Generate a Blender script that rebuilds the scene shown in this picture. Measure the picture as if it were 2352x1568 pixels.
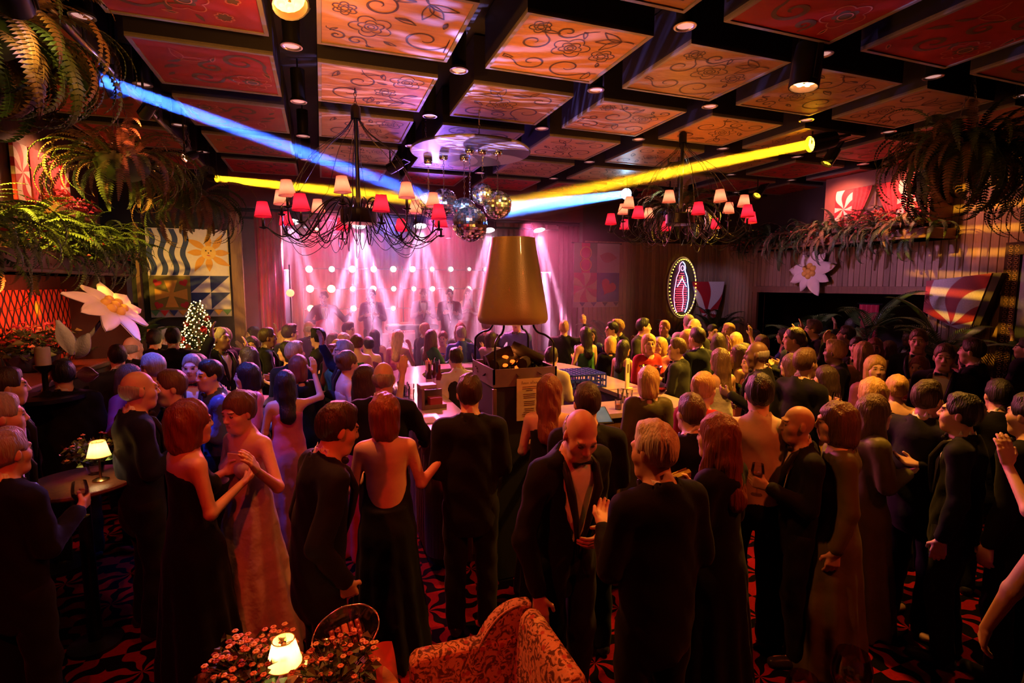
import bpy, math, random
import numpy as np
from mathutils import Matrix, Vector
PI = math.pi
rnd = random.Random(7)
for _o in list(bpy.data.objects):
    bpy.data.objects.remove(_o)
SC = bpy.context.scene
COL = SC.collection

# ------------------------------------------------------------------ camera, world, exposure
FPX, CX, CY, CAM_H = 1197.0, 1176.0, 784.0, 2.25
def _unit(v):
    return v / np.linalg.norm(v)
_ay = _unit(np.array([740 - CX, -(655 - CY), -FPX]))
_ax = _unit(np.array([4500 - CX, -(655 - CY), -FPX]))
_ax = _unit(_ax - _ay * (_ax @ _ay))
RW = np.stack([_ax, _ay, np.cross(_ax, _ay)])            # world = RW @ camera
cam_d = bpy.data.cameras.new('camera')
cam_d.sensor_width = 36.0
cam_d.lens = FPX / 2352 * 36
cam_d.clip_start, cam_d.clip_end = 0.05, 100
cam = bpy.data.objects.new('camera', cam_d)
COL.objects.link(cam)
cam.matrix_world = Matrix([[*RW[0], 0], [*RW[1], 0], [*RW[2], CAM_H], [0, 0, 0, 1]])
SC.camera = cam
vs = SC.view_settings
vs.view_transform = 'Standard'
vs.look = 'None'
vs.gamma = 1.0
vs.use_curve_mapping = False
vs.exposure = 0.0
wd = bpy.data.worlds.new('world')
SC.world = wd
wd.use_nodes = True
wd.node_tree.nodes['Background'].inputs[0].default_value = (0.02, 0.008, 0.012, 1)
wd.node_tree.nodes['Background'].inputs[1].default_value = 0.05
cy = SC.cycles
cy.max_bounces = 4
cy.diffuse_bounces = 1
cy.glossy_bounces = 2
cy.transmission_bounces = 4
cy.transparent_max_bounces = 8
cy.volume_bounces = 0
cy.use_denoising = True
cy.sample_clamp_indirect = 3.0
cy.caustics_reflective = False
cy.caustics_refractive = False
cy.use_adaptive_sampling = True
cy.adaptive_threshold = 0.10

FZ = -.10                                        # the floor
TOPH = {}                                        # floor-standing things and the height of their tops
# ------------------------------------------------------------------ measuring helpers (photo frame 2352x1568)
def ray(px, py):
    return RW @ np.array([px - CX, -(py - CY), -FPX])
def at_z(px, py, z):
    d = ray(px, py)
    return d * ((z - CAM_H) / d[2]) + np.array([0, 0, CAM_H])
def at_x(px, py, x):
    d = ray(px, py)
    return d * (x / d[0]) + np.array([0, 0, CAM_H])
def at_y(px, py, y):
    d = ray(px, py)
    return d * (y / d[1]) + np.array([0, 0, CAM_H])
def at_d(px, py, dep):
    return ray(px, py) * (dep / FPX) + np.array([0, 0, CAM_H])

# ------------------------------------------------------------------ object helpers
def tag(o, label=None, cat=None, group=None, kind=None):
    if label: o['label'] = label
    if cat: o['category'] = cat
    if group: o['group'] = group
    if kind: o['kind'] = kind
    return o
def empty(name, loc=(0, 0, 0), rz=0.0, label=None, cat=None, group=None, parent=None):
    o = bpy.data.objects.new(name, None)
    COL.objects.link(o)
    o.empty_display_size = 0.1
    o.location = loc
    o.rotation_euler = (0, 0, rz)
    if parent: o.parent = parent
    return tag(o, label, cat, group)
def link(name, me, parent=None, loc=None, rot=None, scale=None):
    o = bpy.data.objects.new(name, me)
    COL.objects.link(o)
    if parent is not None: o.parent = parent
    if loc is not None: o.location = loc
    if rot is not None: o.rotation_euler = rot
    if scale is not None: o.scale = scale if hasattr(scale, '__len__') else (scale,) * 3
    return o
def kids(o):
    return [c for c in o.children]
def copy_tree(o, parent=None, depth=0):
    c = o.copy()
    COL.objects.link(c)
    c.parent = parent
    for ch in CH.get(o.name, []):
        copy_tree(ch, c, depth + 1)
    return c
CH = {}
def note_children():
    CH.clear()
    for o in bpy.data.objects:
        if o.parent: CH.setdefault(o.parent.name, []).append(o)

class MB:
    """collects geometry, builds ONE mesh"""
    def __init__(s):
        s.v, s.f, s.m, s.n = [], [], [], 0
        s.mi = 0
    def add(s, verts, faces):
        s.v.extend([tuple(map(float, p)) for p in verts])
        s.f.extend([tuple(i + s.n for i in q) for q in faces])
        s.m.extend([s.mi] * len(faces))
        s.n += len(verts)
        return s
    def box(s, lo, hi, M=None):
        (x0, y0, z0), (x1, y1, z1) = lo, hi
        p = [(x0, y0, z0), (x1, y0, z0), (x1, y1, z0), (x0, y1, z0), (x0, y0, z1), (x1, y0, z1), (x1, y1, z1), (x0, y1, z1)]
        if M is not None: p = [M @ Vector(q) for q in p]
        return s.add(p, [(3, 2, 1, 0), (4, 5, 6, 7), (0, 1, 5, 4), (1, 2, 6, 5), (2, 3, 7, 6), (3, 0, 4, 7)])
    def bbox(s, c, size, M=None, b=0.01):
        """box with chamfered edges"""
        hx, hy, hz = (q / 2 for q in size)
        b = min(b, hx * .9, hy * .9, hz * .9)
        P, idx = [], {}
        for ax in range(3):
            for sx in (-1, 1):
                for sy in (-1, 1):
                    for sz in (-1, 1):
                        q = [sx * (hx - b), sy * (hy - b), sz * (hz - b)]
                        q[ax] = (sx * hx, sy * hy, sz * hz)[ax]
                        idx[(ax, sx, sy, sz)] = len(P)
                        w = Vector(q) + Vector(c)
                        P.append(M @ w if M is not None else w)
        F = []
        for ax in range(3):
            for sg in (-1, 1):
                o = [(-1, -1), (1, -1), (1, 1), (-1, 1)]
                ks = []
                for a, c2 in o:
                    t = [a, c2]; t.insert(ax, sg); ks.append(idx[(ax, *t)])
                flip = (sg == 1) if ax != 1 else (sg == -1)
                F.append(tuple(ks if flip else ks[::-1]))
        for ax in range(3):
            o1, o2 = [k for k in range(3) if k != ax]
            for s1 in (-1, 1):
                for s2 in (-1, 1):
                    def g(face, sa):
                        t = [0, 0, 0]; t[ax] = sa; t[o1] = s1; t[o2] = s2
                        return idx[(face, *t)]
                    F.append((g(o1, -1), g(o1, 1), g(o2, 1), g(o2, -1)))
        for sx in (-1, 1):
            for sy in (-1, 1):
                for sz in (-1, 1):
                    F.append((idx[(0, sx, sy, sz)], idx[(1, sx, sy, sz)], idx[(2, sx, sy, sz)]))
        return s.add(P, F)
    def tube(s, pts, r, n=8, cap=True, closed=False):
        pts = [Vector(p) for p in pts]
        rs = r if hasattr(r, '__len__') else [r] * len(pts)
        V, F = [], []
        prev = None
        N = len(pts)
        for i, p in enumerate(pts):
            if closed: t = pts[(i + 1) % N] - pts[i - 1]
            else: t = pts[min(i + 1, N - 1)] - pts[max(i - 1, 0)]
            if t.length < 1e-9: t = Vector((0, 0, 1))
            t.normalize()
            if prev is None:
                a = Vector((0, 0, 1)) if abs(t.z) < .9 else Vector((1, 0, 0))
                u = t.cross(a).normalized()
            else:
                u = (prev - t * prev.dot(t))
                u = u.normalized() if u.length > 1e-6 else t.orthogonal().normalized()
            prev = u
            w = t.cross(u)
            for k in range(n):
                a = 2 * PI * k / n
                V.append(p + (u * math.cos(a) + w * math.sin(a)) * rs[i])
        L = N if closed else N - 1
        for i in range(L):
            j = (i + 1) % N
            for k in range(n):
                F.append((i * n + k, i * n + (k + 1) % n, j * n + (k + 1) % n, j * n + k))
        if cap and not closed:
            F.append(tuple(range(n))[::-1]); F.append(tuple((N - 1) * n + k for k in range(n)))
        return s.add(V, F)
    def lathe(s, prof, n=24, c=(0, 0, 0), M=None, cap=True, a0=0.0, a1=2 * PI):
        V, F = [], []
        full = abs(a1 - a0 - 2 * PI) < 1e-6
        na = n if full else n + 1
        for (r, z) in prof:
            for k in range(na):
                a = a0 + (a1 - a0) * k / n
                q = Vector((c[0] + r * math.cos(a), c[1] + r * math.sin(a), c[2] + z))
                V.append(M @ q if M is not None else q)
        for i in range(len(prof) - 1):
            for k in range(n):
                k2 = (k + 1) % na
                F.append((i * na + k, i * na + k2, (i + 1) * na + k2, (i + 1) * na + k))
        if cap and full:
            if prof[0][0] > 1e-5: F.append(tuple(range(n))[::-1])
            if prof[-1][0] > 1e-5: F.append(tuple((len(prof) - 1) * n + k for k in range(n)))
        return s.add(V, F)
    def ball(s, c, r, nu=12, nv=8, sc=(1, 1, 1), M=None):
        prof = [(max(1e-6, math.sin(PI * i / nv)), -math.cos(PI * i / nv)) for i in range(nv + 1)]
        V, F = [], []
        for (q, z) in prof:
            for k in range(nu):
                a = 2 * PI * k / nu
                p = Vector((r * sc[0] * q * math.cos(a), r * sc[1] * q * math.sin(a), r * sc[2] * z))
                if M is not None: p = M @ p
                V.append(p + Vector(c))
        for i in range(nv):
            for k in range(nu):
                k2 = (k + 1) % nu
                F.append((i * nu + k, i * nu + k2, (i + 1) * nu + k2, (i + 1) * nu + k))
        return s.add(V, F)
    def prism(s, poly, d, M=None):
        """flat outline (x,z) thickened along y by d"""
        n = len(poly)
        V = [Vector((x, 0, z)) for x, z in poly] + [Vector((x, d, z)) for x, z in poly]
        if M is not None: V = [M @ q for q in V]
        F = [tuple(range(n)), tuple(range(2 * n - 1, n - 1, -1))]
        F += [(i, i + n, (i + 1) % n + n, (i + 1) % n) for i in range(n)]
        return s.add(V, F)
    def ribbon(s, pts, w, M=None, closed=False):
        """flat ribbon in the xy plane"""
        N = len(pts)
        ws = w if hasattr(w, '__len__') else [w] * N
        V, F = [], []
        for i in range(N):
            a = pts[(i - 1) % N if closed else max(i - 1, 0)]; b = pts[(i + 1) % N if closed else min(i + 1, N - 1)]
            tx, ty = b[0] - a[0], b[1] - a[1]
            L = math.hypot(tx, ty) or 1
            nx, ny = -ty / L * ws[i] / 2, tx / L * ws[i] / 2
            for sg in (1, -1):
                q = Vector((pts[i][0] + sg * nx, pts[i][1] + sg * ny, 0))
                V.append(M @ q if M is not None else q)
        for i in range(N if closed else N - 1):
            j = (i + 1) % N
            F.append((2 * i, 2 * i + 1, 2 * j + 1, 2 * j))
        return s.add(V, F)
    def mesh(s, name, mats, smooth=False):
        me = bpy.data.meshes.new(name)
        me.from_pydata(s.v, [], s.f)
        for m in (mats if isinstance(mats, (list, tuple)) else [mats]): me.materials.append(m)
        if any(s.m): me.polygons.foreach_set('material_index', s.m)
        if smooth:
            me.polygons.foreach_set('use_smooth', [True] * len(me.polygons))
            if smooth == 'auto':
                try: me.set_sharp_from_angle(angle=math.radians(40))
                except Exception: pass
        return me
    def obj(s, name, mats, parent=None, loc=None, rot=None, smooth=False):
        return link(name, s.mesh(name, mats, smooth), parent, loc, rot)

# ------------------------------------------------------------------ materials
MATS = {}
def nodes_of(m):
    m.use_nodes = True
    nt = m.node_tree
    return nt, nt.nodes, nt.links, nt.nodes['Principled BSDF']
def mat(name, col, rough=.6, metal=0.0, var=.25, scale=9.0, bump=0.0, bscale=40.0, emit=None, estr=0.0, stretch=None, spec=None, coat=0.0, sheen=0.0):
    """procedural principled: base colour broken up by noise, optional fine relief"""
    if name in MATS: return MATS[name]
    m = bpy.data.materials.new(name)
    nt, N, L, b = nodes_of(m)
    c = tuple(col) + (1,)
    b.inputs['Roughness'].default_value = rough
    b.inputs['Metallic'].default_value = metal
    if spec is not None: b.inputs['Specular IOR Level'].default_value = spec
    if coat: b.inputs['Coat Weight'].default_value = coat
    if sheen: b.inputs['Sheen Weight'].default_value = sheen
    tc = N.new('ShaderNodeTexCoord')
    src = tc.outputs['Object']
    if stretch:
        mp = N.new('ShaderNodeMapping'); mp.inputs['Scale'].default_value = stretch
        L.new(src, mp.inputs[0]); src = mp.outputs[0]
    nz = N.new('ShaderNodeTexNoise'); nz.inputs['Scale'].default_value = scale; nz.inputs['Detail'].default_value = 3
    L.new(src, nz.inputs['Vector'])
    mx = N.new('ShaderNodeMix'); mx.data_type = 'RGBA'
    mx.inputs['A'].default_value = tuple(max(0, q * (1 - var)) for q in col) + (1,)
    mx.inputs['B'].default_value = tuple(min(1, q * (1 + var)) for q in col) + (1,)
    L.new(nz.outputs['Fac'], mx.inputs['Factor']); L.new(mx.outputs['Result'], b.inputs['Base Color'])
    if bump:
        n2 = N.new('ShaderNodeTexNoise'); n2.inputs['Scale'].default_value = bscale; n2.inputs['Detail'].default_value = 2
        L.new(src, n2.inputs['Vector'])
        bp = N.new('ShaderNodeBump'); bp.inputs['Strength'].default_value = bump; bp.inputs['Distance'].default_value = .01
        L.new(n2.outputs['Fac'], bp.inputs['Height']); L.new(bp.outputs['Normal'], b.inputs['Normal'])
    if emit is not None:
        b.inputs['Emission Color'].default_value = tuple(emit) + (1,)
        b.inputs['Emission Strength'].default_value = estr
    MATS[name] = m
    return m
def math_node(N, L, op, a, b=None, c=None):
    n = N.new('ShaderNodeMath'); n.operation = op
    for i, q in enumerate((a, b, c)):
        if q is None: continue
        if isinstance(q, (int, float)): n.inputs[i].default_value = q
        else: L.new(q, n.inputs[i])
    return n.outputs[0]
def rays_mat(name, c0, c1, cell=None, arms=8, amp=.9, freq=6.0, axes='XY', rough=.6, center=(0, 0), twist=True, soft=6.0, offset=(0, 0)):
    """wavy rays running out of a point; with cell the motif repeats as a carpet of rosettes"""
    if name in MATS: return MATS[name]
    m = bpy.data.materials.new(name)
    nt, N, L, b = nodes_of(m)
    b.inputs['Roughness'].default_value = rough
    if cell: b.inputs['Specular IOR Level'].default_value = .05
    tc = N.new('ShaderNodeTexCoord'); sp = N.new('ShaderNodeSeparateXYZ'); L.new(tc.outputs['Object'], sp.inputs[0])
    u, v = sp.outputs['XYZ'.index(axes[0])], sp.outputs['XYZ'.index(axes[1])]
    mm = lambda op, a, b_=None, c_=None: math_node(N, L, op, a, b_, c_)
    sign = None
    if cell:
        u0, v0 = mm('DIVIDE', mm('ADD', u, offset[0]), cell), mm('DIVIDE', mm('ADD', v, offset[1]), cell)
        fu, fv = mm('FLOOR', u0), mm('FLOOR', v0)
        par = mm('PINGPONG', mm('ADD', fu, fv), 1.0)
        sign = mm('MULTIPLY_ADD', par, -2.0, 1.0)
        u = mm('MULTIPLY', mm('SUBTRACT', mm('SUBTRACT', u0, fu), .5), cell)
        v = mm('MULTIPLY', mm('SUBTRACT', mm('SUBTRACT', v0, fv), .5), cell)
    else:
        u, v = mm('SUBTRACT', u, center[0]), mm('SUBTRACT', v, center[1])
    th = mm('ARCTAN2', v, u)
    r = mm('SQRT', mm('ADD', mm('MULTIPLY', u, u), mm('MULTIPLY', v, v)))
    wob = mm('MULTIPLY', mm('SINE', mm('MULTIPLY', r, freq)), amp)
    if sign is not None: wob = mm('MULTIPLY', wob, sign)
    s = mm('SINE', mm('ADD', mm('MULTIPLY', th, float(arms)), wob))
    fac = mm('MULTIPLY_ADD', s, soft, .5)
    cl = N.new('ShaderNodeClamp'); L.new(fac, cl.inputs[0])
    mx = N.new('ShaderNodeMix'); mx.data_type = 'RGBA'
    mx.inputs['A'].default_value = tuple(c0) + (1,); mx.inputs['B'].default_value = tuple(c1) + (1,)
    L.new(cl.outputs[0], mx.inputs['Factor'])
    nz = N.new('ShaderNodeTexNoise'); nz.inputs['Scale'].default_value = 60; L.new(tc.outputs['Object'], nz.inputs['Vector'])
    m2 = N.new('ShaderNodeMix'); m2.data_type = 'RGBA'; m2.blend_type = 'MULTIPLY'; m2.inputs['Factor'].default_value = .5
    L.new(mx.outputs['Result'], m2.inputs['A']); L.new(nz.outputs['Fac'], m2.inputs['B'])
    L.new(m2.outputs['Result'], b.inputs['Base Color'])
    MATS[name] = m
    return m
def glass_mat(name, col=(1, 1, 1), rough=.02, alpha=.08):
    """thin drinking glass: mostly see-through with a glossy skin"""
    if name in MATS: return MATS[name]
    m = bpy.data.materials.new(name)
    nt, N, L, b = nodes_of(m)
    N.remove(b)
    t = N.new('ShaderNodeBsdfTransparent'); t.inputs[0].default_value = tuple(col) + (1,)
    g = N.new('ShaderNodeBsdfGlossy'); g.inputs['Roughness'].default_value = rough
    fr = N.new('ShaderNodeLayerWeight'); fr.inputs['Blend'].default_value = .35
    a = math_node(N, L, 'MULTIPLY_ADD', fr.outputs['Fresnel'], .8, alpha * .3)
    mx = N.new('ShaderNodeMixShader'); L.new(a, mx.inputs[0]); L.new(t.outputs[0], mx.inputs[1]); L.new(g.outputs[0], mx.inputs[2])
    nz = N.new('ShaderNodeTexNoise'); nz.inputs['Scale'].default_value = 30
    bp = N.new('ShaderNodeBump'); bp.inputs['Strength'].default_value = .05; L.new(nz.outputs['Fac'], bp.inputs['Height']); L.new(bp.outputs[0], g.inputs['Normal'])
    L.new(mx.outputs[0], N['Material Output'].inputs[0])
    MATS[name] = m
    return m
def lamp_cloth(name, col, trans):
    """pleated lamp-shade cloth that lets its bulb's light through"""
    if name in MATS: return MATS[name]
    m = bpy.data.materials.new(name)
    nt, N, L, b = nodes_of(m)
    N.remove(b)
    d = N.new('ShaderNodeBsdfDiffuse'); d.inputs[0].default_value = tuple(col) + (1,)
    t = N.new('ShaderNodeBsdfTranslucent')
    tc = N.new('ShaderNodeTexCoord'); wv = N.new('ShaderNodeTexNoise'); wv.inputs['Scale'].default_value = 60
    L.new(tc.outputs['Object'], wv.inputs['Vector'])
    mc = N.new('ShaderNodeMix'); mc.data_type = 'RGBA'
    mc.inputs['A'].default_value = tuple(q * .8 for q in trans) + (1,); mc.inputs['B'].default_value = tuple(trans) + (1,)
    L.new(wv.outputs['Fac'], mc.inputs['Factor']); L.new(mc.outputs['Result'], t.inputs[0])
    mx = N.new('ShaderNodeMixShader'); mx.inputs[0].default_value = .65
    L.new(d.outputs[0], mx.inputs[1]); L.new(t.outputs[0], mx.inputs[2]); L.new(mx.outputs[0], N['Material Output'].inputs[0])
    MATS[name] = m
    return m
def glow(name, col, strength):
    if name in MATS: return MATS[name]
    m = bpy.data.materials.new(name)
    nt, N, L, b = nodes_of(m)
    b.inputs['Base Color'].default_value = tuple(col) + (1,)
    b.inputs['Emission Color'].default_value = tuple(col) + (1,)
    b.inputs['Emission Strength'].default_value = strength
    m.cycles.emission_sampling = 'NONE'
    MATS[name] = m
    return m
def aim(o, target):
    d = Vector(target) - Vector(o.location)
    o.rotation_euler = d.to_track_quat('-Z', 'Y').to_euler()
def spot(name, loc, target, col, watts, deg, blend=.5, radius=.05, parent=None):
    l = bpy.data.lights.new(name, 'SPOT')
    l.energy, l.color, l.spot_size, l.spot_blend, l.shadow_soft_size = watts, col, math.radians(deg), blend, radius
    o = bpy.data.objects.new(name, l)
    COL.objects.link(o)
    o.location = loc
    aim(o, target)
    if parent is not None:
        o.parent = parent
        o.matrix_parent_inverse = Matrix.Translation(-Vector(parent.location))
    return o
def point(name, loc, col, watts, radius=.02, parent=None):
    l = bpy.data.lights.new(name, 'POINT')
    l.energy, l.color, l.shadow_soft_size = watts, col, radius
    o = bpy.data.objects.new(name, l)
    COL.objects.link(o)
    o.location = loc
    if parent is not None: o.parent = parent
    return o
# ------------------------------------------------------------------ materials of the room
m_black = mat('black_paint', (.005, .0045, .006), .7, var=.4)
m_dark = mat('dark_stain', (.03, .016, .012), .6, var=.4, scale=5, stretch=(1, 1, .2))
m_metal_blk = mat('black_metal', (.02, .02, .022), .35, metal=.6)
m_chrome = mat('chrome', (.7, .7, .72), .15, metal=1.0, var=.05)
m_steel = mat('brushed_steel', (.35, .33, .36), .3, metal=1.0, var=.1)
def wood(name, col, rough=.55, grain=(18, 18, 1.2), var=.45):
    if name in MATS: return MATS[name]
    m = mat(name, col, rough, var=var, scale=3.0, stretch=grain, bump=.25, bscale=9)
    nt = m.node_tree
    N, L, b = nt.nodes, nt.links, nt.nodes['Principled BSDF']
    oi = N.new('ShaderNodeObjectInfo')
    hs = N.new('ShaderNodeHueSaturation')
    v = math_node(N, L, 'MULTIPLY_ADD', oi.outputs['Random'], .5, .72)
    src = b.inputs['Base Color'].links[0].from_socket
    L.new(src, hs.inputs['Color']); L.new(v, hs.inputs['Value']); L.new(hs.outputs[0], b.inputs['Base Color'])
    return m
m_plank = wood('weathered_plank', (.30, .17, .10))
m_plank_d = wood('brown_plank', (.16, .07, .035))
m_post = wood('orange_post_wood', (.20, .085, .03))

XL, XR, YF, YB, ZC = -3.1, 8.5, 9.6, -2.5, 4.42
SX0, SX1, SY1, SZ = -1.35, 5.0, 13.4, .40       # stage opening, stage back, stage height

def struct(name, mb, m, parent=None):
    o = mb.obj(name, m, parent)
    o['kind'] = 'structure'
    return o
# carpet floor with repeating red rosettes
m_carpet = rays_mat('rosette_carpet', (.004, .003, .003), (.26, .008, .006), cell=.44, arms=7, amp=.8, freq=38, rough=.95, offset=(.02, .19), soft=5)
fl = struct('floor', MB().box((XL - 1.2, YB, FZ - .1), (XR + 3.2, YF, FZ)), m_carpet)
tag(fl, 'red and black carpet of wavy-rayed rosettes')
# black ceiling void that carries the painted cassettes
ceil = struct('ceiling', MB().box((XL - .2, YB, ZC), (XR + .2, YF + .1, ZC + .1)), m_black)
struct('wall_left', MB().box((XL - .15, YB, FZ), (XL, YF, ZC)), wood('wall_left_wood', (.13, .055, .03), grain=(1, 9, 1)))
struct('wall_back', MB().box((XL - .15, YB - .15, FZ), (XR + .15, YB, ZC)), m_dark)
DY0, DY1, DZ = 5.15, 8.45, 2.13                   # wide doorway in the right wall
wr = MB().box((XR, YB, FZ), (XR + .15, DY0, ZC)).box((XR, DY1, FZ), (XR + .15, YF, ZC)).box((XR, DY0, DZ), (XR + .15, DY1, ZC))
wall_r = struct('wall_right', wr, m_dark)
wfl = struct('wall_front_left', MB().box((XL, YF, FZ), (SX0, YF + .15, ZC)), m_black)
wfr = struct('wall_front_right', MB().box((SX1, YF, FZ), (XR + .15, YF + .15, ZC)), m_dark)
struct('wall_front_header', MB().box((SX0, YF, 3.52), (SX1, YF + .15, ZC)), mat('maroon_header', (.10, .02, .03), .7))
# planks proud of the right wall and of the front wall's right end
pk = .1
def plank_mesh(h):
    return MB().bbox((0, 0, h / 2), (.02, pk - .006, h), b=.004).mesh('plank', m_plank)
pm_full, pm_over, pm_low, pm_over_low = plank_mesh(ZC - .02 - FZ), plank_mesh(ZC - .02 - DZ - .1), plank_mesh(3.15 - FZ), plank_mesh(3.1 - DZ - .1)
y = .8
while y < YF - .03:
    over = DY0 < y < DY1
    link('plank', (pm_over_low if y > 6.6 else pm_over) if over else (pm_low if y > 6.6 else pm_full), wall_r, (XR - .011, y + pk / 2, DZ + .1 if over else FZ))
    y += pk
x = SX1 + .05
while x < XR - .04:
    link('plank', pm_low, wfr, (x + pk / 2, YF - .011, FZ), (0, 0, PI / 2))
    x += pk
# doorway trim and the dim room behind it
struct('trim_1', MB().box((XR - .06, DY0 - .12, DZ - .02), (XR + .16, DY1 + .12, DZ + .1)).box((XR - .05, DY0 - .1, FZ), (XR + .16, DY0, DZ)).box((XR - .05, DY1, FZ), (XR + .16, DY1 + .1, DZ)), m_plank_d)
struct('wall_beyond_doorway', MB().box((XR + 3.0, DY0 - 1, FZ), (XR + 3.1, DY1 + 1, 2.6)).box((XR + .15, DY0 - 1, FZ), (XR + 3, DY0 - .9, 2.6)).box((XR + .15, DY1 + .9, FZ), (XR + 3, DY1 + 1, 2.6)).box((XR + .15, DY0 - 1, 2.5), (XR + 3.1, DY1 + 1, 2.6)), m_dark)
# stage recess
struct('stage_floor', MB().box((SX0 - .6, YF - .1, FZ), (SX1 + .6, SY1, SZ)), mat('stage_black', (.02, .015, .02), .4))
m_stagewall = mat('stage_plum_wall', (.42, .12, .17), .8, var=.2)
struct('wall_stage_back', MB().box((SX0 - .9, SY1, 0), (SX1 + 1.4, SY1 + .1, 4.2)), m_stagewall)
struct('wall_stage_left', MB().box((SX0 - .7, YF + .15, 0), (SX0 - .6, SY1, 4.2)), m_stagewall)
struct('wall_stage_right', MB().box((SX1 + .9, YF + .15, 0), (SX1 + 1.0, SY1, 4.2)), m_stagewall)
struct('ceiling_stage', MB().box((SX0 - .9, YF + .15, 4.1), (SX1 + 1.4, SY1, 4.2)), m_black)

# ------------------------------------------------------------------ painted ceiling cassettes
def spiral(cx, cy, r, turns, a0, sgn, n=40):
    return [(cx + r * (1 - .88 * t) * math.cos(a0 + sgn * turns * 2 * PI * t), cy + r * (1 - .88 * t) * math.sin(a0 + sgn * turns * 2 * PI * t)) for t in [i / n for i in range(n + 1)]]
def leaf_outline(x, y, L, w, a, bend=.3, n=12):
    up, dn = [], []
    for i in range(n + 1):
        t = i / n
        h = w * math.sin(PI * t) * (1 - .35 * t)
        bx = bend * L * t * t
        up.append((t * L, bx + h)); dn.append((t * L, bx - h))
    P = up + dn[::-1]
    c, s = math.cos(a), math.sin(a)
    return [(x + c * p - s * q, y + s * p + c * q) for p, q in P]
def flower_outline(x, y, r, k, a0=0, n=60, d=.32):
    return [(x + r * (1 - d + d * abs(math.cos(k * t / 2))) * math.cos(t + a0), y + r * (1 - d + d * abs(math.cos(k * t / 2))) * math.sin(t + a0)) for t in [2 * PI * i / n for i in range(n)]]
def circle(x, y, r, n=20):
    return [(x + r * math.cos(2 * PI * i / n), y + r * math.sin(2 * PI * i / n)) for i in range(n)]
def scroll_design(seed, hw, hh):
    """returns (open lines, closed lines, fills) of one painted board"""
    R = random.Random(seed)
    op, clo, fill = [], [], []
    inside = lambda P: [(max(-hw, min(hw, x)), max(-hh, min(hh, y))) for x, y in P]
    used = []
    def place(r, tries=40):
        for _ in range(tries):
            x, y = R.uniform(-hw + r, hw - r), R.uniform(-hh + r, hh - r)
            if all(math.hypot(x - a, y - b) > r + q for a, b, q in used):
                used.append((x, y, r)); return x, y
        return None
    for r, kind in [(.15, 'F'), (.17, 'S'), (.13, 'S'), (.13, 'T'), (.12, 'S'), (.1, 'f'), (.1, 'L'), (.09, 'S'), (.09, 'L'), (.08, 'f'), (.08, 'L'), (.07, 'S'), (.07, 'L'), (.06, 'S'), (.06, 'L'), (.05, 'L')]:
        q = place(r)
        if not q: continue
        x, y = q
        a = R.uniform(0, 2 * PI)
        if kind in 'Ff':
            k = R.choice([5, 6, 8])
            clo.append(inside(flower_outline(x, y, r, k, a)))
            clo.append(flower_outline(x, y, r * .6, k, a + .3))
            clo.append(circle(x, y, r * .3))
            if kind == 'F': clo.append(circle(x, y, r * .15))
            fill.append(flower_outline(x, y, r * .55, k, a))
        elif kind == 'S':
            sg = R.choice([-1, 1])
            s1 = spiral(x, y, r, 1.25, a, sg)
            ex, ey = s1[0]
            tx, ty = -sg * math.sin(a), sg * math.cos(a)
            tail = [(ex - tx * r * 1.6 * t + math.cos(a) * r * .9 * t * t, ey - ty * r * 1.6 * t + math.sin(a) * r * .9 * t * t) for t in [i / 10 for i in range(11)]]
            op.append(inside(tail[::-1] + s1[1:]))
            lf = leaf_outline(ex - tx * r * .8, ey - ty * r * .8, r * 1.1, r * .2, a + .5, .3)
            clo.append(inside(lf)); fill.append(inside(lf))
        elif kind == 'T':
            for da in (-.5, 0, .5):
                clo.append(inside(leaf_outline(x - r * .7 * math.cos(a), y - r * .7 * math.sin(a), r * 1.5, r * .32, a + da, da * .5)))
            op.append(inside([(x - r * .7 * math.cos(a) - r * t * math.cos(a + .4 * t), y - r * .7 * math.sin(a) - r * t * math.sin(a + .4 * t)) for t in [i / 8 for i in range(9)]]))
        else:
            lf = leaf_outline(x - r * .8 * math.cos(a), y - r * .8 * math.sin(a), r * 1.7, r * .35, a, R.uniform(-.4, .4))
            clo.append(inside(lf)); fill.append(inside(lf))
            op.append([(x - r * .8 * math.cos(a) + r * 1.3 * t * math.cos(a), y - r * .8 * math.sin(a) + r * 1.3 * t * math.sin(a)) for t in [0, .5, 1]])
    return op, clo, fill
PW, PD, PZ0, PZ1 = .96, .935, 4.0, 4.40
m_side = mat('cassette_side', (.016, .013, .022), .5)
m_lip = mat('cassette_lip', (.22, .19, .16), .45, var=.2)
m_board_w = wood('cassette_wood', (.42, .20, .075), .5, grain=(1, 10, 1), var=.3)
m_board_r = mat('cassette_red', (.30, .010, .006), .5, var=.35, scale=4)
m_line_d = mat('scroll_dark', (.06, .028, .015), .6)
m_line_l = mat('scroll_pale', (.50, .16, .11), .6)
m_leaf_p = mat('scroll_green', (.10, .055, .03), .6)
def cassette_box():
    b = MB()
    hx, hy = PW / 2, PD / 2
    b.box((-hx, -hy, .012), (hx, hy, PZ1 - PZ0))
    b.mi = 1
    l = .028
    b.box((-hx, -hy, 0), (hx, -hy + l, .03)); b.box((-hx, hy - l, 0), (hx, hy, .03))
    b.box((-hx, -hy + l, 0), (-hx + l, hy - l, .03)); b.box((hx - l, -hy + l, 0), (hx, hy - l, .03))
    return b.mesh('ceiling_panel', [m_side, m_lip])
cm = cassette_box()
bm_w = MB().box((-PW / 2 + .03, -PD / 2 + .03, .008), (PW / 2 - .03, PD / 2 - .03, .013)).mesh('board', m_board_w)
bm_r = MB().box((-PW / 2 + .03, -PD / 2 + .03, .008), (PW / 2 - .03, PD / 2 - .03, .013)).mesh('board', m_board_r)
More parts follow.
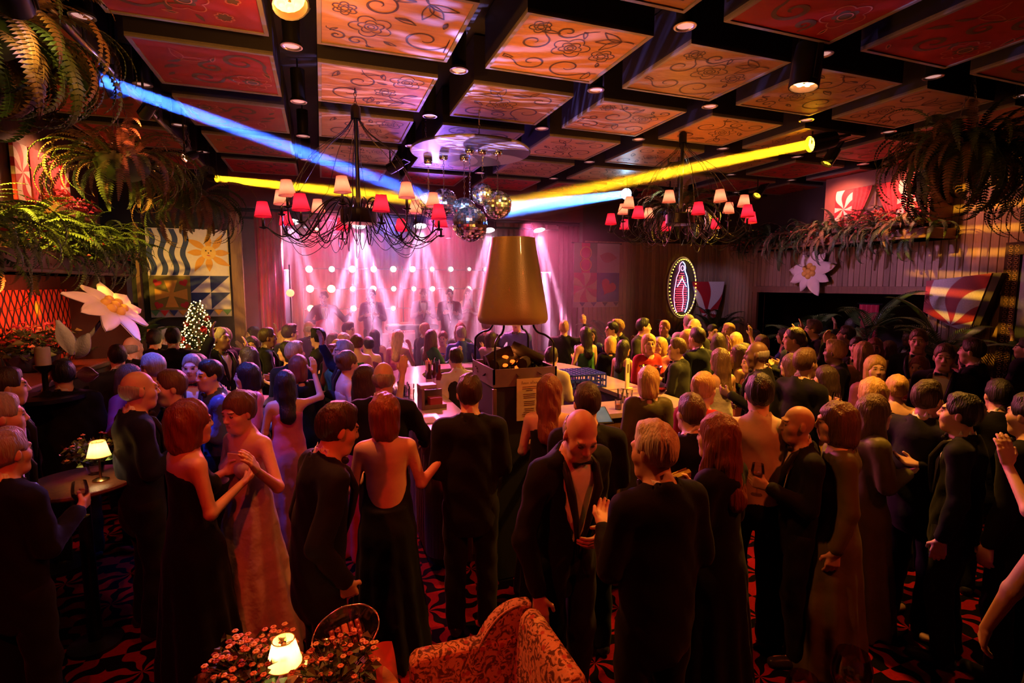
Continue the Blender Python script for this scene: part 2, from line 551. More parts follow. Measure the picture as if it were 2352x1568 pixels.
def fan_fill(b, P, z):
    n = len(P)
    cx_, cy_ = sum(p[0] for p in P) / n, sum(p[1] for p in P) / n
    b.add([(cx_, cy_, z)] + [(p[0], p[1], z) for p in P], [(0, i + 1, (i + 1) % n + 1) for i in range(n)])
def scroll_mesh(seed, red):
    op, clo, fill = scroll_design(seed, PW / 2 - .06, PD / 2 - .06)
    b = MB()
    lw = .011 if not red else .009
    T = Matrix.Translation((0, 0, .006))
    if red:
        b.mi = 1
        for P in fill: fan_fill(b, P, .007)
        for P in op: b.ribbon(P, [.03 * (.3 + math.sin(PI * i / (len(P) - 1))) for i in range(len(P))], T)
        b.mi = 0
        for i, P in enumerate(clo):
            if i % 2 == 0: b.ribbon(P, lw, Matrix.Translation((0, 0, .005)), True)
        return b.mesh('scrollwork', [m_line_l, m_leaf_p])
    for P in op: b.ribbon(P, [lw * (.5 + 1.1 * math.sin(PI * i / (len(P) - 1))) for i in range(len(P))], T)
    for P in clo: b.ribbon(P, lw * .9, T, True)
    return b.mesh('scrollwork', [m_line_d])
sm_w = [scroll_mesh(s, False) for s in range(11, 18)]
sm_r = [scroll_mesh(s, True) for s in range(31, 36)]
PANELS = []
for k in range(-2, 7):
    for j in range(-3, 5):
        px0, py0 = .03 + 1.28 * k, 3.32 + 1.262 * j
        if k == -2: px0 += .02
        red = k <= -1 or k >= 5 or j == 4 or (k >= 2 and j <= -1)
        p = link('ceiling_panel', cm, ceil, (px0 + PW / 2, py0 + PD / 2, PZ0))
        link('board', bm_r if red else bm_w, p)
        a = rnd.choice([0, PI]) if abs(PW - PD) > .001 else 0
        link('scrollwork', rnd.choice(sm_r if red else sm_w), p, None, (0, 0, a))
        PANELS.append((k, j))
# ------------------------------------------------------------------ show lights (each in its own housing) and haze
PINK, BLUE, YEL, RED, ORG, VIO = (1, .16, .42), (.025, .10, 1), (1, .46, .008), (1, .05, .02), (1, .30, .06), (.42, .16, 1)
def can_mesh():
    b = MB()
    b.lathe([(.03, .20), (.062, .19), (.07, .10), (.07, -.02), (.064, -.02), (.06, .06), (0.0, .07)], 18, cap=False)
    b.box((-.085, -.012, -.0), (-.075, .012, .27)); b.box((.075, -.012, 0), (.085, .012, .27)); b.box((-.085, -.012, .26), (.085, .012, .27))
    return b
can_me = can_mesh().mesh('housing', m_metal_blk, smooth='auto')
lens_me = {}
def par_can(loc, target, col, watts, deg, label, scale=1.0, lens=40.0, group=None, blend=.6, radius=.05, light=True, lens_col=None, name='stage_light'):
    """black spotlight housing hung from above; its lens glows and its lamp lights the room"""
    r = empty(name, loc, 0, label, 'spotlight', group)
    q = (Vector(target) - Vector(loc)).to_track_quat('-Z', 'Y')
    h = link('housing', can_me, r, None, q.to_euler(), scale)
    key = (tuple(lens_col or col), lens)
    if key not in lens_me:
        b = MB()
        for i in range(7):
            a = 2 * PI * i / 6
            c = (0, 0) if i == 6 else (.036 * math.cos(a), .036 * math.sin(a))
            b.lathe([(0.0, .004), (.012, .0), (.016, .008), (.016, .02)], 8, (c[0], c[1], .0), cap=False)
        b.lathe([(.062, .012), (0.0, .014)], 16, cap=False)
        lens_me[key] = b.mesh('lens', glow('lens_%02d' % len(lens_me), lens_col or col, lens), True)
    link('lens', lens_me[key], h)
    if light:
        d = (Vector(target) - Vector(loc)).normalized()
        spot('lamp', Vector(loc) + d * .03 * scale, target, col, watts, deg, blend, radius)
    return r
# ------------------------------------------------------------------ people: smooth-blended bodies meshed on a graded grid
def axis_coords(lo, hi, coarse, zones):
    out, p = [lo], lo
    while p < hi:
        st = coarse
        for c, h, s_ in zones:
            d = abs(p - c) - h
            st = min(st, s_ if d <= 0 else s_ + .35 * d)
        p += st
        out.append(p)
    return np.array(out, np.float32)
class Sdf:
    def __init__(s, lo, hi, coarse, zones):
        s.ax = [axis_coords(lo[i], hi[i], coarse, [(c[i], h, st) for c, h, st in zones]) for i in range(3)]
        s.F = np.full([len(a) for a in s.ax], .5, np.float32)
        s.cs = coarse
    def _sub(s, lo, hi, m):
        sl, co = [], []
        for i in range(3):
            a = np.searchsorted(s.ax[i], lo[i] - m); b = np.searchsorted(s.ax[i], hi[i] + m)
            sl.append(slice(a, b)); co.append(s.ax[i][a:b])
        return tuple(sl), np.ix_(*co)
    def _op(s, sl, d, k, op):
        A = s.F[sl]
        if A.size == 0: return
        if op == 'u':
            if k > 0:
                h = np.maximum(k - np.abs(A - d), 0) / k
                s.F[sl] = np.minimum(A, d) - h * h * k * .25
            else: s.F[sl] = np.minimum(A, d)
        else:
            d = -d
            if k > 0:
                h = np.maximum(k - np.abs(A - d), 0) / k
                s.F[sl] = np.maximum(A, d) + h * h * k * .25
            else: s.F[sl] = np.maximum(A, d)
    def cone(s, a, b, ra, rb, k=.02, op='u', R=None, flat=1.0):
        a, b = np.asarray(a, np.float32), np.asarray(b, np.float32)
        r = max(ra, rb)
        sl, (X, Y, Z) = s._sub(np.minimum(a, b) - r, np.maximum(a, b) + r, k + s.cs * 1.6)
        X, Y, Z = X - a[0], Y - a[1], Z - a[2]
        d = b - a
        if R is not None:
            R = np.asarray(R, np.float32)
            X, Y, Z = (R[0, i] * X + R[1, i] * Y + R[2, i] * Z for i in range(3))
            Y = Y / flat
            d = R.T @ d
            d[1] /= flat
        t = np.clip((X * d[0] + Y * d[1] + Z * d[2]) / max(float(d @ d), 1e-9), 0, 1)
        D = np.sqrt((X - t * d[0]) ** 2 + (Y - t * d[1]) ** 2 + (Z - t * d[2]) ** 2) - (ra + (rb - ra) * t)
        if flat < 1: D = D * (.5 + .5 * flat)
        s._op(sl, D, k, op)
    def ell(s, c, rad, R=None, k=.015, op='u'):
        c, rad = np.asarray(c, np.float32), np.asarray(rad, np.float32)
        m = float(rad.max())
        sl, (X, Y, Z) = s._sub(c - m, c + m, k + s.cs * 1.6)
        X, Y, Z = X - c[0], Y - c[1], Z - c[2]
        if R is not None:
            R = np.asarray(R, np.float32)
            X, Y, Z = (R[0, i] * X + R[1, i] * Y + R[2, i] * Z for i in range(3))
        q = np.sqrt((X / rad[0]) ** 2 + (Y / rad[1]) ** 2 + (Z / rad[2]) ** 2)
        g = np.sqrt((X / rad[0] ** 2) ** 2 + (Y / rad[1] ** 2) ** 2 + (Z / rad[2] ** 2) ** 2) + 1e-6
        s._op(sl, q * (q - 1) / g, k, op)
    def fn(s, lo, hi, f, k=.01, op='s'):
        sl, (X, Y, Z) = s._sub(np.asarray(lo), np.asarray(hi), 0)
        s._op(sl, f(X, Y, Z) + 0 * (X + Y + Z), k, op)
    def warp(s, f):
        X, Y, Z = np.ix_(*s.ax)
        s.F += f(X, Y, Z).astype(np.float32)
    def arrays(s):
        F = s.F
        I = F < 0
        nx, ny, nz = F.shape
        c = I[:-1, :-1, :-1].astype(np.int8)
        tot = np.zeros((nx - 1, ny - 1, nz - 1), np.int8)
        cor = [(i, j, k) for i in (0, 1) for j in (0, 1) for k in (0, 1)]
        for i, j, k in cor: tot += I[i:nx - 1 + i, j:ny - 1 + j, k:nz - 1 + k]
        act = (tot > 0) & (tot < 8)
        idx = np.argwhere(act)
        if len(idx) == 0: return np.zeros((0, 3)), np.zeros((0, 4), int)
        val = {q: F[idx[:, 0] + q[0], idx[:, 1] + q[1], idx[:, 2] + q[2]] for q in cor}
        P0 = np.stack([s.ax[i][idx[:, i]] for i in range(3)], 1)
        DP = np.stack([s.ax[i][idx[:, i] + 1] for i in range(3)], 1) - P0
        acc, n = np.zeros((len(idx), 3), np.float32), np.zeros(len(idx), np.float32)
        for ax_ in range(3):
            for q in cor:
                if q[ax_]: continue
                q2 = tuple(1 if i == ax_ else q[i] for i in range(3))
                a, b = val[q], val[q2]
                m = (a < 0) != (b < 0)
                t = np.where(m, a / np.where(a == b, 1, a - b), 0)
                for i in range(3):
                    co = P0[:, i] + DP[:, i] * (q[i] if i != ax_ else 0) + (DP[:, i] * t if i == ax_ else 0)
                    acc[:, i] += np.where(m, co, 0)
                n += m
        V = acc / n[:, None]
        num = np.full(act.shape, -1, np.int64)
        num[act] = np.arange(len(idx))
        Q = []
        for ax_ in range(3):
            lo = [slice(1, -1)] * 3; hi = [slice(1, -1)] * 3
            lo[ax_] = slice(0, F.shape[ax_] - 1); hi[ax_] = slice(1, F.shape[ax_])
            A, B = I[tuple(lo)], I[tuple(hi)]
            for flip, msk in ((False, A & ~B), (True, ~A & B)):
                e = np.argwhere(msk)
                if len(e) == 0: continue
                off = [1, 1, 1]; off[ax_] = 0
                e = e + np.array(off)
                u, v = [(1, 2), (2, 0), (0, 1)][ax_]
                def cell(du, dv):
                    g = e.copy(); g[:, u] -= du; g[:, v] -= dv
                    return num[g[:, 0], g[:, 1], g[:, 2]]
                q = np.stack([cell(1, 1), cell(0, 1), cell(0, 0), cell(1, 0)], 1)
                Q.append(q[:, ::-1] if flip else q)
        return V, np.concatenate(Q)
def np_mesh(name, V, Q, mats, midx=None):
    me = bpy.data.meshes.new(name)
    me.vertices.add(len(V)); me.vertices.foreach_set('co', np.asarray(V, np.float32).ravel())
    me.loops.add(Q.size); me.loops.foreach_set('vertex_index', Q.ravel().astype(np.int32))
    me.polygons.add(len(Q)); me.polygons.foreach_set('loop_start', np.arange(0, Q.size, 4, dtype=np.int32))
    me.polygons.foreach_set('use_smooth', np.ones(len(Q), bool))
    for m in mats: me.materials.append(m)
    if midx is not None: me.polygons.foreach_set('material_index', midx.astype(np.int32))
    me.update(calc_edges=True); me.validate()
    return me
def rot(ax_, a):
    c, s_ = math.cos(a), math.sin(a)
    return np.array({'x': [[1, 0, 0], [0, c, -s_], [0, s_, c]], 'y': [[c, 0, s_], [0, 1, 0], [-s_, 0, c]], 'z': [[c, -s_, 0], [s_, c, 0], [0, 0, 1]]}[ax_])
def nrm(v):
    v = np.asarray(v, float)
    return v / (np.linalg.norm(v) or 1)
ARMS = {  # elbow, wrist relative to the shoulder (x outward), hand direction, palm normal, curl
    'down': ((.045, -.03, -.29), (.06, .03, -.54), (0, .12, -1), (-1, .1, 0), .45),
    'pocket': ((.085, -.08, -.27), (.05, .07, -.47), (-.3, .4, -.9), (-.8, .1, .3), .5),
    'drink': ((.045, .02, -.28), (-.02, .25, -.17), (-.35, .85, .25), (-.8, -.4, .1), .75),
    'chat': ((.055, .03, -.27), (-.06, .24, -.2), (-.5, .8, .2), (-.3, -.3, .9), .35),
    'belly': ((.04, -.02, -.28), (-.10, .20, -.30), (-.9, .45, 0), (0, -1, .1), .5),
    'raise': ((.19, .10, .03), (.15, .20, .27), (0, .1, 1), (-.4, .9, 0), .25),
    'high': ((.14, .06, .22), (.10, .10, .46), (0, .05, 1), (0, 1, 0), .2),
    'side': ((.16, .06, -.24), (.22, .26, -.06), (.1, .5, .85), (-.7, .6, 0), .3),
    'chin': ((.06, .13, -.24), (-.02, .22, .02), (-.3, .3, .9), (-.4, -.8, 0), .6),
    'chair': ((.10, .04, -.28), (.16, .16, -.53), (0, .35, -1), (-.6, -.6, -.3), .35),
    'guitar_l': ((.20, .06, -.24), (.30, .24, -.14), (.2, .4, .8), (-.7, -.6, 0), .7),
    'guitar_r': ((.16, -.04, -.26), (-.04, .19, -.28), (-.9, .2, -.3), (0, -1, 0), .4),
}
HS = .96
QUAL = {'fg': (.020, .0062, .0052), 'mid': (.026, .009, .0075), 'crowd': (.034, .0125, .009)}
SKIN = [mat('skin_light', (.62, .36, .26), .5, var=.12, scale=14, bump=.05, bscale=120), mat('skin_tan', (.45, .24, .15), .5, var=.12, scale=14, bump=.05, bscale=120), mat('skin_deep', (.16, .08, .05), .45, var=.12, scale=14)]
m_lipc, m_eye, m_brow = mat('lips', (.40, .14, .11), .4), mat('eye', (.10, .09, .085), .12), mat('brow', (.06, .035, .02), .7)
def cloth(name, col, rough=.75, bump=.3, sheen=.04): return mat(name, col, rough, var=.3, scale=6, bump=bump, bscale=18, sheen=sheen, spec=.12)
C_BLACK, C_NAVY, C_CHAR = cloth('black_wool', (.006, .0055, .006)), cloth('navy_wool', (.008, .010, .022)), cloth('charcoal_wool', (.022, .021, .022))
C_WHITE, C_CREAM = cloth('white_cotton', (.72, .70, .68), .8, .15), cloth('cream_cotton', (.55, .44, .32), .8, .2)
C_SATIN = cloth('black_satin', (.02, .018, .022), .3, .1)
C_RED, C_PINK, C_GREEN, C_BLUE, C_GOLD, C_SILVER, C_PURP, C_OLIVE = cloth('red_velvet', (.40, .02, .03)), cloth('pink_satin', (.62, .16, .26), .45), cloth('green_silk', (.04, .14, .06), .45), cloth('blue_sequin', (.06, .10, .35), .3, .8), cloth('gold_sequin', (.48, .28, .07), .3, .9), cloth('silver_lace', (.42, .36, .34), .5, .8), cloth('plum_silk', (.18, .04, .16), .45), cloth('olive_silk', (.10, .09, .03), .45)
def hairm(name, col): return mat(name, col, .45, var=.6, scale=14, stretch=(5, 5, .6), bump=.8, bscale=22, spec=.4)
H_DARK, H_BROWN, H_AUB, H_BLOND, H_GREY, H_WHITE, H_BLACK = hairm('dark_brown_hair', (.035, .018, .01)), hairm('brown_hair', (.10, .05, .025)), hairm('auburn_hair', (.16, .04, .015)), hairm('blonde_hair', (.48, .28, .10)), hairm('grey_hair', (.28, .25, .23)), hairm('white_hair', (.68, .58, .46)), hairm('black_hair', (.012, .01, .01))

HANDS = {}
def person(q='crowd', sex='m', top='suit', hair='short', lean=0.0, roll=0.0, hyaw=0.0, hpitch=0.0, hroll=0.0, ra='down', la='down', shirt=None, main=None, skin=None, hairmat=None, loc=(0, 0, 0), rz=0.0, scale=1.0, bow=True, stance=.10, legs=True, skirt=.26, step=0.0, sleeves=False, open_back=.0, knee=False):
    coarse, hf, hd = QUAL[q]
    fem = sex == 'f'
    shw = .155 if fem else .182
    hipz = .93
    RT = rot('x', -lean) @ rot('y', roll)
    piv = np.array([0, 0, hipz + .05])
    T = lambda p: piv + RT @ (np.asarray(p, float) - piv)
    sh = {s_: T((s_ * shw, -.01, 1.435)) for s_ in (-1, 1)}
    neck0, neck1 = T((0, -.012, 1.46)), T((0, .012, 1.56))
    RH = RT @ rot('z', hyaw) @ rot('x', -hpitch) @ rot('y', hroll)
    hc = neck1 + RH @ np.array([0, .018, .085 * HS])
    H = lambda p: hc + RH @ (np.asarray(p, float) * HS)
    arms = {}
    for s_, nm in ((1, ra), (-1, la)):
        e, w, hdv, pn, cu = ARMS[nm] if isinstance(nm, str) else nm
        m = np.array([s_, 1, 1])
        arms[s_] = (sh[s_] + RT @ (np.array(e) * m), sh[s_] + RT @ (np.array(w) * m), nrm(RT @ (np.array(hdv) * m)), nrm(RT @ (np.array(pn) * m)), cu)
    hips = {s_: np.array([s_ * .095, 0, hipz - .02]) for s_ in (-1, 1)}
    knee_ = {s_: np.array([s_ * (stance + .005), .03 + s_ * step * .5, .50]) for s_ in (-1, 1)}
    ank = {s_: np.array([s_ * (stance + .01), -.02 + s_ * step, .09]) for s_ in (-1, 1)}
    pts = [hc + [0, 0, .2], hc - [.16, .16, 0], hc + [.16, .16, 0]] + [a[1] for a in arms.values()] + [a[1] + a[2] * .2 for a in arms.values()] + [a[0] for a in arms.values()] + [[-.3, -.22, 0], [.3, .26, 0]]
    lo, hi = np.min(pts, 0) - .1, np.max(pts, 0) + .1
    lo[2] = -.03
    # ---- skin
    zones = [(hc, .125, hf)] + [(a[1] + a[2] * .09, .095, hd) for a in arms.values()]
    S = Sdf(lo, hi, coarse, zones)
    I3 = RT
    S.cone(T((0, -.005, 1.0)), T((0, -.01, 1.16)), .150 if not fem else .145, .112 if fem else .145, .05, R=I3, flat=.68)
    S.cone(T((0, -.01, 1.16)), T((0, -.01, 1.36)), .112 if fem else .145, .142 if fem else .155, .06, R=I3, flat=.66)
    S.cone(sh[1] * .9 + sh[-1] * .1, sh[-1] * .9 + sh[1] * .1, .052, .052, .06)
    if fem:
        for s_ in (-1, 1): S.ell(T((s_ * .066, .078, 1.285)), (.058, .048, .055), RT, .035)
    S.cone(neck0, neck1, .058 if not fem else .05, .052 if not fem else .045, .035)
    S.cone(T((0, -.02, 1.43)), T((0, -.01, 1.49)), .062, .052, .05)
    for s_ in (-1, 1):
        e, w, hv, pn, cu = arms[s_]
        u0, u1, w0 = (.048, .04, .026) if not fem else (.04, .034, .023)
        S.cone(sh[s_], e, u0, u1, .03); S.cone(e, w, u1, w0, .02)
        side = nrm(np.cross(hv, pn)) * s_            # towards the thumb
        base = w + hv * .02
        kn = []
        for i, (o, L) in enumerate(((.030, .072), (.010, .082), (-.010, .077), (-.029, .060))):
            b0 = w + hv * .088 + side * o * (1.0) + hv * (-.006 * (i == 3))
            S.cone(base + side * o * .55, b0, .016, .0125, .012)
            d, p0 = hv.copy(), b0
            for f_, (sl_, r_) in enumerate(((.45, .0095), (.32, .0088), (.23, .0078))):
                an = cu * (.75, 1.0, .7)[f_] * (1 + .1 * i)
                d = nrm(d * math.cos(an) + pn * math.sin(an) * 1.0)
                p1 = p0 + d * L * sl_ * 1.12
                S.cone(p0, p1, r_ + .0006, r_, .004)
                p0 = p1
        t0 = w + hv * .03 + side * .026
        t1 = t0 + nrm(hv * .7 + side * .75 + pn * (.2 + .5 * cu)) * .042
        t2 = t1 + nrm(hv * .95 + side * (.35 - .5 * cu) + pn * (.2 + .6 * cu)) * .034
        S.cone(w + hv * .015, t0, .018, .015, .01); S.cone(t0, t1, .013, .0105, .008); S.cone(t1, t2, .0105, .0088, .004)
    if legs:
        for s_ in (-1, 1):
            S.cone(hips[s_], knee_[s_], .078, .052, .03); S.cone(knee_[s_], ank[s_], .05, .036, .02)
            S.cone(ank[s_] - [0, .01, .035], ank[s_] + [0, .14, -.055], .036, .03, .02)
    # head
    S.ell(H((0, -.012, .03)), np.array((.076, .096, .104)) * HS, RH, .02)
    S.ell(H((0, .022, -.04)), np.array((.064, .076, .085)) * HS, RH, .03)
    S.cone(H((-.028, .055, -.098)), H((.028, .055, -.098)), .026 * HS, .026 * HS, .03)
    S.cone(H((-.034, .082, .03)), H((.034, .082, .03)), .015 * HS, .015 * HS, .02)
    for s_ in (-1, 1):
        S.ell(H((s_ * .044, .058, -.022)), np.array((.022, .022, .024)) * HS, RH, .03)
        S.ell(H((s_ * .033, .100, .010)), np.array((.019, .017, .014)) * HS, RH, .012, 's')
        S.ell(H((s_ * .032, .082, .009)), np.array((.0125,) * 3) * HS, RH, .002)
        S.ell(H((s_ * .079, -.008, -.002)), np.array((.009, .02, .033)) * HS, RH @ rot('z', s_ * -.35), .008)
    S.cone(H((0, .092, .018)), H((0, .110, -.020)), .008 * HS, .0115 * HS, .012)
    S.cone(H((-.013, .104, -.026)), H((.013, .104, -.026)), .0085 * HS, .0085 * HS, .008)
    S.cone(H((-.02, .091, -.054)), H((.02, .091, -.054)), .007 * HS, .007 * HS, .006)
    S.cone(H((-.017, .089, -.067)), H((.017, .089, -.067)), .0075 * HS, .0075 * HS, .007)
    V, Q = S.arrays()
    C = (V[Q].mean(1) - hc) @ RH / HS
    mi = np.zeros(len(Q), int)
    ax_ = np.abs(C[:, 0])
    mi[((ax_ / .021) ** 2 + ((C[:, 2] + .060) / .0125) ** 2 < 1) & (C[:, 1] > .08)] = 1
    mi[(((ax_ - .032) / .0135) ** 2 + ((C[:, 2] - .009) / .0075) ** 2 < 1) & (C[:, 1] > .06)] = 2
    mi[(ax_ > .014) & (ax_ < .050) & (C[:, 2] > .030 - .08 * (ax_ - .03) ** 1) & (C[:, 2] < .039) & (C[:, 1] > .07)] = 3
    skin = skin or SKIN[0]
    root = link('person', np_mesh('person', V, Q, [skin, m_lipc, m_eye, hairmat or m_brow], mi), None, loc, (0, 0, rz), scale)
    part = lambda nm, s2, ms: link(nm, np_mesh(nm, *s2.arrays(), [ms]), root)
    # ---- hair
    hm = hairmat or H_BROWN
    if hair != 'none':
        hl, hh = hc - .2, hc + .22
        if hair in ('long', 'wavy'): hl = hl - np.array([.06, .08, .30])
        if hair == 'bob': hl = hl - np.array([0, 0, .06])
        G = Sdf(hl, hh, max(hf * 1.5, .009), [])
        if hair == 'bald':
            G.ell(H((0, -.024, .012)), np.array((.083, .096, .088)) * HS, RH, .01)
            G.ell(H((0, -.01, .115)), np.array((.13, .13, .085)) * HS, RH, .01, 's')
            G.ell(H((0, .12, .0)), np.array((.12, .125, .14)) * HS, RH, .01, 's')
            G.ell(H((0, -.02, -.12)), np.array((.1, .11, .07)) * HS, RH, .01, 's')
        else:
            th = .010 if hair == 'short' else .016
            G.ell(H((0, -.017, .036)), (np.array((.077, .098, .106)) + th) * HS, RH, .01)
            if hair == 'short':
                G.ell(H((0, .012, .112)), np.array((.06, .065, .035)) * HS, RH, .02)
            if hair == 'bob':
                G.cone(H((0, -.045, .03)), H((0, -.05, -.085)), .096 * HS, .098 * HS, .04)
            if hair in ('long', 'wavy'):
                G.cone(H((0, -.04, .02)), H((0, -.062, -.10)), .094 * HS, .09 * HS, .04)
                e1 = T((0, -.105, 1.33))
                G.cone(H((0, -.062, -.09)), e1, .085, .075, .05, R=RT, flat=.62)
                if hair == 'wavy':
                    for s_ in (-1, 1): G.cone(H((s_ * .07, -.01, -.05)), T((s_ * .10, .055, 1.34)), .042, .03, .04)
            if hair == 'updo':
                G.ell(H((0, -.10, .075)), np.array((.052, .05, .05)) * HS, RH, .02)
            if hair == 'quiff':
                G.cone(H((-.03, .05, .125)), H((.04, .055, .12)), .034 * HS, .03 * HS, .03)
            # clear the face and the nape
            fz = -.035 if hair != 'short' else -.03
            G.ell(H((0, .105, fz)), np.array((.072 if hair != 'short' else .085, .085, .105)) * HS, RH, .014, 's')
            if hair in ('short', 'updo', 'quiff'):
                G.ell(H((0, .0, -.125)), np.array((.12, .15, .075)) * HS, RH, .015, 's')
                for s_ in (-1, 1): G.ell(H((s_ * .09, .02, -.02)), np.array((.03, .035, .045)) * HS, RH, .01, 's')
        A = .0035 if hair in ('short', 'quiff', 'bald', 'updo') else .0045
        G.warp(lambda X, Y, Z: A * np.sin(70 * X + 25 * Z) * np.sin(60 * Y + 18 * Z + 1) + A * .6 * np.sin(130 * X - 90 * Y))
        part('hair', G, hm)
    # ---- clothes
    cc = min(coarse, .024)
    fold = lambda X, Y, Z: .0035 * np.sin(34 * Z + 9 * X + 5 * np.sin(7 * Y + 9 * X)) + .003 * np.sin(21 * X - 15 * Z + 13 * Y)
    def tor(G, g, z0=1.0):
        G.cone(T((0, -.005, z0)), T((0, -.01, 1.16)), (.15 if not fem else .145) + g, (.112 if fem else .145) + g, .05, R=RT, flat=.68)
        G.cone(T((0, -.01, 1.16)), T((0, -.01, 1.36)), (.112 if fem else .145) + g, (.142 if fem else .155) + g, .06, R=RT, flat=.66)
        if fem:
            for s_ in (-1, 1): G.ell(T((s_ * .066, .078, 1.285)), np.array((.058, .048, .055)) + g, RT, .035)
    def sleeves_(G, g, end=.9):
        G.cone(sh[1] * .9 + sh[-1] * .1, sh[-1] * .9 + sh[1] * .1, .052 + g, .052 + g, .05)
        G.cone(T((0, -.030, 1.41)), T((0, -.024, 1.490)), .088 + g, .062 + g, .03)
        for s_ in (-1, 1):
            e, w = arms[s_][:2]
            G.cone(sh[s_], e, .05 + g * 1.05, .042 + g, .03); G.cone(e, e + (w - e) * end, .042 + g, .031 + g, .02)
    def inv(X, Y, Z):
        X, Y, Z = X - piv[0], Y - piv[1], Z - piv[2]
        return tuple(RT[0, i] * X + RT[1, i] * Y + RT[2, i] * Z + piv[i] for i in range(3))
    def neck_cut(G, r=.066, g=0.0):
        G.cone(T((0, -.012, 1.47)), T((0, .03, 1.60)), r, r + .03, .004, 's')
    low = T((0, 0, .95)); box = (np.min([sh[1], sh[-1], low, *[a[0] for a in arms.values()], *[a[1] for a in arms.values()]], 0) - .2, np.max([sh[1], sh[-1], *[a[0] for a in arms.values()], *[a[1] for a in arms.values()]], 0) + .2)
    bl, bh = box
    bl = bl.copy(); bl[2] = min(bl[2], .70)
    bh = bh.copy(); bh[2] = max(T((0, 0, 1.60))[2], bh[2])
    main = main or C_BLACK
    if top in ('suit', 'open_suit'):
        G = Sdf(bl, bh, cc, [])
        tor(G, .021); sleeves_(G, .015)
        G.cone(T((0, -.005, 1.0)), np.array([0, .0, .84]) + (T((0, 0, 1.0)) - np.array([0, 0, 1.0])) * .3, .17, .185, .05, R=RT, flat=.70)
        neck_cut(G, .060)
        vb, sp_ = (1.10, .30) if top == 'suit' else (.98, .28)
        def vcut(X, Y, Z):
            x, y_, z = inv(X, Y, Z)
            return np.maximum(np.maximum(np.abs(x) - np.clip((z - vb) * sp_, 0, .085), -(y_ - .04)), vb - z)
        G.fn(bl, bh, vcut, .006)
        G.fn(bl, bh, lambda X, Y, Z: np.maximum(np.maximum(np.abs(inv(X, Y, Z)[0]) - .006 - np.clip(1.02 - Z, 0, .3) * .25, -(Y - .05)), Z - vb), .005)
        G.warp(fold)
        part('jacket', G, main)
        b = MB()
        for s_ in (-1, 1):
            P = [T((s_ * .068, -.02, 1.515)), T((s_ * .088, .075, 1.46)), T((s_ * .082, .125, 1.36)), T((s_ * .045, .130, 1.22)), T((s_ * .006, .128, vb))]
            b.tube(P, [.012, .02, .024, .018, .006], 6)
        o = b.obj('lapel', C_SATIN, root, smooth=True)
    if top in ('suit', 'open_suit', 'shirt', 'waistcoat'):
        G = Sdf(bl, bh, cc, [])
        if top in ('suit', 'open_suit'):
            tor(G, .008, 1.02)
        else:
            tor(G, .014, .98); sleeves_(G, .012)
        G.cone(T((0, -.016, 1.455)), T((0, .004, 1.552)), .071, .0635, .02)
        G.cone(T((0, .002, 1.50)), T((0, .03, 1.64)), .0545, .075, .003, 's')
        if top not in ('suit', 'open_suit'): G.warp(fold)
        part('shirt', G, shirt or C_WHITE)
        if bow:
            b = MB()
            MM = Matrix([list(RT[0]), list(RT[1]), list(RT[2])])
            c = T((0, .078, 1.492))
            b.ball(c, .011, 8, 6, M=MM)
            for s_ in (-1, 1):
                P = [c + RT @ np.array([s_ * t, 0, 0]) for t in (.004, .02, .045, .05)]
                b.tube(P, [.006, .012, .019, .017], 8)
            b.obj('bow_tie', C_SATIN, root, smooth=True)
    if top == 'waistcoat':
        G = Sdf(bl, bh, cc, [])
        tor(G, .022, .98)
        G.fn(bl, bh, lambda X, Y, Z: np.maximum(np.maximum(np.abs(inv(X, Y, Z)[0]) - np.clip((inv(X, Y, Z)[2] - 1.15) * .45, 0, .12), -(inv(X, Y, Z)[1] - .02)), 1.15 - inv(X, Y, Z)[2]), .005)
        neck_cut(G, .1)
        part('waistcoat', G, main)
    if top in ('suit', 'open_suit', 'shirt', 'waistcoat', 'blouse') and legs and not knee:
        G = Sdf(np.array([-.3, -.25, -.02]), np.array([.3, .3, 1.12]), cc, [])
        G.cone((0, -.005, .94), T((0, -.005, 1.03)), .158, .152, .03, R=np.eye(3), flat=.72)
        for s_ in (-1, 1):
            G.cone(hips[s_], knee_[s_], .098, .075, .03); G.cone(knee_[s_], ank[s_] + [0, 0, -.02], .075, .066, .02)
        G.warp(fold)
        part('trousers', G, C_BLACK if top != 'open_suit' else main)
    if top == 'blouse':
        G = Sdf(bl, bh, cc, [])
        tor(G, .012, .96); sleeves_(G, .012)
        neck_cut(G, .075)
        G.warp(fold)
        part('blouse', G, main)
    if top in ('dress', 'gown'):
        zt = 1.385 if not sleeves else 1.6
        G = Sdf(np.array([-.45, -.4, -.01]) + np.minimum(0, bl * [1, 1, 0] + [.3, .3, 0]), np.array([.45, .4, 1.6]) + np.maximum(0, bh * [1, 1, 0] - [.3, .3, 0]), cc, [])
        tor(G, .017 if sleeves else .013)
        if sleeves: sleeves_(G, .016); neck_cut(G, .080)
        zl = .02 if not knee else .48
        G.cone(T((0, -.005, 1.02)), (0, 0, .85), .152, .178, .05, R=np.eye(3), flat=.78)
        G.cone((0, 0, .87), (0, 0, zl), .18, skirt if not knee else .23, .04, R=np.eye(3), flat=.9)
        G.fn((-1, -1, -.2), (1, 1, zl + .001), lambda X, Y, Z: Z - zl, 0)
        if not sleeves:
            def topcut(X, Y, Z):
                x, y_, z = inv(X, Y, Z)
                return zt - open_back * np.clip(.03 - y_, 0, 1) * 3 + .018 * np.cos(x * 22) - z
            G.fn((-1, -1, 1.05), (1, 1, 1.7), topcut, .003)
        G.warp(lambda X, Y, Z: np.clip((.95 - Z) * .03, 0, .02) * np.sin(11 * np.arctan2(Y, X) + 3 * Z) + .5 * fold(X, Y, Z))
        part('dress', G, main)
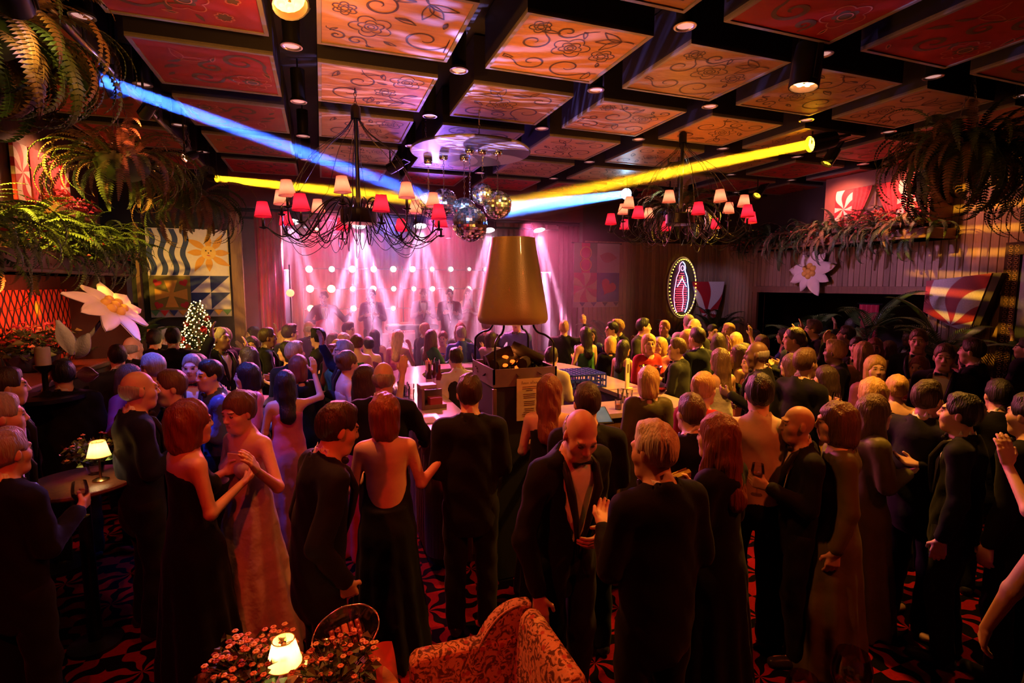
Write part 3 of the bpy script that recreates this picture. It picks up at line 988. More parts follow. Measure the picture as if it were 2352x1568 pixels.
    if legs:
        G = Sdf(np.array([-.25, -.3, -.02]), np.array([.25, .45, .16]), .018, [])
        for s_ in (-1, 1):
            a_ = ank[s_]
            G.cone((a_[0], a_[1] - .03, .045), (a_[0] + s_ * .015, a_[1] + .16, .03), .046, .038, .02)
        G.fn((-1, -1, -.1), (1, 1, .0), lambda X, Y, Z: Z - .0, 0)
        part('shoes', G, C_SATIN)
    HANDS[root.name] = {s_: arms[s_][1] + arms[s_][2] * .075 + arms[s_][3] * .03 for s_ in (-1, 1)}
    return root
def head_top_local(kw):
    lean, roll = kw.get('lean', 0), kw.get('roll', 0)
    RT = rot('x', -lean) @ rot('y', roll)
    piv = np.array([0, 0, .98])
    n1 = piv + RT @ (np.array([0, .012, 1.56]) - piv)
    RH = RT @ rot('z', kw.get('hyaw', 0)) @ rot('x', -kw.get('hpitch', 0)) @ rot('y', kw.get('hroll', 0))
    hc = n1 + RH @ np.array([0, .018, .085 * HS])
    return hc + RH @ np.array([0, -.012, .03]) * HS + np.array([0, 0, .112 * HS])
# ------------------------------------------------------------------ hung things: chandeliers, mirror balls, downlights, rig
def chain_links(b, p0, p1, link_=.045, w=.011, r=.0028):
    p0, p1 = Vector(p0), Vector(p1)
    d = p1 - p0
    n = max(1, int(d.length / (link_ * .8)))
    q = d.to_track_quat('Z', 'Y').to_matrix()
    for i in range(n):
        c = p0 + d * ((i + .5) / n)
        tw = Matrix.Rotation(PI / 2 * (i % 2), 3, 'Z')
        P = []
        for k in range(8):
            a = 2 * PI * k / 8
            P.append(c + q @ (tw @ Vector((w * math.cos(a), 0, link_ / 2 * math.sin(a)))))
        b.tube(P, r, 4, closed=True)
    return b
m_shade_o, m_shade_r = lamp_cloth('shade_coral', (.75, .28, .2), (1.0, .46, .52)), lamp_cloth('shade_red', (.6, .02, .03), (.85, .032, .18))
m_bulb = glow('warm_bulb', (1, .55, .2), 14)
def shade_mesh(m):
    b = MB()
    n = 24
    b.lathe([(.084, -.075), (.050, .075)], n, cap=False)
    b.tube([(.084 * math.cos(2 * PI * i / n), .084 * math.sin(2 * PI * i / n), -.075) for i in range(n)], .002, 5, closed=True)
    b.tube([(.050 * math.cos(2 * PI * i / n), .050 * math.sin(2 * PI * i / n), .075) for i in range(n)], .002, 5, closed=True)
    return b.mesh('lamp_shade', m, 'auto')
sh_o, sh_r = shade_mesh(m_shade_o), shade_mesh(m_shade_r)
bulb_me = MB().ball((0, 0, 0), .010, 8, 6, (1, 1, 1.5)).mesh('bulb', m_bulb, True)
def arc_pts(P, n=8):
    """Catmull-Rom through P"""
    P = [Vector(p) for p in P]
    Q = [P[0] * 2 - P[1]] + P + [P[-1] * 2 - P[-2]]
    out = []
    for i in range(1, len(Q) - 2):
        for k in range(n):
            t = k / n
            a, b_, c, d = Q[i - 1], Q[i], Q[i + 1], Q[i + 2]
            out.append(.5 * ((2 * b_) + (c - a) * t + (2 * a - 5 * b_ + 4 * c - d) * t * t + (3 * b_ - a - 3 * c + d) * t ** 3))
    out.append(P[-1])
    return out
def arm_mesh(r, z, cup):
    b = MB()
    b.tube(arc_pts([(.10, 0, -.02), (.16, 0, .13), (.30, 0, .10), (r * .75, 0, -.20), (r * .97, 0, -.14), (r, 0, z - .10)], 7), .0065, 6)
    b.tube([(r, 0, z - .12), (r, 0, z - .045)], .011, 8)
    b.lathe([(.004, -.135), (.034, -.125), (.036, -.118), (.006, -.118)], 14, (r, 0, z), cap=False)
    b.tube(arc_pts([(.11, .03, -.04), (.30, .05, -.16), (r * .7, .06, -.27), (r * .95, .05, -.16), (r * .9, .02, -.06)], 6), .0035, 5)
    return b.mesh('arm', m_metal_blk, True)
def tendril_mesh(h, r, zz, sw):
    P = arc_pts([(.02, 0, h), (.12, sw * .2, h - .14), (.40, sw, h - .38), (.60 * r / .7, sw * 1.4, h - .75), (.66 * r / .7, sw * 1.2, .02), (.52 * r / .7, sw, zz), (.34, sw * .4, zz + .06), (.22, 0, -.02)], 6)
    return MB().tube(P, .0028, 4).mesh('tendril', m_metal_blk, True)
AH = {(.80, -.02): 0, (.70, .10): 1}
arm_lo, arm_hi = arm_mesh(.80, -.02, 0), arm_mesh(.68, .13, 0)
tend = [tendril_mesh(.88, .72, -.34, .08), tendril_mesh(.88, .62, -.28, -.06), tendril_mesh(.88, .78, -.22, .15)]
def chandelier(loc, rz, label, watts):
    r = empty('chandelier', loc, rz, label, 'chandelier')
    MB().lathe([(.0, -.07), (.15, -.065), (.165, -.05), (.165, .05), (.15, .065), (.02, .075)], 28).obj('hub', m_metal_blk, r, smooth='auto')
    MB().tube([(0, 0, .05), (0, 0, .92)], .02, 12).lathe([(.045, .86), (.045, .96), (.03, .98), (.0, 1.0)], 16).lathe([(.0, .86), (.045, .86)], 16, cap=False).obj('stem', m_metal_blk, r, smooth='auto')
    chain_links(MB(), (0, 0, .98), (0, 0, ZC - loc[2])).obj('chain', m_metal_blk, r)
    spot('added_hub_uplight', (loc[0], loc[1], loc[2] + .10), (loc[0] + .02, loc[1], 4.4), (1, .28, .035), 55, 165, .4, .06)  # no uplight known here; added to warm the ceiling panels
    N = 8
    for i in range(N):
        for hi_ in (0, 1):
            a = 2 * PI * (i + .5 * hi_) / N
            R_, z = ((.80, -.02), (.68, .13))[hi_]
            am = link('arm', arm_hi if hi_ else arm_lo, r, None, (0, 0, a))
            s_ = link('lamp_shade', sh_o if hi_ else sh_r, r, (R_ * math.cos(a), R_ * math.sin(a), z + .03), (rnd.uniform(-.05, .05), rnd.uniform(-.05, .05), 0), .82)
            link('bulb', bulb_me, r, (R_ * math.cos(a), R_ * math.sin(a), z + .01))
            point('bulb_light', (R_ * math.cos(a), R_ * math.sin(a), z + .015), (1, .50, .20), watts * (1.0 if hi_ else 1.0), .022, r)
    for i in range(14):
        link('tendril', tend[i % 3], r, None, (0, 0, 2 * PI * i / 14 + rnd.uniform(-.1, .1)))
    return r
chandelier((.34, 5.08, 2.88), .15, 'black wire chandelier with red and coral shades in front of the stage, larger in view', .7)
chandelier((3.97, 5.18, 3.02), .35, 'black wire chandelier with red and coral shades hanging before the plank wall', .7)

# --- striped disc with mirror balls
m_disc = rays_mat('disc_rays', (.02, .02, .03), (.42, .42, .46), arms=5, amp=1.0, freq=5.5, rough=.35)
m_mirror = mat('mirror_tile', (.88, .89, .95), .17, metal=1.0, var=.12, scale=60)
DC = Vector((1.62, 5.83, 3.72))
disc = empty('ceiling_disc', DC, 0, 'round black and white wavy-rayed disc from which mirror balls hang', 'ceiling disc')
MB().lathe([(0, 0), (.66, 0), (.67, .012), (.66, .03), (0, .03)], 64).obj('plate', m_disc, disc, smooth='auto')
for a in (.4, 2.5, 4.6):
    chain_links(MB(), (.55 * math.cos(a), .55 * math.sin(a), .03), (.55 * math.cos(a), .55 * math.sin(a), ZC - DC.z), .05, .01).obj('chain', m_chrome, disc)
def ball_mesh(nu, nv):
    b = MB()
    R = random.Random(3)
    for i in range(nv):
        z0, z1 = -math.cos(PI * i / nv), -math.cos(PI * (i + 1) / nv)
        r0, r1 = math.sqrt(max(0, 1 - z0 * z0)), math.sqrt(max(0, 1 - z1 * z1))
        m = max(6, int(nu * max(r0, r1)))
        for k in range(m):
            g = .04 * 2 * PI / m
            a0, a1 = 2 * PI * k / m + g, 2 * PI * (k + 1) / m - g
            e, h_ = R.uniform(-.022, .022), R.uniform(-.022, .022)
            zz = (z1 - z0) * .05
            b.add([(r0 * q_ * math.cos(a_), r0 * q_ * math.sin(a_), z_ * q_) if lo_ else (r1 * q_ * math.cos(a_), r1 * q_ * math.sin(a_), z_ * q_) for q_, a_, z_, lo_ in ((1 + e + h_, a0, z0 + zz, 1), (1 - e + h_, a1, z0 + zz, 1), (1 - e - h_, a1, z1 - zz, 0), (1 + e - h_, a0, z1 - zz, 0))], [(0, 1, 2, 3)])
    return b.mesh('tiles', m_mirror)
bt = ball_mesh(38, 19)
bc = MB().ball((0, 0, 0), .95, 20, 12).mesh('core', m_black, True)
for (px, py, R_, dep, lab) in [(1020, 465, .155, 6.0, 'mirror ball in front of the stage, leftmost full ball under the disc'), (1067, 482, .14, 6.05, 'mirror ball behind the biggest ball of the cluster'), (1108, 446, .118, 5.75, 'smallest mirror ball, hanging highest of the cluster'), (1143, 471, .155, 5.8, 'rightmost mirror ball, where the blue and yellow beams meet'), (1080, 515, .19, 5.75, 'biggest mirror ball, hanging lowest of the cluster'), (985, 470, .14, 6.2, 'mirror ball half hidden behind chandelier shades')]:
    c = at_d(px, py, dep)
    r = empty('mirror_ball', c, rnd.uniform(0, 6), lab, 'mirror ball', 'mirror balls under the striped disc')
    link('core', bc, r, scale=R_); link('tiles', bt, r, scale=R_)
    tz = DC.z - c[2] - .045
    chain_links(MB(), (0, 0, R_), (0, 0, tz - .01), .04, .009, .0026).obj('chain', m_chrome, r)
    MB().lathe([(.0, 0), (.035, .0), (.05, .02), (.05, .05), (.0, .052)], 16, (0, 0, tz - .008)).obj('motor', m_chrome, r, smooth='auto')

# --- downlights hanging in the gaps between the cassettes
dl_h = MB().lathe([(.075, .02), (.078, .0), (.062, -.002), (.055, .015), (.06, .018), (.065, .30), (.03, .31), (0, .31)], 24, cap=False).mesh('housing', m_metal_blk, 'auto')
dl_l = MB().lathe([(0, .008), (.056, .008)], 20, cap=False).mesh('lens', glow('downlight_lens', (1, .55, .5), .45), True)
dl_ring = MB().lathe([(.056, .006), (.064, -.004), (.078, .0)], 24, cap=False).mesh('ring', mat('downlight_ring', (.45, .38, .4), .3, metal=.8), True)
ORD = ('first', 'second', 'third', 'fourth', 'fifth', 'sixth', 'seventh', 'eighth', 'ninth', 'tenth', 'eleventh')
rod_me = MB().tube([(0, 0, .3), (0, 0, ZC - 4.02)], .008, 6).mesh('rod', m_metal_blk)
for i in range(-2, 7):
    for j in range(-1, 5):
        x, y = -.15 + 1.283 * i, 3.17 + 1.252 * j
        if y > 9.4 or x < XL + .3: continue
        r = empty('downlight', (x, y, 4.02), 0, 'round pink ceiling downlight, %s row back from the stage, %s from the left wall' % (ORD[4 - j], ORD[i + 2]), 'ceiling light', 'downlights between the ceiling panels')
        h = link('housing', dl_h, r); link('ring', dl_ring, r); link('lens', dl_l, r)
        link('rod', rod_me, r)
# ------------------------------------------------------------------ greenery
m_fern = [mat('fern_green', (.10, .16, .03), .55, var=.5, scale=3), mat('fern_dark', (.045, .075, .02), .55, var=.5, scale=3), mat('fern_dry', (.16, .085, .035), .6, var=.5, scale=3)]
def frond_mesh(L, n, droop, w, m, lift=.9, seed=0):
    """arched rachis with pairs of narrow leaflets"""
    R = random.Random(seed)
    b = MB()
    P, ang = [Vector((0, 0, 0))], lift
    for i in range(n):
        ang -= droop / n * (.4 + 1.2 * i / n)
        P.append(P[-1] + Vector((math.cos(ang), 0, math.sin(ang))) * (L / n))
    b.tube(P[::2], [.004 * (1 - .8 * i / (len(P[::2]) - 1)) for i in range(len(P[::2]))], 3, cap=False)
    for i in range(2, n + 1):
        t = i / n
        ll = w * math.sin(PI * min(1, .12 + .88 * t)) ** .7 * (1.05 - .35 * t)
        d = (P[i] - P[i - 1]).normalized()
        up = Vector((-d.z, 0, d.x))
        for s_ in (-1, 1):
            tip = P[i] + Vector((0, s_, 0)) * ll * .92 + d * ll * .35 - up * ll * R.uniform(.1, .35)
            hw = L / n * .38
            mid = (P[i] + tip) * .5 + up * .004
            b.add([P[i] - d * hw, mid - d * hw * 1.1, tip, mid + d * hw * 1.1, P[i] + d * hw], [(0, 1, 3, 4), (1, 2, 3)] if s_ > 0 else [(4, 3, 1, 0), (3, 2, 1)])
    return b.mesh('frond', m)
FR = {}
for mi_, m in enumerate(m_fern):
    FR[mi_] = [frond_mesh(.55, 26, 1.6, .055, m, .7, 1), frond_mesh(.7, 30, 2.4, .06, m, .6, 2), frond_mesh(.8, 32, 3.0, .06, m, .3, 3), frond_mesh(.45, 22, 1.0, .05, m, .9, 4)]
def fern(name, loc, n, kinds, label, size=1.0, cat='fern', group=None, spread=.18, flat=1.0, hang=None, tilt=(-.3, .9), mats=(0,), face=None, seed=1):
    R = random.Random(seed)
    r = empty(name, loc, 0, label, cat, group)
    MB().ball((0, 0, -.02), spread * .9, 12, 8, (1, 1, .7 * flat)).obj('root_ball', m_fern[1], r, smooth=True)
    if hang is not None:
        b = MB()
        for a in (0, 2.1, 4.2): chain_links(b, (spread * .5 * math.cos(a), spread * .5 * math.sin(a), 0), (0, 0, hang - loc[2] - .25), .05, .01, .003)
        chain_links(b, (0, 0, hang - loc[2] - .25), (0, 0, hang - loc[2]), .05, .012, .003)
        b.obj('chain', m_steel, r)
    for i in range(n):
        a = R.uniform(0, 2 * PI) if face is None else R.gauss(face, .9)
        me = R.choice([FR[R.choice(mats)][k] for k in kinds])
        s_ = size * R.uniform(.7, 1.15)
        rr = spread * R.uniform(.2, .8)
        o = link('frond', me, r, (rr * math.cos(a), rr * math.sin(a), R.uniform(-.06, .06)), (R.uniform(-.3, .3), R.uniform(*tilt) * -1, a), s_)
    return r
def palm_leaf_mesh(L, n, w, m, droop=1.2):
    b = MB()
    P, ang = [Vector((0, 0, 0))], 1.25
    for i in range(n):
        ang -= droop / n * (.3 + 1.4 * i / n)
        P.append(P[-1] + Vector((math.cos(ang), 0, math.sin(ang))) * (L / n))
    b.tube(P[::2], [.009 * (1 - .75 * i / (len(P[::2]) - 1)) for i in range(len(P[::2]))], 4, cap=False)
    for i in range(int(n * .25), n + 1):
        t = i / n
        ll = w * (1.1 - .65 * abs(t - .5) * 1.6)
        d = (P[i] - P[i - 1]).normalized()
        up = Vector((-d.z, 0, d.x))
        for s_ in (-1, 1):
            tip = P[i] + Vector((0, s_, 0)) * ll * .8 + d * ll * .6 - up * ll * .15
            mid = P[i] + (tip - P[i]) * .45 + up * .015
            hw = .012
            b.add([P[i], mid - d * hw, tip, mid + d * hw], [(0, 1, 2, 3)] if s_ > 0 else [(3, 2, 1, 0)])
    return b.mesh('palm_leaf', m)
m_palm = mat('palm_green', (.05, .10, .025), .4, var=.4, scale=4)
PL = [palm_leaf_mesh(.95, 30, .28, m_palm, 1.3), palm_leaf_mesh(.75, 26, .24, m_palm, 1.7)]
m_pot = mat('black_pot', (.03, .028, .03), .5)
def palm(loc, n, label, size=1.0, h=1.0, seed=2, cat='palm'):
    R = random.Random(seed)
    r = empty('potted_palm', loc, 0, label, cat, 'potted palms along the walls')
    TOPH[r.name] = h + .4
    MB().lathe([(.0, 0), (.16, 0), (.2, .34), (.21, .36), (.18, .36), (.17, .3), (0, .3)], 20).obj('pot', m_pot, r, smooth='auto')
    b = MB()
    for i in range(4): b.tube([(R.uniform(-.05, .05), R.uniform(-.05, .05), .28), (R.uniform(-.05, .05), R.uniform(-.05, .05), h * .6), (R.uniform(-.08, .08), R.uniform(-.08, .08), h)], [.02, .016, .012], 6)
    b.obj('stem', m_fern[2], r, smooth=True)
    for i in range(n):
        link('palm_leaf', R.choice(PL), r, (R.uniform(-.05, .05), R.uniform(-.05, .05), h * R.uniform(.8, 1.02)), (0, R.uniform(-.35, .5), 2 * PI * i / n + R.uniform(-.3, .3)), size * R.uniform(.75, 1.1))
    return r
m_leaf = [mat('leaf_green', (.06, .10, .025), .5, var=.5, scale=6), mat('leaf_red', (.32, .03, .02), .55, var=.4, scale=6), mat('petal_pink', (.55, .06, .09), .6, var=.4, scale=8)]
def leafy(name, parent, lo, hi, n, mats, ls=.05, seed=5, sag=0.0):
    """loose leaves filling a box, one part"""
    R = random.Random(seed)
    b = MB()
    for i in range(n):
        c = Vector((R.uniform(lo[0], hi[0]), R.uniform(lo[1], hi[1]), R.uniform(lo[2], hi[2])))
        q = Matrix.Rotation(R.uniform(0, 6.3), 3, 'Z') @ Matrix.Rotation(R.uniform(-1.2, 1.2), 3, 'X')
        l, w = ls * R.uniform(.6, 1.3), ls * .45 * R.uniform(.7, 1.2)
        b.mi = R.randrange(len(mats))
        b.add([c + q @ Vector(p) for p in ((0, 0, 0), (l * .4, w, .008), (l, 0, -.01), (l * .4, -w, .008))], [(0, 1, 2, 3)])
    o = b.obj(name, list(mats), parent)
    o['kind'] = 'stuff'
    return o
# hanging ferns
fern('hanging_fern', (-1.72, 3.75, 3.66), 95, (1, 2, 2), 'big dark fern hanging in the upper left corner beside the blue beam', 1.0, hang=ZC, spread=.28, mats=(1, 2), tilt=(-.9, .5), seed=11)
fern('hanging_fern', (-2.3, 4.7, 3.85), 50, (1, 2, 2), 'dark trailing fern hanging just behind the upper left corner fern', .75, hang=ZC, spread=.25, mats=(1, 2), tilt=(-1.0, .3), seed=12)
fern('hanging_fern', (-1.75, 6.1, 3.42), 110, (0, 1, 2), 'hanging fern lit yellow and coral above the harlequin banner', .95, hang=ZC, spread=.26, mats=(0, 2, 2), tilt=(-.6, .9), seed=13)
fern('hanging_fern', (-1.45, 7.3, 3.30), 80, (1, 2, 2), 'brown hanging fern trailing over the top of the harlequin banner', 1.0, hang=ZC, spread=.25, mats=(2, 1), tilt=(-.9, .6), seed=14)
fern('hanging_fern', (5.75, 3.3, 3.52), 170, (1, 2, 2), 'big dark fern hanging on a chain at the upper right edge', 1.05, hang=ZC, spread=.3, mats=(1, 1, 2), tilt=(-.9, .8), seed=15)
fern('hanging_fern', (7.0, 3.0, 3.32), 80, (1, 2, 2), 'dark trailing fern beneath the right-hand corner fern', 1.1, hang=ZC, spread=.3, mats=(1, 2), tilt=(-1.1, .4), seed=16)
fern('hanging_fern', (5.25, 6.9, 3.45), 90, (0, 1, 2), 'brown fern hanging behind the chandelier by the plank wall', 1.0, hang=ZC, spread=.25, mats=(2, 1), tilt=(-1.0, .8), seed=17)
# ledge planters
m_fascia = wood('ledge_board', (.22, .09, .045), grain=(1, 8, 1))
def ledge(name, x0, x1, y0, y1, z0, z1, label, face, n, mats, seed, top=.12):
    r = empty(name, ((x0 + x1) / 2, (y0 + y1) / 2, z0), 0, label, 'planter')
    hx, hy, h = (x1 - x0) / 2, (y1 - y0) / 2, z1 - z0
    MB().bbox((0, 0, h / 2), (2 * hx, 2 * hy, h), b=.01).obj('trough', m_fascia, r)
    MB().bbox((0, 0, .02), (2 * hx + .08, 2 * hy + .06, .04), b=.008).obj('moulding', m_post, r)
    R = random.Random(seed)
    for i in range(n):
        me = FR[R.choice(mats)][R.choice((0, 1, 1, 2))]
        link('frond', me, r, (R.uniform(-hx * .25, hx * .95) * (1 if face == 0 else -1), R.uniform(-hy, hy), h + R.uniform(-.03, top)), (R.uniform(-.4, .4), -R.uniform(-.7, .8), R.gauss(face, .6)), R.uniform(.6, 1.05))
    leafy('red_leaves', r, (-hx - .2, -hy, h * .3), (hx + .25, hy, h + .25), 220, (m_leaf[1], m_leaf[2]), .06, seed)
    leafy('green_leaves', r, (-hx - .15, -hy, h * .5), (hx + .2, hy, h + .2), 260, (m_leaf[0],), .06, seed + 1)
    return r
ledge('balcony_planter', XL + .02, -2.35, 4.6, 8.15, 2.36, 2.56, 'long wooden ledge planter overflowing with yellow-lit ferns above the red alcove', 0.0, 290, (0, 0, 0, 1), 21, .26)
ledge('balcony_planter', 7.80, XR - .05, 4.9, 6.6, 2.90, 3.05, 'ledge planter of dark ferns and red flowers under the striped-shutter window', PI, 200, (1, 1, 2), 23, .03)
ledge('balcony_planter', 8.0, XR - .05, 6.65, 8.7, 2.92, 3.04, 'dark ledge planter of ferns left of the shuttered window', PI, 150, (1, 1, 2), 25)
# potted palms
palm((7.6, 4.45, 0), 12, 'dark potted palm in front of the tilted striped board', 1.0, 1.35, 3)
palm((7.6, 5.45, 0), 10, 'tall thin palm catching yellow light beside the doorway', 1.0, 1.5, 4)
palm((7.7, 6.6, 0), 12, 'potted palm standing in the middle of the dark doorway', 1.0, 1.25, 5)
palm((7.75, 8.8, 0), 12, 'yellow-lit palm below the small striped shield', .9, 1.3, 6)
palm((-2.5, 8.55, 0), 9, 'grey-leaved palm between the paper flower and the harlequin banner', .8, 1.45, 7)
palm((5.2, 8.9, 0), 8, 'thin palm before the heart and rings banner', .8, 1.3, 8)
palm((6.75, 8.85, 0), 8, 'reddish palm to the left of the light-bulb figure sign', .8, 1.1, 9)
# ------------------------------------------------------------------ wall pieces: banners, signs, flowers, windows, alcove
m_navy, m_cream, m_olive, m_gold, m_redp, m_greenp, m_bluep, m_pale = (mat(n_, c_, .7, var=.12, scale=20, bump=.1, bscale=14) for n_, c_ in (('navy_cloth', (.015, .03, .12)), ('cream_cloth', (.62, .52, .46)), ('olive_cloth', (.20, .15, .02)), ('gold_cloth', (.62, .28, .03)), ('red_cloth', (.48, .02, .02)), ('green_cloth', (.06, .16, .05)), ('blue_cloth', (.02, .06, .25)), ('pale_cloth', (.35, .30, .30))))
def patch(parent, name, poly, m, y0=-.004, d=.003):
    return MB().prism(poly, d).obj(name, m, parent, (0, y0, 0))
def heart(cx_, cz, r, a=0.0, n=28):
    P = []
    for i in range(n):
        t = 2 * PI * i / n
        x, z = 16 * math.sin(t) ** 3 / 17, (13 * math.cos(t) - 5 * math.cos(2 * t) - 2 * math.cos(3 * t) - math.cos(4 * t)) / 17
        P.append((cx_ + r * (x * math.cos(a) - z * math.sin(a)), cz + r * (x * math.sin(a) + z * math.cos(a))))
    return P
def wavy_strip(x, w, z0, z1, amp, k, n=24):
    f_ = lambda z: amp * math.sin(k * (z - z0) / (z1 - z0) * 2 * PI)
    zs = [z0 + (z1 - z0) * i / n for i in range(n + 1)]
    return [(x - w / 2 + f_(z), z) for z in zs] + [(x + w / 2 + f_(z), z) for z in zs[::-1]]
def banner_base(loc, w, h, label):
    r = empty('wall_banner', loc, 0, label, 'banner')
    b = MB()
    nx, nz = 24, 3
    V = [(w * i / nx, .006 * math.sin(i * 1.3) + .004, h * j / nz) for j in range(nz + 1) for i in range(nx + 1)]
    V += [(p[0], p[1] + .008, p[2]) for p in V]
    o = (nx + 1) * (nz + 1)
    F = []
    for j in range(nz):
        for i in range(nx):
            a = j * (nx + 1) + i
            F += [(a, a + 1, a + nx + 2, a + nx + 1), (o + a, o + a + nx + 1, o + a + nx + 2, o + a + 1)]
    b.add(V, F)
    b.obj('cloth', m_pale, r, smooth=True)
    MB().tube([(-.05, .012, h), (w + .05, .012, h)], .014, 10).obj('rail', m_metal_blk, r, smooth=True)
    return r
w, h = 1.12, 1.38
r = banner_base((-2.52, YF - .06, 1.75), w, h, 'harlequin banner with a sun, navy waves, hearts and triangles beside the stage')
hb = .12
zm, xm = hb + (h - hb) * .42, w * .5
patch(r, 'field', [(0, zm), (xm, zm), (xm, h), (0, h)], m_cream, -.006)
for i in range(4): patch(r, 'wave_stripe', wavy_strip(.06 + .15 * i, .075, zm + .01, h - .01, .028, 1.6), m_navy, -.010)
patch(r, 'field', [(xm, zm), (w, zm), (w, h), (xm, h)], m_cream, -.006)
sx, sz = xm + (w - xm) * .5, (zm + h) / 2
for i in range(8):
    a = 2 * PI * i / 8 + PI / 2
    L = .29 if i % 2 == 0 else .35
    P = leaf_outline(sx + .06 * math.cos(a), sz + .06 * math.sin(a), L - .05, .06, a, .22 * (i % 2), 10)
    patch(r, 'sun_ray', P, m_gold, -.010)
patch(r, 'sun_face', circle(sx, sz, .105, 28), mat('sun_yellow', (.70, .42, .10), .6), -.014)
for dx, dz, rr in ((-.035, .03, .012), (.035, .03, .012), (0, -.005, .01)): patch(r, 'sun_feature', circle(sx + dx, sz + dz, rr, 10), m_line_d, -.018)
patch(r, 'sun_mouth', leaf_outline(sx - .035, sz - .04, .07, .008, 0, -.25, 8), m_redp, -.018)
patch(r, 'field', [(0, hb), (xm, hb), (xm, zm), (0, zm)], m_olive, -.006)
cx_, cz = xm * .52, hb + (zm - hb) * .45
patch(r, 'cross', [(cx_ - .03, cz + .03), (cx_ - .09, cz + .22), (cx_ + .09, cz + .22), (cx_ + .03, cz + .03), (cx_ + .22, cz + .09), (cx_ + .22, cz - .09), (cx_ + .03, cz - .03), (cx_ + .09, cz - .2), (cx_ - .09, cz - .2), (cx_ - .03, cz - .03), (cx_ - .22, cz - .09), (cx_ - .22, cz + .09)], m_gold, -.010)
for dx, dz in ((-.18, .18), (.18, .18), (-.18, -.17), (.18, -.17)): patch(r, 'heart', heart(cx_ + dx, cz + dz, .065, .4 * (1 if dx > 0 else -1)), m_redp, -.014)
patch(r, 'field', [(xm, hb), (w, hb), (w, zm), (xm, zm)], m_cream, -.006)
for i in range(2):
    for j in range(2):
        x0, x1 = xm + (w - xm) * i / 2, xm + (w - xm) * (i + 1) / 2
        z0, z1 = hb + (zm - hb) * j / 2, hb + (zm - hb) * (j + 1) / 2
        patch(r, 'triangle', [(x0, z0), (x1, z1), (x0, z1)], m_navy, -.010)
for i in range(9):
    patch(r, 'pennant', [(w * i / 9, hb - .01), (w * (i + 1) / 9, hb - .01), (w * (i + .5) / 9, .02)], (m_greenp, m_redp, m_navy, m_gold)[i % 4], -.010)
w, h = 1.05, 1.3
r = banner_base((4.78, YF - .06, 1.8), w, h, 'heart, rings and rays banner right of the stage, half lost in haze')
hb = .11
zm, xm = hb + (h - hb) * .5, w * .5
patch(r, 'field', [(0, zm), (xm, zm), (xm, h), (0, h)], m_greenp, -.006)
patch(r, 'stripe', [(.17, zm), (.36, zm), (.36, h), (.17, h)], m_redp, -.010)
for cz in (zm + .16, zm + .4):
    o = MB()
    o.tube([(xm * .5 + .12 * math.cos(a), 0, cz + .12 * math.sin(a)) for a in [2 * PI * i / 30 for i in range(30)]], .013, 6, closed=True)
    o.obj('ring', m_gold, r, (0, -.014, 0), smooth=True)
patch(r, 'field', [(xm, zm), (w, zm), (w, h), (xm, h)], m_pale, -.006)
patch(r, 'leaf', leaf_outline(xm + .06, zm + .35, .4, .13, -.3, .2), mat('dusty_rose', (.32, .16, .14), .7), -.010)
fr_ = MB().box((0, -.003, hb), (xm, 0, zm)).obj('rays_field', rays_mat('banner_rays', (.5, .03, .02), (.62, .45, .16), arms=5, amp=1.0, freq=9, axes='XZ', center=(xm / 2, (hb + zm) / 2)), r, (0, -.004, 0))
patch(r, 'field', [(xm, hb), (w, hb), (w, zm), (xm, zm)], m_bluep, -.006)
patch(r, 'heart', heart(xm * 1.5, (hb + zm) / 2 + .01, .19, -.5), m_redp, -.010)
for i in range(8): patch(r, 'pennant', [(w * i / 8, hb - .01), (w * (i + 1) / 8, hb - .01), (w * (i + .5) / 8, .02)], (m_pale, m_navy)[i % 2], -.010)

# oversized paper edelweiss
m_petal = mat('felt_petal', (.78, .58, .48), .8, var=.1)
m_pollen = mat('felt_yellow', (.75, .38, .06), .8, var=.15)
def edelweiss(name, loc, R_, M, label, n=9, stem=None, squash=1.0, seed=3):
    q = random.Random(seed)
    r = empty(name, loc, 0, label, 'paper flower')
    for i in range(n):
        a = 2 * PI * i / n + q.uniform(-.12, .12)
        L = R_ * q.uniform(.82, 1.08)
        wd_ = R_ * q.uniform(.2, .27)
        k = 10
        V, F = [], []
        for s_ in range(2):
            for t in range(k + 1):
                u = t / k
                ww = wd_ * math.sin(PI * min(1, u * .86 + .14)) ** .7 * (1 if u < .99 else .1)
                for v in (-1, -.5, 0, .5, 1):
                    z = .10 * R_ * math.sin(PI * u) - .05 * R_ * v * v - (.03 * R_ if s_ else 0) + .02 * R_ * (i % 2)
                    x, y_ = u * L, v * ww
                    V.append(M @ Vector((x * math.cos(a) - y_ * math.sin(a), x * math.sin(a) + y_ * math.cos(a), z)))
        o = (k + 1) * 5
        for t in range(k):
            for v in range(4):
                a0 = t * 5 + v
                F += [(a0, a0 + 5, a0 + 6, a0 + 1), (o + a0, o + a0 + 1, o + a0 + 6, o + a0 + 5)]
            for e in (0, 4):
                F.append((t * 5 + e, t * 5 + 5 + e, o + t * 5 + 5 + e, o + t * 5 + e))
        MB().add(V, F).obj('petal', m_petal, r, smooth=True)
    for i in range(7):
        a = 2 * PI * i / 6
        c = Vector((0, 0, .1 * R_)) if i == 6 else Vector((.2 * R_ * math.cos(a), .2 * R_ * math.sin(a), .09 * R_))
        MB().ball(M @ c, .115 * R_, 12, 8).obj('floret', m_pollen, r, smooth=True)
    return r
Mr = Matrix.Rotation(-PI / 2 * .92, 3, 'Y') @ Matrix.Identity(3)
edelweiss('paper_edelweiss', (8.32, 7.1, 2.50), .47, Mr, 'white paper edelweiss mounted on the planks above the doorway', 9, seed=4)
fl_c = at_d(258, 708, 4.7)
cr, cu, cb = (Vector(RW[:, i]) for i in range(3))
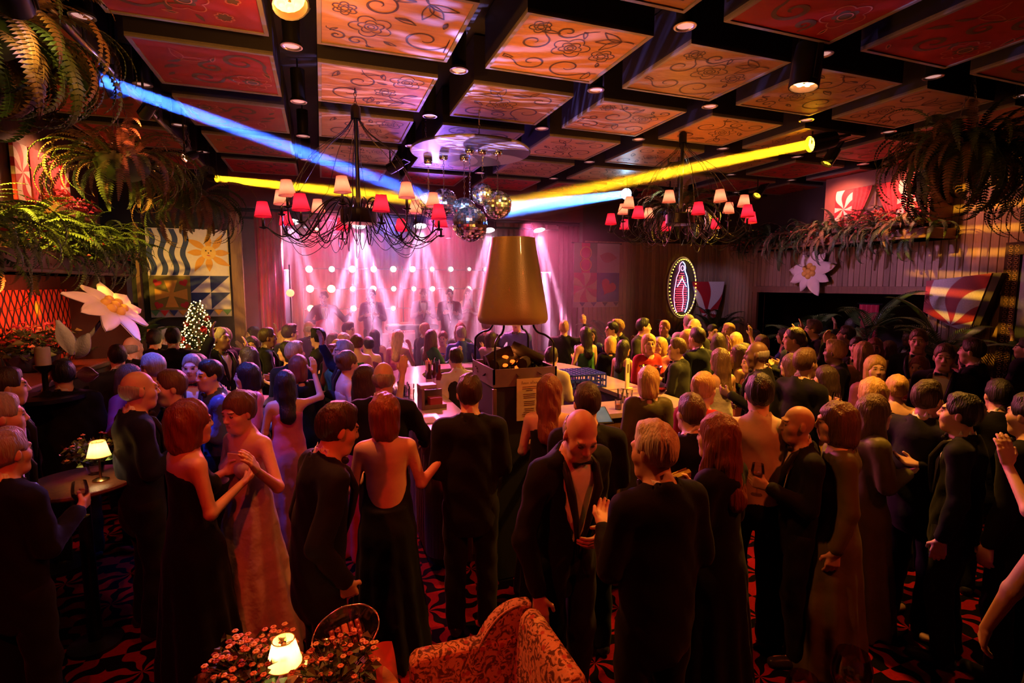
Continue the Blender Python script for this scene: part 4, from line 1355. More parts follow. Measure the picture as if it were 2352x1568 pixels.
nz_ = (cr * .66 + cu * .66 + cb * .10).normalized()
xx = (cr * .7 - cu * .7); xx = (xx - nz_ * xx.dot(nz_)).normalized()
Ml = Matrix((xx, nz_.cross(xx), nz_)).transposed()
ew = edelweiss('paper_edelweiss', fl_c, .37, Ml, 'giant peach-lit paper edelweiss leaning on a stalk beside the Christmas tree', 9, seed=8)
st = Vector(at_d(120, 860, 4.5)) - Vector(fl_c)
foot = Vector((st.x - .25, st.y + .1, 1.0 - fl_c[2]))
MB().tube(arc_pts([-nz_ * .02, st * .45 + Vector((0, 0, -.02)), st, foot], 6), .017, 8).obj('stalk', mat('felt_stalk', (.22, .2, .1), .8), ew, smooth=True)
m_felt_leaf = mat('felt_leaf', (.36, .34, .26), .85, bump=.4, bscale=60)
for (px, py, qx, qy) in ((165, 815, 132, 735), (175, 820, 205, 765), (175, 860, 225, 860)):
    p0, p1 = Vector(at_d(px, py, 4.5)) - Vector(fl_c), Vector(at_d(qx, qy, 4.4)) - Vector(fl_c)
    d = p1 - p0; L = d.length; d.normalize(); sd = d.cross(cb).normalized()
    V, F = [], []
    for s_ in (0, 1):
        for t in range(9):
            u = t / 8
            ww = L * .24 * math.sin(PI * min(.97, u * .95 + .05))
            for v in (-1, 0, 1): V.append(p0 + d * L * u + sd * v * ww + cb * (.02 * (1 - v * v) - .012 * s_))
    for t in range(8):
        for v in range(2):
            a0 = t * 3 + v
            F += [(a0, a0 + 3, a0 + 4, a0 + 1), (27 + a0, 27 + a0 + 1, 27 + a0 + 4, 27 + a0 + 3)]
        for e in (0, 2): F.append((t * 3 + e, t * 3 + 3 + e, 27 + t * 3 + 3 + e, 27 + t * 3 + e))
    MB().add(V, F).obj('felt_leaf', m_felt_leaf, ew, smooth=True)

# light-bulb sign of a robed figure in an oval
sgn = empty('bulb_sign', (7.38, YF - .14, 2.2), .0, 'oval light-bulb sign of a robed figure with red bulbs on the planks', 'light sign')
ew_, eh_ = .36, .64
oval = lambda k, a: (ew_ * k * math.cos(a), eh_ * k * math.sin(a))
MB().prism([oval(1.0, 2 * PI * i / 48) for i in range(48)], .03).obj('back_board', mat('sign_board', (.03, .02, .03), .6), sgn, (0, .06, 0))
MB().tube([(oval(1.04, 2 * PI * i / 48)[0], .03, oval(1.04, 2 * PI * i / 48)[1]) for i in range(48)], .018, 8, closed=True).obj('rim', mat('sign_rim', (.55, .5, .62), .35), sgn, smooth=True)
b = MB()
for i in range(46):
    x, z = oval(.955, 2 * PI * i / 46)
    b.ball((x, -.005, z), .0125, 8, 6)
b.obj('yellow_bulbs', glow('sign_yellow', (1, .62, .05), 7), sgn, smooth=True)['kind'] = 'stuff'
def robe(z):  # half width of the robed figure
    K = ((-.54, .10), (-.45, .15), (-.25, .185), (-.05, .18), (.12, .15), (.22, .135), (.30, .10), (.36, .07), (.44, .075), (.52, .05), (.56, .0))
    for (z0, w0), (z1, w1) in zip(K, K[1:]):
        if z0 <= z <= z1: return w0 + (w1 - w0) * (z - z0) / (z1 - z0)
    return 0.0
b = MB()
for j in range(18):
    z = -.51 + j * .048
    hw = max(0, robe(z) - .035)
    n = int(hw / .034)
    for i in range(-n, n + 1): b.ball((i * .034 - .015 + (.017 if j % 2 else 0), .035, z), .0085, 6, 4)
b.obj('red_bulbs', glow('sign_red', (1, .04, .08), 6), sgn, smooth=True)['kind'] = 'stuff'
zs = [-.54 + i * .05 for i in range(23)]
m_sb, m_sp = glow('sign_blue', (.35, .45, 1), 6), glow('sign_pink', (1, .25, .5), 5)
MB().tube(arc_pts([(robe(z), .03, z) for z in zs], 2), .009, 6).obj('veil_outline', m_sb, sgn, smooth=True)
MB().tube(arc_pts([(-robe(z) - .01, .03, z) for z in zs], 2), .006, 6).obj('robe_outline', m_sp, sgn, smooth=True)
MB().tube([(.0 + .042 * math.cos(t), .03, .42 + .055 * math.sin(t)) for t in [2 * PI * i / 16 for i in range(16)]], .006, 6, closed=True).obj('face_outline', m_sp, sgn, smooth=True)
MB().tube(arc_pts([(-.12, .03, .02), (-.05, .03, .12), (.0, .03, .19), (.05, .03, .12), (.12, .03, .02)], 4), .007, 6).obj('sleeves_outline', m_sb, sgn, smooth=True)
MB().tube([(-.012, .03, .17), (.0, .03, .25), (.012, .03, .17)], .006, 6).obj('hands_outline', MATS['sign_yellow'], sgn, smooth=True)
MB().tube(arc_pts([(.02, .03, -.5), (.05, .03, -.3), (.03, .03, -.1), (.05, .03, .05)], 4), .006, 6).obj('fold_outline', m_sp, sgn, smooth=True)

# striped shield, tilted striped board, carpet-bordered mirror
m_rw = rays_mat('red_white_rays', (.42, .012, .02), (.72, .60, .58), arms=6, amp=.9, freq=4.5, axes='XZ', center=(0, -.42), rough=.45)
b = MB().prism([(-.36, .28), (.36, .28), (.30, -.12), (.16, -.55), (-.06, -.55), (-.24, -.15)], .05)
o = b.obj('striped_shield', m_rw, None, (8.0, YF - .22, 2.05), (0, 0, -.3))
tag(o, 'small red and white striped shield above the yellow-lit palm', 'striped board')
# board leaning forward off the wall
p = [Vector(at_x(a_, b_, 8.25)) for a_, b_ in ((2128, 645), (2278, 627), (2222, 770), (2120, 715))]
bd = empty('striped_board', p[0], 0, 'big tilted board of red and white wavy stripes on the plank wall', 'striped board')
q0, q1, q2, q3 = (x - p[0] for x in p)
off = Vector((.07, 0, 0))
o = MB().add([q0, q1, q2, q3, q0 + off, q1 + off, q2 + off, q3 + off], [(0, 1, 2, 3), (7, 6, 5, 4), (0, 4, 5, 1), (1, 5, 6, 2), (2, 6, 7, 3), (3, 7, 4, 0)]).obj('face_board', rays_mat('board_rays', (.42, .012, .02), (.72, .60, .58), arms=6, amp=1.6, freq=5.5, axes='YZ', center=(-.35, -.62), rough=.5), bd)
e0, e1 = q1 + Vector((0, -.02, 0)), q2 + Vector((0, -.02, 0))
MB().add([e0, e0 + Vector((0, -.09, 0)), e1 + Vector((0, -.07, -.0)), e1, e0 + off * 2, e0 + Vector((0, -.09, 0)) + off * 2, e1 + Vector((0, -.07, 0)) + off * 2, e1 + off * 2], [(0, 1, 2, 3), (7, 6, 5, 4), (0, 4, 5, 1), (1, 5, 6, 2), (2, 6, 7, 3), (3, 7, 4, 0)]).obj('edge_board', m_dark, bd)
mir = empty('framed_mirror', (8.40, 3.75, .95), 0, 'tall mirror in a dark carpet-patterned frame at the right edge', 'mirror')
m_rug = mat('rug_frame', (.05, .02, .02), .9)
b = MB()
b.box((-.03, -.52, 0), (.05, -.36, 1.85)); b.box((-.03, .36, 0), (.05, .52, 1.85)); b.box((-.03, -.36, 1.69), (.05, .36, 1.85)); b.box((-.03, -.36, 0), (.05, .36, .16))
b.obj('frame', m_rug, mir)
b = MB()
R = random.Random(9)
for s_ in (-1, 1):
    for i in range(34):
        z = .05 + i * .053
        for dy in (-.045, .02):
            b.tube([(-.034, s_ * .44 + dy + .02 * math.cos(a), z + .018 * math.sin(a)) for a in [2 * PI * k / 6 for k in range(6)]], .004, 4, closed=True)
b.obj('frame_motifs', mat('rug_motif', (.42, .22, .14), .9), mir)['kind'] = 'stuff'
MB().box((.0, -.36, .16), (.01, .36, 1.69)).obj('mirror_glass', mat('dim_mirror', (.35, .38, .45), .12, metal=.9), mir)

# shuttered windows with curtains
m_sh = rays_mat('shutter_rays', (.50, .015, .02), (.80, .62, .48), arms=6, amp=1.5, freq=11, axes='YZ', rough=.6)
m_chintz = mat('chintz', (.42, .03, .035), .8, var=.8, scale=26)
m_pane = mat('dusk_pane', (.22, .09, .07), .25, var=.2, emit=(1, .25, .12), estr=.06)
def window(n_, x, y0, y1, z0, z1, sg, label):
    """window on a wall facing sg along x; built around its own origin"""
    r = empty('window_%d' % n_, (x, (y0 + y1) / 2, z0))
    r['kind'] = 'structure'
    hy, h = (y1 - y0) / 2, z1 - z0
    sw = hy * .48
    for s_ in (-1, 1):
        c = s_ * (hy - sw / 2)
        o = MB().bbox((0, 0, 0), (.04, sw, h), b=.006).obj('shutter', m_sh, r, (sg * .03, c, h / 2))
    iw = hy - sw
    MB().box((-.012, -iw, 0), (.012, iw, h)).obj('pane', m_pane, r, (-sg * .01, 0, 0))
    b = MB()
    for yy in (-iw, 0, iw): b.box((-.02, yy - .014, 0), (.02, yy + .014, h))
    for zz in (0, h * .45, h): b.box((-.02, -iw, zz - .012), (.02, iw, zz + .012))
    b.obj('window_frame', m_plank_d, r, (sg * .012, 0, 0))
    for s_ in (-1, 1):
        V, F = [], []
        nu, nv = 14, 10
        for layer in (0, 1):
            for j in range(nv + 1):
                t = j / nv
                edge = iw * (1 - .86 * (1 - abs(1 - t * 1.0)) ** 1.2) if False else iw * (.08 + .80 * (1 - t) ** 1.3)
                for i in range(nu + 1):
                    u = i / nu
                    y_ = s_ * (iw * 1.02 + (edge - iw * 1.02) * u)
                    V.append((sg * (.05 + .012 * math.sin(u * 26) + .01 * layer), y_, h * t))
        o_ = (nu + 1) * (nv + 1)
        for j in range(nv):
            for i in range(nu):
                a0 = j * (nu + 1) + i
                F += [(a0, a0 + 1, a0 + nu + 2, a0 + nu + 1), (o_ + a0, o_ + a0 + nu + 1, o_ + a0 + nu + 2, o_ + a0 + 1)]
        MB().add(V, F).obj('curtain', m_chintz, r, smooth=True)
    r['label'] = label
    return r
dorm = struct('wall_right_dormer', MB().box((7.98, 4.98, 3.12), (XR - .03, 6.62, 4.0)), mat('dormer_wood', (.22, .07, .045), .6, var=.3, scale=4))
window(1, 7.96, 5.08, 6.38, 3.16, 3.76, -1, 'window with red and white rayed shutters over the dark ledge planter')
window(2, XL + .03, 7.15, 8.45, 3.16, 3.78, 1, 'window with red and white rayed shutters behind the yellow-lit ferns')
# red geraniums on the sills
for k, (x, y0, y1, lab) in enumerate(((7.85, 5.0, 6.3, 'row of glowing red geraniums below the shuttered window by the plank wall'), (XL + .18, 7.6, 8.7, 'clump of red geraniums under the left shuttered window'))):
    r = empty('geraniums', (x, (y0 + y1) / 2, 3.1), 0, lab, 'flowers')
    MB().bbox((0, 0, .03), (.16, y1 - y0, .1), b=.01).obj('flower_box', m_post, r)
    leafy('blossoms', r, (-.12, -(y1 - y0) / 2, .08), (.12, (y1 - y0) / 2, .26), 330, (m_leaf[2], m_leaf[1]), .05, 50 + k)
# ---- left alcove under the ledge: cut-out screen, shelf and what stands on it
def cutout_mat():
    m = bpy.data.materials.new('cutout_screen')
    nt, N, L, b_ = nodes_of(m)
    tc = N.new('ShaderNodeTexCoord'); sp = N.new('ShaderNodeSeparateXYZ'); L.new(tc.outputs['Object'], sp.inputs[0])
    mm = lambda op, a, b2=None, c2=None: math_node(N, L, op, a, b2, c2)
    u, v = mm('MULTIPLY', sp.outputs['Y'], 1 / .125), mm('MULTIPLY', sp.outputs['Z'], 1 / .21)
    fu = mm('SUBTRACT', mm('FRACT', u), .5)
    fv = mm('FRACT', v)
    wdt = mm('MULTIPLY_ADD', mm('SINE', mm('MULTIPLY', fv, PI * 2.0)), .16, .24)
    s1 = mm('SUBTRACT', mm('ABSOLUTE', fu), wdt)
    s2 = mm('SUBTRACT', mm('ABSOLUTE', mm('SUBTRACT', mm('ABSOLUTE', fu), wdt)), .12)
    f_ = mm('MULTIPLY', mm('MINIMUM', s2, 1.0), 40.0)
    cl = N.new('ShaderNodeClamp'); L.new(mm('ADD', f_, .5), cl.inputs[0])
    mx = N.new('ShaderNodeMix'); mx.data_type = 'RGBA'
    mx.inputs['A'].default_value = (.012, .004, .004, 1); mx.inputs['B'].default_value = (.75, .10, .03, 1)
    L.new(cl.outputs[0], mx.inputs['Factor']); L.new(mx.outputs['Result'], b_.inputs['Base Color'])
    b_.inputs['Roughness'].default_value = .6
    return m
MB().box((-.02, -1.25, 0), (.02, 1.25, 1.3)).obj('cutout_screen', cutout_mat(), None, (XL + .05, 7.4, .9))
tag(bpy.data.objects['cutout_screen'], 'orange cut-out patterned screen on the back of the red alcove', 'screen')
sf = empty('sideboard', (-2.72, 5.9, 0), 0, 'dark sideboard with a lit front under the orange cut-out screen', 'sideboard')
TOPH[sf.name] = 1.39
MB().bbox((0, 0, .66), (.64, 2.9, 1.32), b=.01).obj('body', m_dark, sf)
MB().bbox((0, 0, 1.36), (.74, 3.0, .06), b=.012).obj('top', m_plank_d, sf)
for i in range(24): link('slat', MB().bbox((0, 0, .6), (.02, .07, 1.1), b=.005).mesh('slat', m_post) if i == 0 else bpy.data.meshes['slat'], sf, (.335, -1.38 + i * .12, 0))
r = empty('flower_bowl', at_d(72, 795, 5.2), 0, 'dark bowl of mixed flowers on the sideboard before the orange screen', 'flower bowl')
r.location.z = 1.39
MB().lathe([(.0, 0), (.1, .0), (.19, .07), (.22, .17), (.2, .19), (.17, .1), (0, .05)], 24).obj('bowl', mat('blue_black_bowl', (.03, .03, .06), .25), r, smooth='auto')
leafy('leaves', r, (-.3, -.3, .16), (.3, .3, .42), 330, (m_leaf[0], m_fern[0]), .08, 61)
leafy('blossoms', r, (-.24, -.24, .25), (.24, .24, .48), 160, (mat('blossom_peach', (.6, .3, .12), .7), m_leaf[2]), .05, 62)
m_wax = mat('wax', (.75, .66, .62), .5, var=.05)
def candle(loc, r_, h_, label, holder=True):
    r = empty('pillar_candle', loc, 0, label, 'candle')
    MB().lathe([(0, 0), (r_, 0), (r_, h_ * .9), (r_ * .93, h_ * .97), (r_ * .6, h_ * .93), (0, h_ * .92)], 20, (0, 0, .05 if holder else 0)).obj('wax', m_wax, r, smooth='auto')
    MB().tube([(0, 0, h_ * .9 + .05), (.003, 0, h_ + .065)], .002, 4).obj('wick', m_black, r)
    if holder: MB().lathe([(0, -.2), (.07, -.2), (.02, -.16), (.02, -.02), (r_ * 1.25, .03), (r_ * 1.3, .05), (0, .05)], 18).obj('holder', m_metal_blk, r, smooth='auto')
    return r
c = at_d(100, 838, 4.2)
candle((c[0], c[1], c[2] - .05), .05, .15, 'thick white candle on a dark holder in front of the flower bowl')
t_ = empty('side_table', (c[0], c[1], 0), 0, 'tall dark side table under the white candle', 'table')
TOPH[t_.name] = c[2] - .25
MB().lathe([(0, 0), (.2, 0), (.2, .03), (.03, .05), (.03, c[2] - .30), (.26, c[2] - .28), (.26, c[2] - .25), (0, c[2] - .25)], 24).obj('stand', m_metal_blk, t_, smooth='auto')
c = at_d(352, 760, 7.0)
candle((c[0], c[1], 1.45), .07, .17, 'white candle glimpsed behind the men left of the Christmas tree')
t_ = empty('candle_stand', (c[0], c[1], 0), 0, 'slim stand under the candle left of the Christmas tree', 'stand')
TOPH[t_.name] = 1.25
MB().lathe([(0, 0), (.18, 0), (.18, .03), (.02, .05), (.02, 1.22), (.12, 1.24), (.12, 1.25), (0, 1.25)], 18).obj('pole', m_metal_blk, t_, smooth='auto')
bk = at_d(20, 815, 5.0)
MB().bbox((0, 0, .03), (.22, .32, .06), b=.006).obj('white_box', mat('white_card', (.6, .52, .55), .6), None, (bk[0] - .1, bk[1] + .1, 1.39))
tag(bpy.data.objects['white_box'], 'flat white box lying on the sideboard at the left edge', 'box')
struct('trim_2', MB().box((-2.62, YF - .1, FZ), (-2.5 - .17, YF, 3.2)).box((-1.36, YF - .12, FZ), (-1.2, YF, 3.4)), m_post)
struct('trim_3', MB().box((XL, 8.15, FZ), (-2.4, 8.35, 2.4)), m_dark)
# Christmas tree
xt = empty('christmas_tree', (-1.66, 8.35, 0), 0, 'Christmas tree covered in tiny gold lights and red baubles', 'Christmas tree')
TOPH[xt.name] = 2.0
MB().lathe([(0, 0), (.16, 0), (.18, .22), (0, .22)], 16).obj('pot', m_pot, xt, smooth='auto')
MB().tube([(0, 0, .2), (0, 0, 2.0)], [.04, .008], 8).obj('trunk', m_plank_d, xt)
R = random.Random(77)
b, bl_, wires = MB(), MB(), []
for i in range(2600):
    t = R.random() ** .7
    z = 2.02 - 1.72 * t
    rr = (.05 + .60 * t) * R.uniform(.35, 1.0)
    a = R.uniform(0, 2 * PI)
    c = Vector((rr * math.cos(a), rr * math.sin(a), z))
    d = Vector((math.cos(a + R.uniform(-.6, .6)), math.sin(a + R.uniform(-.6, .6)), R.uniform(-.5, .25)))
    s_ = d.cross(Vector((0, 0, 1))).normalized() * .018
    b.add([c - s_, c + d * .10, c + s_], [(0, 1, 2)])
b.obj('needles', mat('fir_needles', (.05, .09, .03), .6, var=.5), xt)['kind'] = 'stuff'
for i in range(620):
    t = (i + .5) / 620
    t = t ** .75
    z = 2.04 - 1.7 * t
    a = i * 2.39996
    rr = (.05 + .63 * t) * R.uniform(.8, 1.05)
    bl_.ball((rr * math.cos(a), rr * math.sin(a), z), R.choice((.007, .009, .011)), 6, 4)
bl_.obj('string_lights', glow('fairy_light', (1, .58, .16), 9), xt, smooth=True)['kind'] = 'stuff'
bau = MB().ball((0, 0, 0), .045, 14, 10).mesh('bauble', mat('red_bauble', (.5, .02, .03), .15, metal=.6), True)
for i in range(22):
    t = .12 + .85 * i / 22
    a = i * 2.4 + .5
    rr = .05 + .62 * t
    link('bauble', bau, xt, (rr * math.cos(a), rr * math.sin(a), 2.0 - 1.7 * t))
point('tree_glow', (-1.45, 8.0, 1.5), (1, .55, .2), 6, .3)
# ------------------------------------------------------------------ stage dressing and gear
m_velvet = mat('red_velvet_drape', (.45, .01, .045), .85, var=.3, scale=5, sheen=.6)
def drape(name, x0, x1, y, z0, z1, label, m=m_velvet, folds=9, amp=.05):
    r = empty(name, ((x0 + x1) / 2, y, z0), 0, label, 'curtain')
    w = (x1 - x0) / 2
    V, F = [], []
    nu, nv = folds * 8, 4
    for l in (0, 1):
        for j in range(nv + 1):
            for i in range(nu + 1):
                u = i / nu
                V.append((-w + 2 * w * u, amp * math.sin(u * folds * 2 * PI) * (1 - .3 * j / nv) + .02 * l, (z1 - z0) * j / nv))
    o = (nu + 1) * (nv + 1)
    for j in range(nv):
        for i in range(nu):
            a = j * (nu + 1) + i
            F += [(a, a + 1, a + nu + 2, a + nu + 1), (o + a, o + a + nu + 1, o + a + nu + 2, o + a + 1)]
    MB().add(V, F).obj('drape', m, r, smooth=True)
    MB().tube([(-w - .05, 0, z1 - z0 + .01), (w + .05, 0, z1 - z0 + .01)], .015, 8).obj('rail', m_metal_blk, r)
    return r
drape('stage_curtain', -1.05, -.62, 9.95, SZ, 3.5, 'red velvet curtain at the left side of the stage', folds=4)
drape('stage_curtain', 4.75, 5.3, 10.2, SZ, 3.5, 'dim plum curtain at the right side of the stage', mat('plum_drape', (.20, .06, .09), .85), folds=5)
drape('stage_curtain', -1.2, 5.6, SY1 - .12, SZ, 3.9, 'wide rose backdrop curtain behind the wall of lamps', mat('rose_drape', (.45, .02, .05), .85, var=.2), folds=46, amp=.035)
drape('doorway_curtain', 0, .34, 0, 0, 2.0, 'red curtain hanging in the doorway', folds=4, amp=.03)
dcv = bpy.data.objects['doorway_curtain']; dcv.location = (XR + .35, 6.35, FZ + .02); dcv.rotation_euler = (0, 0, PI / 2)
def column_speaker(loc, label):
    r = empty('column_speaker', loc, 0, label, 'speaker')
    MB().lathe([(0, 0), (.2, 0), (.2, .02), (.03, .04), (.03, .5), (0, .5)], 20).obj('base', m_metal_blk, r, smooth='auto')
    MB().bbox((0, 0, 1.3), (.22, .2, 1.65), b=.015).obj('cabinet', m_black, r)
    MB().bbox((0, -.105, 1.3), (.19, .012, 1.6), b=.003).obj('grille', mat('speaker_grille', (.05, .045, .06), .6, bump=.6, bscale=300), r)
column_speaker((at_y(655, 700, 10.1)[0], 10.1, SZ), 'black column speaker beside the red stage curtain')
column_speaker((at_y(1250, 700, 10.1)[0], 10.1, SZ), 'black column speaker on the right of the stage beyond the copper hood')
r = empty('light_pole', (at_y(668, 700, 9.72)[0], 9.72, SZ), 0, 'thin pole with a round red lamp beside the column speaker', 'lamp pole')
MB().tube([(0, 0, 0), (0, 0, 2.2)], .012, 8).lathe([(0, 0), (.09, 0), (.09, .015), (.012, .03)], 16).obj('pole', m_metal_blk, r, smooth='auto')
MB().ball((0, -.03, 1.72), .065, 14, 10).obj('lamp', glow('red_lamp', (1, .10, .04), 9), r, smooth=True)
# truss over the stage mouth
tr = empty('lighting_truss', (SX0 - .3, 10.0, 3.52), 0, 'black lighting truss over the mouth of the stage', 'truss')
Lt = SX1 - SX0 + .9
for dy, dz in ((-.1, .0), (.1, .0), (0, .17)): MB().tube([(0, dy, dz), (Lt, dy, dz)], .02, 8).obj('chord', m_metal_blk, tr, smooth=True)
b = MB()
n = int(Lt / .25)
for i in range(n):
    x0, x1 = Lt * i / n, Lt * (i + 1) / n
    b.tube([(x0, -.1, 0), ((x0 + x1) / 2, 0, .17), (x1, -.1, 0)], .008, 5); b.tube([(x0, .1, 0), ((x0 + x1) / 2, 0, .17), (x1, .1, 0)], .008, 5)
b.obj('lacing', m_metal_blk, tr)
b = MB()
for x in (.4, Lt / 2, Lt - .4): b.tube([(x, 0, .17), (x, 0, .6)], .006, 6)
b.obj('hanger', m_steel, tr)
tr2 = empty('lighting_bar', (SX0 - .2, 11.5, 3.56), 0, 'plain lighting bar deeper over the stage', 'lighting bar')
MB().tube([(0, 0, 0), (Lt, 0, 0)], .024, 10).obj('bar', m_metal_blk, tr2, smooth=True)
b = MB()
for x in (.4, Lt / 2, Lt - .4): b.tube([(x, 0, 0), (x, 0, .55)], .006, 6)
b.obj('hanger', m_steel, tr2)
def mic_stand(x, y, label, h=1.5):
    r = empty('microphone_stand', (x, y, SZ), rnd.uniform(-.4, .4), label, 'microphone stand')
    MB().lathe([(0, 0), (.14, 0), (.14, .015), (.02, .03), (0, .03)], 18).tube([(0, 0, .02), (0, 0, h - .1)], .009, 8).obj('stand', m_metal_blk, r, smooth='auto')
    MB().tube([(0, 0, h - .1), (0, .16, h)], .007, 6).obj('boom', m_metal_blk, r)
    MB().tube([(0, .13, h - .02), (0, .25, h + .06)], [.012, .016], 8).ball((0, .26, h + .066), .028, 10, 8).obj('microphone', m_steel, r, smooth=True)
mic_stand(at_y(747, 700, 10.75)[0], 10.75, 'microphone stand in front of the guitarist')
mic_stand(at_y(856, 700, 10.75)[0], 10.75, 'microphone stand in front of the singer beside the guitarist')
mic_stand(at_y(1036, 700, 10.6)[0], 10.6, 'microphone stand nearest the copper hood')
def guitar(loc, rz, tilt, label):
    r = empty('electric_guitar', loc, rz, label, 'guitar')
    P = []
    for i in range(30):
        a = 2 * PI * i / 30
        P.append((.17 * math.cos(a) * (1 + .12 * math.cos(2 * a)), .13 * math.sin(a) * (1 - .18 * math.cos(2 * a))))
    c_, s_ = math.cos(tilt), math.sin(tilt)
    rt = lambda x, z: (x * c_ - z * s_, x * s_ + z * c_)
    MB().prism([rt(*q) for q in P], .045).obj('body', mat('guitar_red', (.45, .02, .02), .2, coat=.5), r)
    MB().prism([rt(*q) for q in ((-.12, .022), (-.70, .018), (-.70, -.018), (-.12, -.022))], .025).obj('neck', m_plank, r, (0, -.015, 0))
    MB().prism([rt(*q) for q in ((-.69, .03), (-.84, .04), (-.86, .0), (-.69, -.03))], .02).obj('headstock', m_plank_d, r, (0, -.01, 0))
    return r
kb = empty('keyboard', (at_y(945, 700, 11.3)[0], 11.3, SZ), 0, 'black keyboard on an X stand near the middle of the stage', 'keyboard')
MB().bbox((0, 0, .95), (1.1, .32, .09), b=.012).obj('case', m_black, kb)
MB().bbox((0, -.06, 1.0), (1.0, .15, .02), b=.003).obj('keys', m_pale, kb)
MB().tube([(-.4, -.1, 0), (.4, -.1, .9)], .018, 8).tube([(.4, .1, 0), (-.4, .1, .9)], .018, 8).obj('stand', m_metal_blk, kb, smooth=True)
am = empty('drum_kit', (at_y(905, 700, 12.2)[0], 12.2, SZ), 0, 'pale drum kit at the back of the stage', 'drum kit')
m_drum = mat('drum_shell', (.6, .3, .35), .3, coat=.4)
for x, y, z, rr, hh in ((-.35, -.1, .45, .2, .3), (.35, -.1, .45, .2, .3), (.0, .15, .75, .17, .2), (.3, .2, .78, .16, .2)): MB().lathe([(0, 0), (rr, 0), (rr, hh), (0, hh)], 22, (x, y, z)).lathe([(.01, -z), (.01, 0)], 6, (x, y, z)).obj('drum', m_drum, am, smooth='auto')
MB().lathe([(0, 0), (.28, 0), (.28, .38), (0, .38)], 26, M=Matrix.Translation((0, .1, .29)) @ Matrix.Rotation(PI / 2, 4, 'X')).obj('bass_drum', m_drum, am, smooth='auto')
for x, z in ((-.55, 1.1), (.6, 1.2)): MB().lathe([(0, .02), (.2, .0), (0, -.004)], 24, (x, .1, z)).tube([(x, .1, 0), (x, .1, z)], .01, 6).obj('cymbal', mat('brass', (.7, .45, .15), .25, metal=1.0), am, smooth='auto')
# wall of lamps behind the band
lamp_h = MB().lathe([(.02, .16), (.075, .14), (.085, .02), (.085, .0), (.078, .0), (.07, .05), (0, .06)], 18, cap=False).mesh('housing', m_metal_blk, 'auto')
lamp_l = {k: MB().ball((0, 0, .012), .062, 14, 8, (1, 1, .3)).mesh('lens', glow('lamp_%d' % i, c_, s_), True) for i, (k, c_, s_) in enumerate((('w', (1, .72, .55), 26), ('o', (1, .45, .12), 26), ('p', (1, .45, .45), 10)))}
ROWS = ((618, ((710, 'w', 1.2), (762, 'w', 1), (809, 'w', 1.2), (858, 'w', 1.1), (903, 'w', 1.1), (947, 'w', 1.1), (992, 'w', .8), (1035, 'w', .9), (1077, 'p', .7), (1117, 'w', .9))),
        (663, ((712, 'w', 1.3), (761, 'o', 1.4), (810, 'w', .9), (857, 'w', 1.1), (904, 'w', .9), (950, 'p', .9), (993, 'w', .9), (1036, 'w', .9), (1077, 'w', .8))),
        (708, ((714, 'o', 1.2), (812, 'w', 1.0), (903, 'o', .8), (1077, 'w', .9))))
fr_x0, fr_x1 = at_y(695, 660, 12.9)[0], at_y(1135, 660, 12.9)[0]
rk = empty('lamp_rack', (0, 12.98, SZ), 0, 'steel rack that carries the wall of stage lamps', 'rack')
b = MB()
for py, _ in ROWS:
    z = at_y(900, py, 12.9)[2] - SZ
    b.tube([(fr_x0, 0, z), (fr_x1, 0, z)], .014, 6)
for px in (695, 810, 925, 1035, 1135):
    x = at_y(px, 660, 12.98)[0]
    b.tube([(x, 0, 0), (x, 0, at_y(900, 610, 12.9)[2] - SZ)], .016, 6)
b.obj('rails', m_metal_blk, rk)
for ri, (py, row) in enumerate(ROWS):
    for ci, (px, k_, s_) in enumerate(row):
        c = at_y(px, py, 12.9)
        nm = ('top', 'middle', 'bottom')[ri]
        r = empty('rack_lamp', c, 0, '%s lamp, %s row of the lamp wall, %s from the red curtain' % ({'w': 'white-hot', 'o': 'amber', 'p': 'dim pink'}[k_], nm, ORD[ci]), 'stage lamp', 'wall of lamps behind the band')
        h_ = link('housing', lamp_h, r, None, (-PI / 2, 0, 0)); h_.rotation_euler = (PI / 2, 0, 0); h_.scale = (1, 1, -1)
        link('lens', lamp_l[k_], r, (0, -.03, 0), (PI / 2, 0, 0), s_)
        spot('rack_light', (c[0], c[1] - .08, c[2]), (c[0] + .2, 9.4, .3), {'w': (1, .16, .16), 'o': (1, .24, .06), 'p': (1, .10, .14)}[k_], 50 * s_ * s_, 96, .8, .05)
# ------------------------------------------------------------------ grill kiosk with copper hood
KX0, KX1, KY0, KY1 = 1.20, 1.73, 3.73, 4.32
kc = ((KX0 + KX1) / 2, (KY0 + KY1) / 2)
kio = empty('grill_kiosk', (kc[0], kc[1], 0), 0, 'black bar kiosk topped by a square grill tray', 'kiosk')
TOPH[kio.name] = 1.61
hx, hy = (KX1 - KX0) / 2, (KY1 - KY0) / 2
MB().bbox((0, 0, .74), (2 * hx - .02, 2 * hy - .02, 1.48), b=.01).obj('cabinet', m_black, kio)
b = MB()
for s_ in (-1, 1): b.bbox((s_ * (hx - .012), -hy + .012, .74), (.03, .03, 1.46), b=.004)
b.obj('corner_trim', mat('bronze_trim', (.22, .13, .09), .4, metal=.7), kio)
m_tray = mat('tray_steel', (.25, .19, .17), .45, metal=.7)
b = MB()
z0, z1 = 1.50, 1.61
for lo, hi in (((-hx, -hy, z0), (hx, -hy + .015, z1)), ((-hx, hy - .015, z0), (hx, hy, z1)), ((-hx, -hy, z0), (-hx + .015, hy, z1)), ((hx - .015, -hy, z0), (hx, hy, z1)), ((-hx, -hy, z0 - .02), (hx, hy, z0))): b.box(lo, hi)
b.obj('tray', m_tray, kio)
leafy('charcoal', kio, (-hx + .04, -hy + .04, z0 + .01), (hx - .04, hy - .04, z1 - .02), 260, (mat('charcoal', (.015, .012, .012), .8), m_black), .07, 71)
gl = MB()
R = random.Random(5)
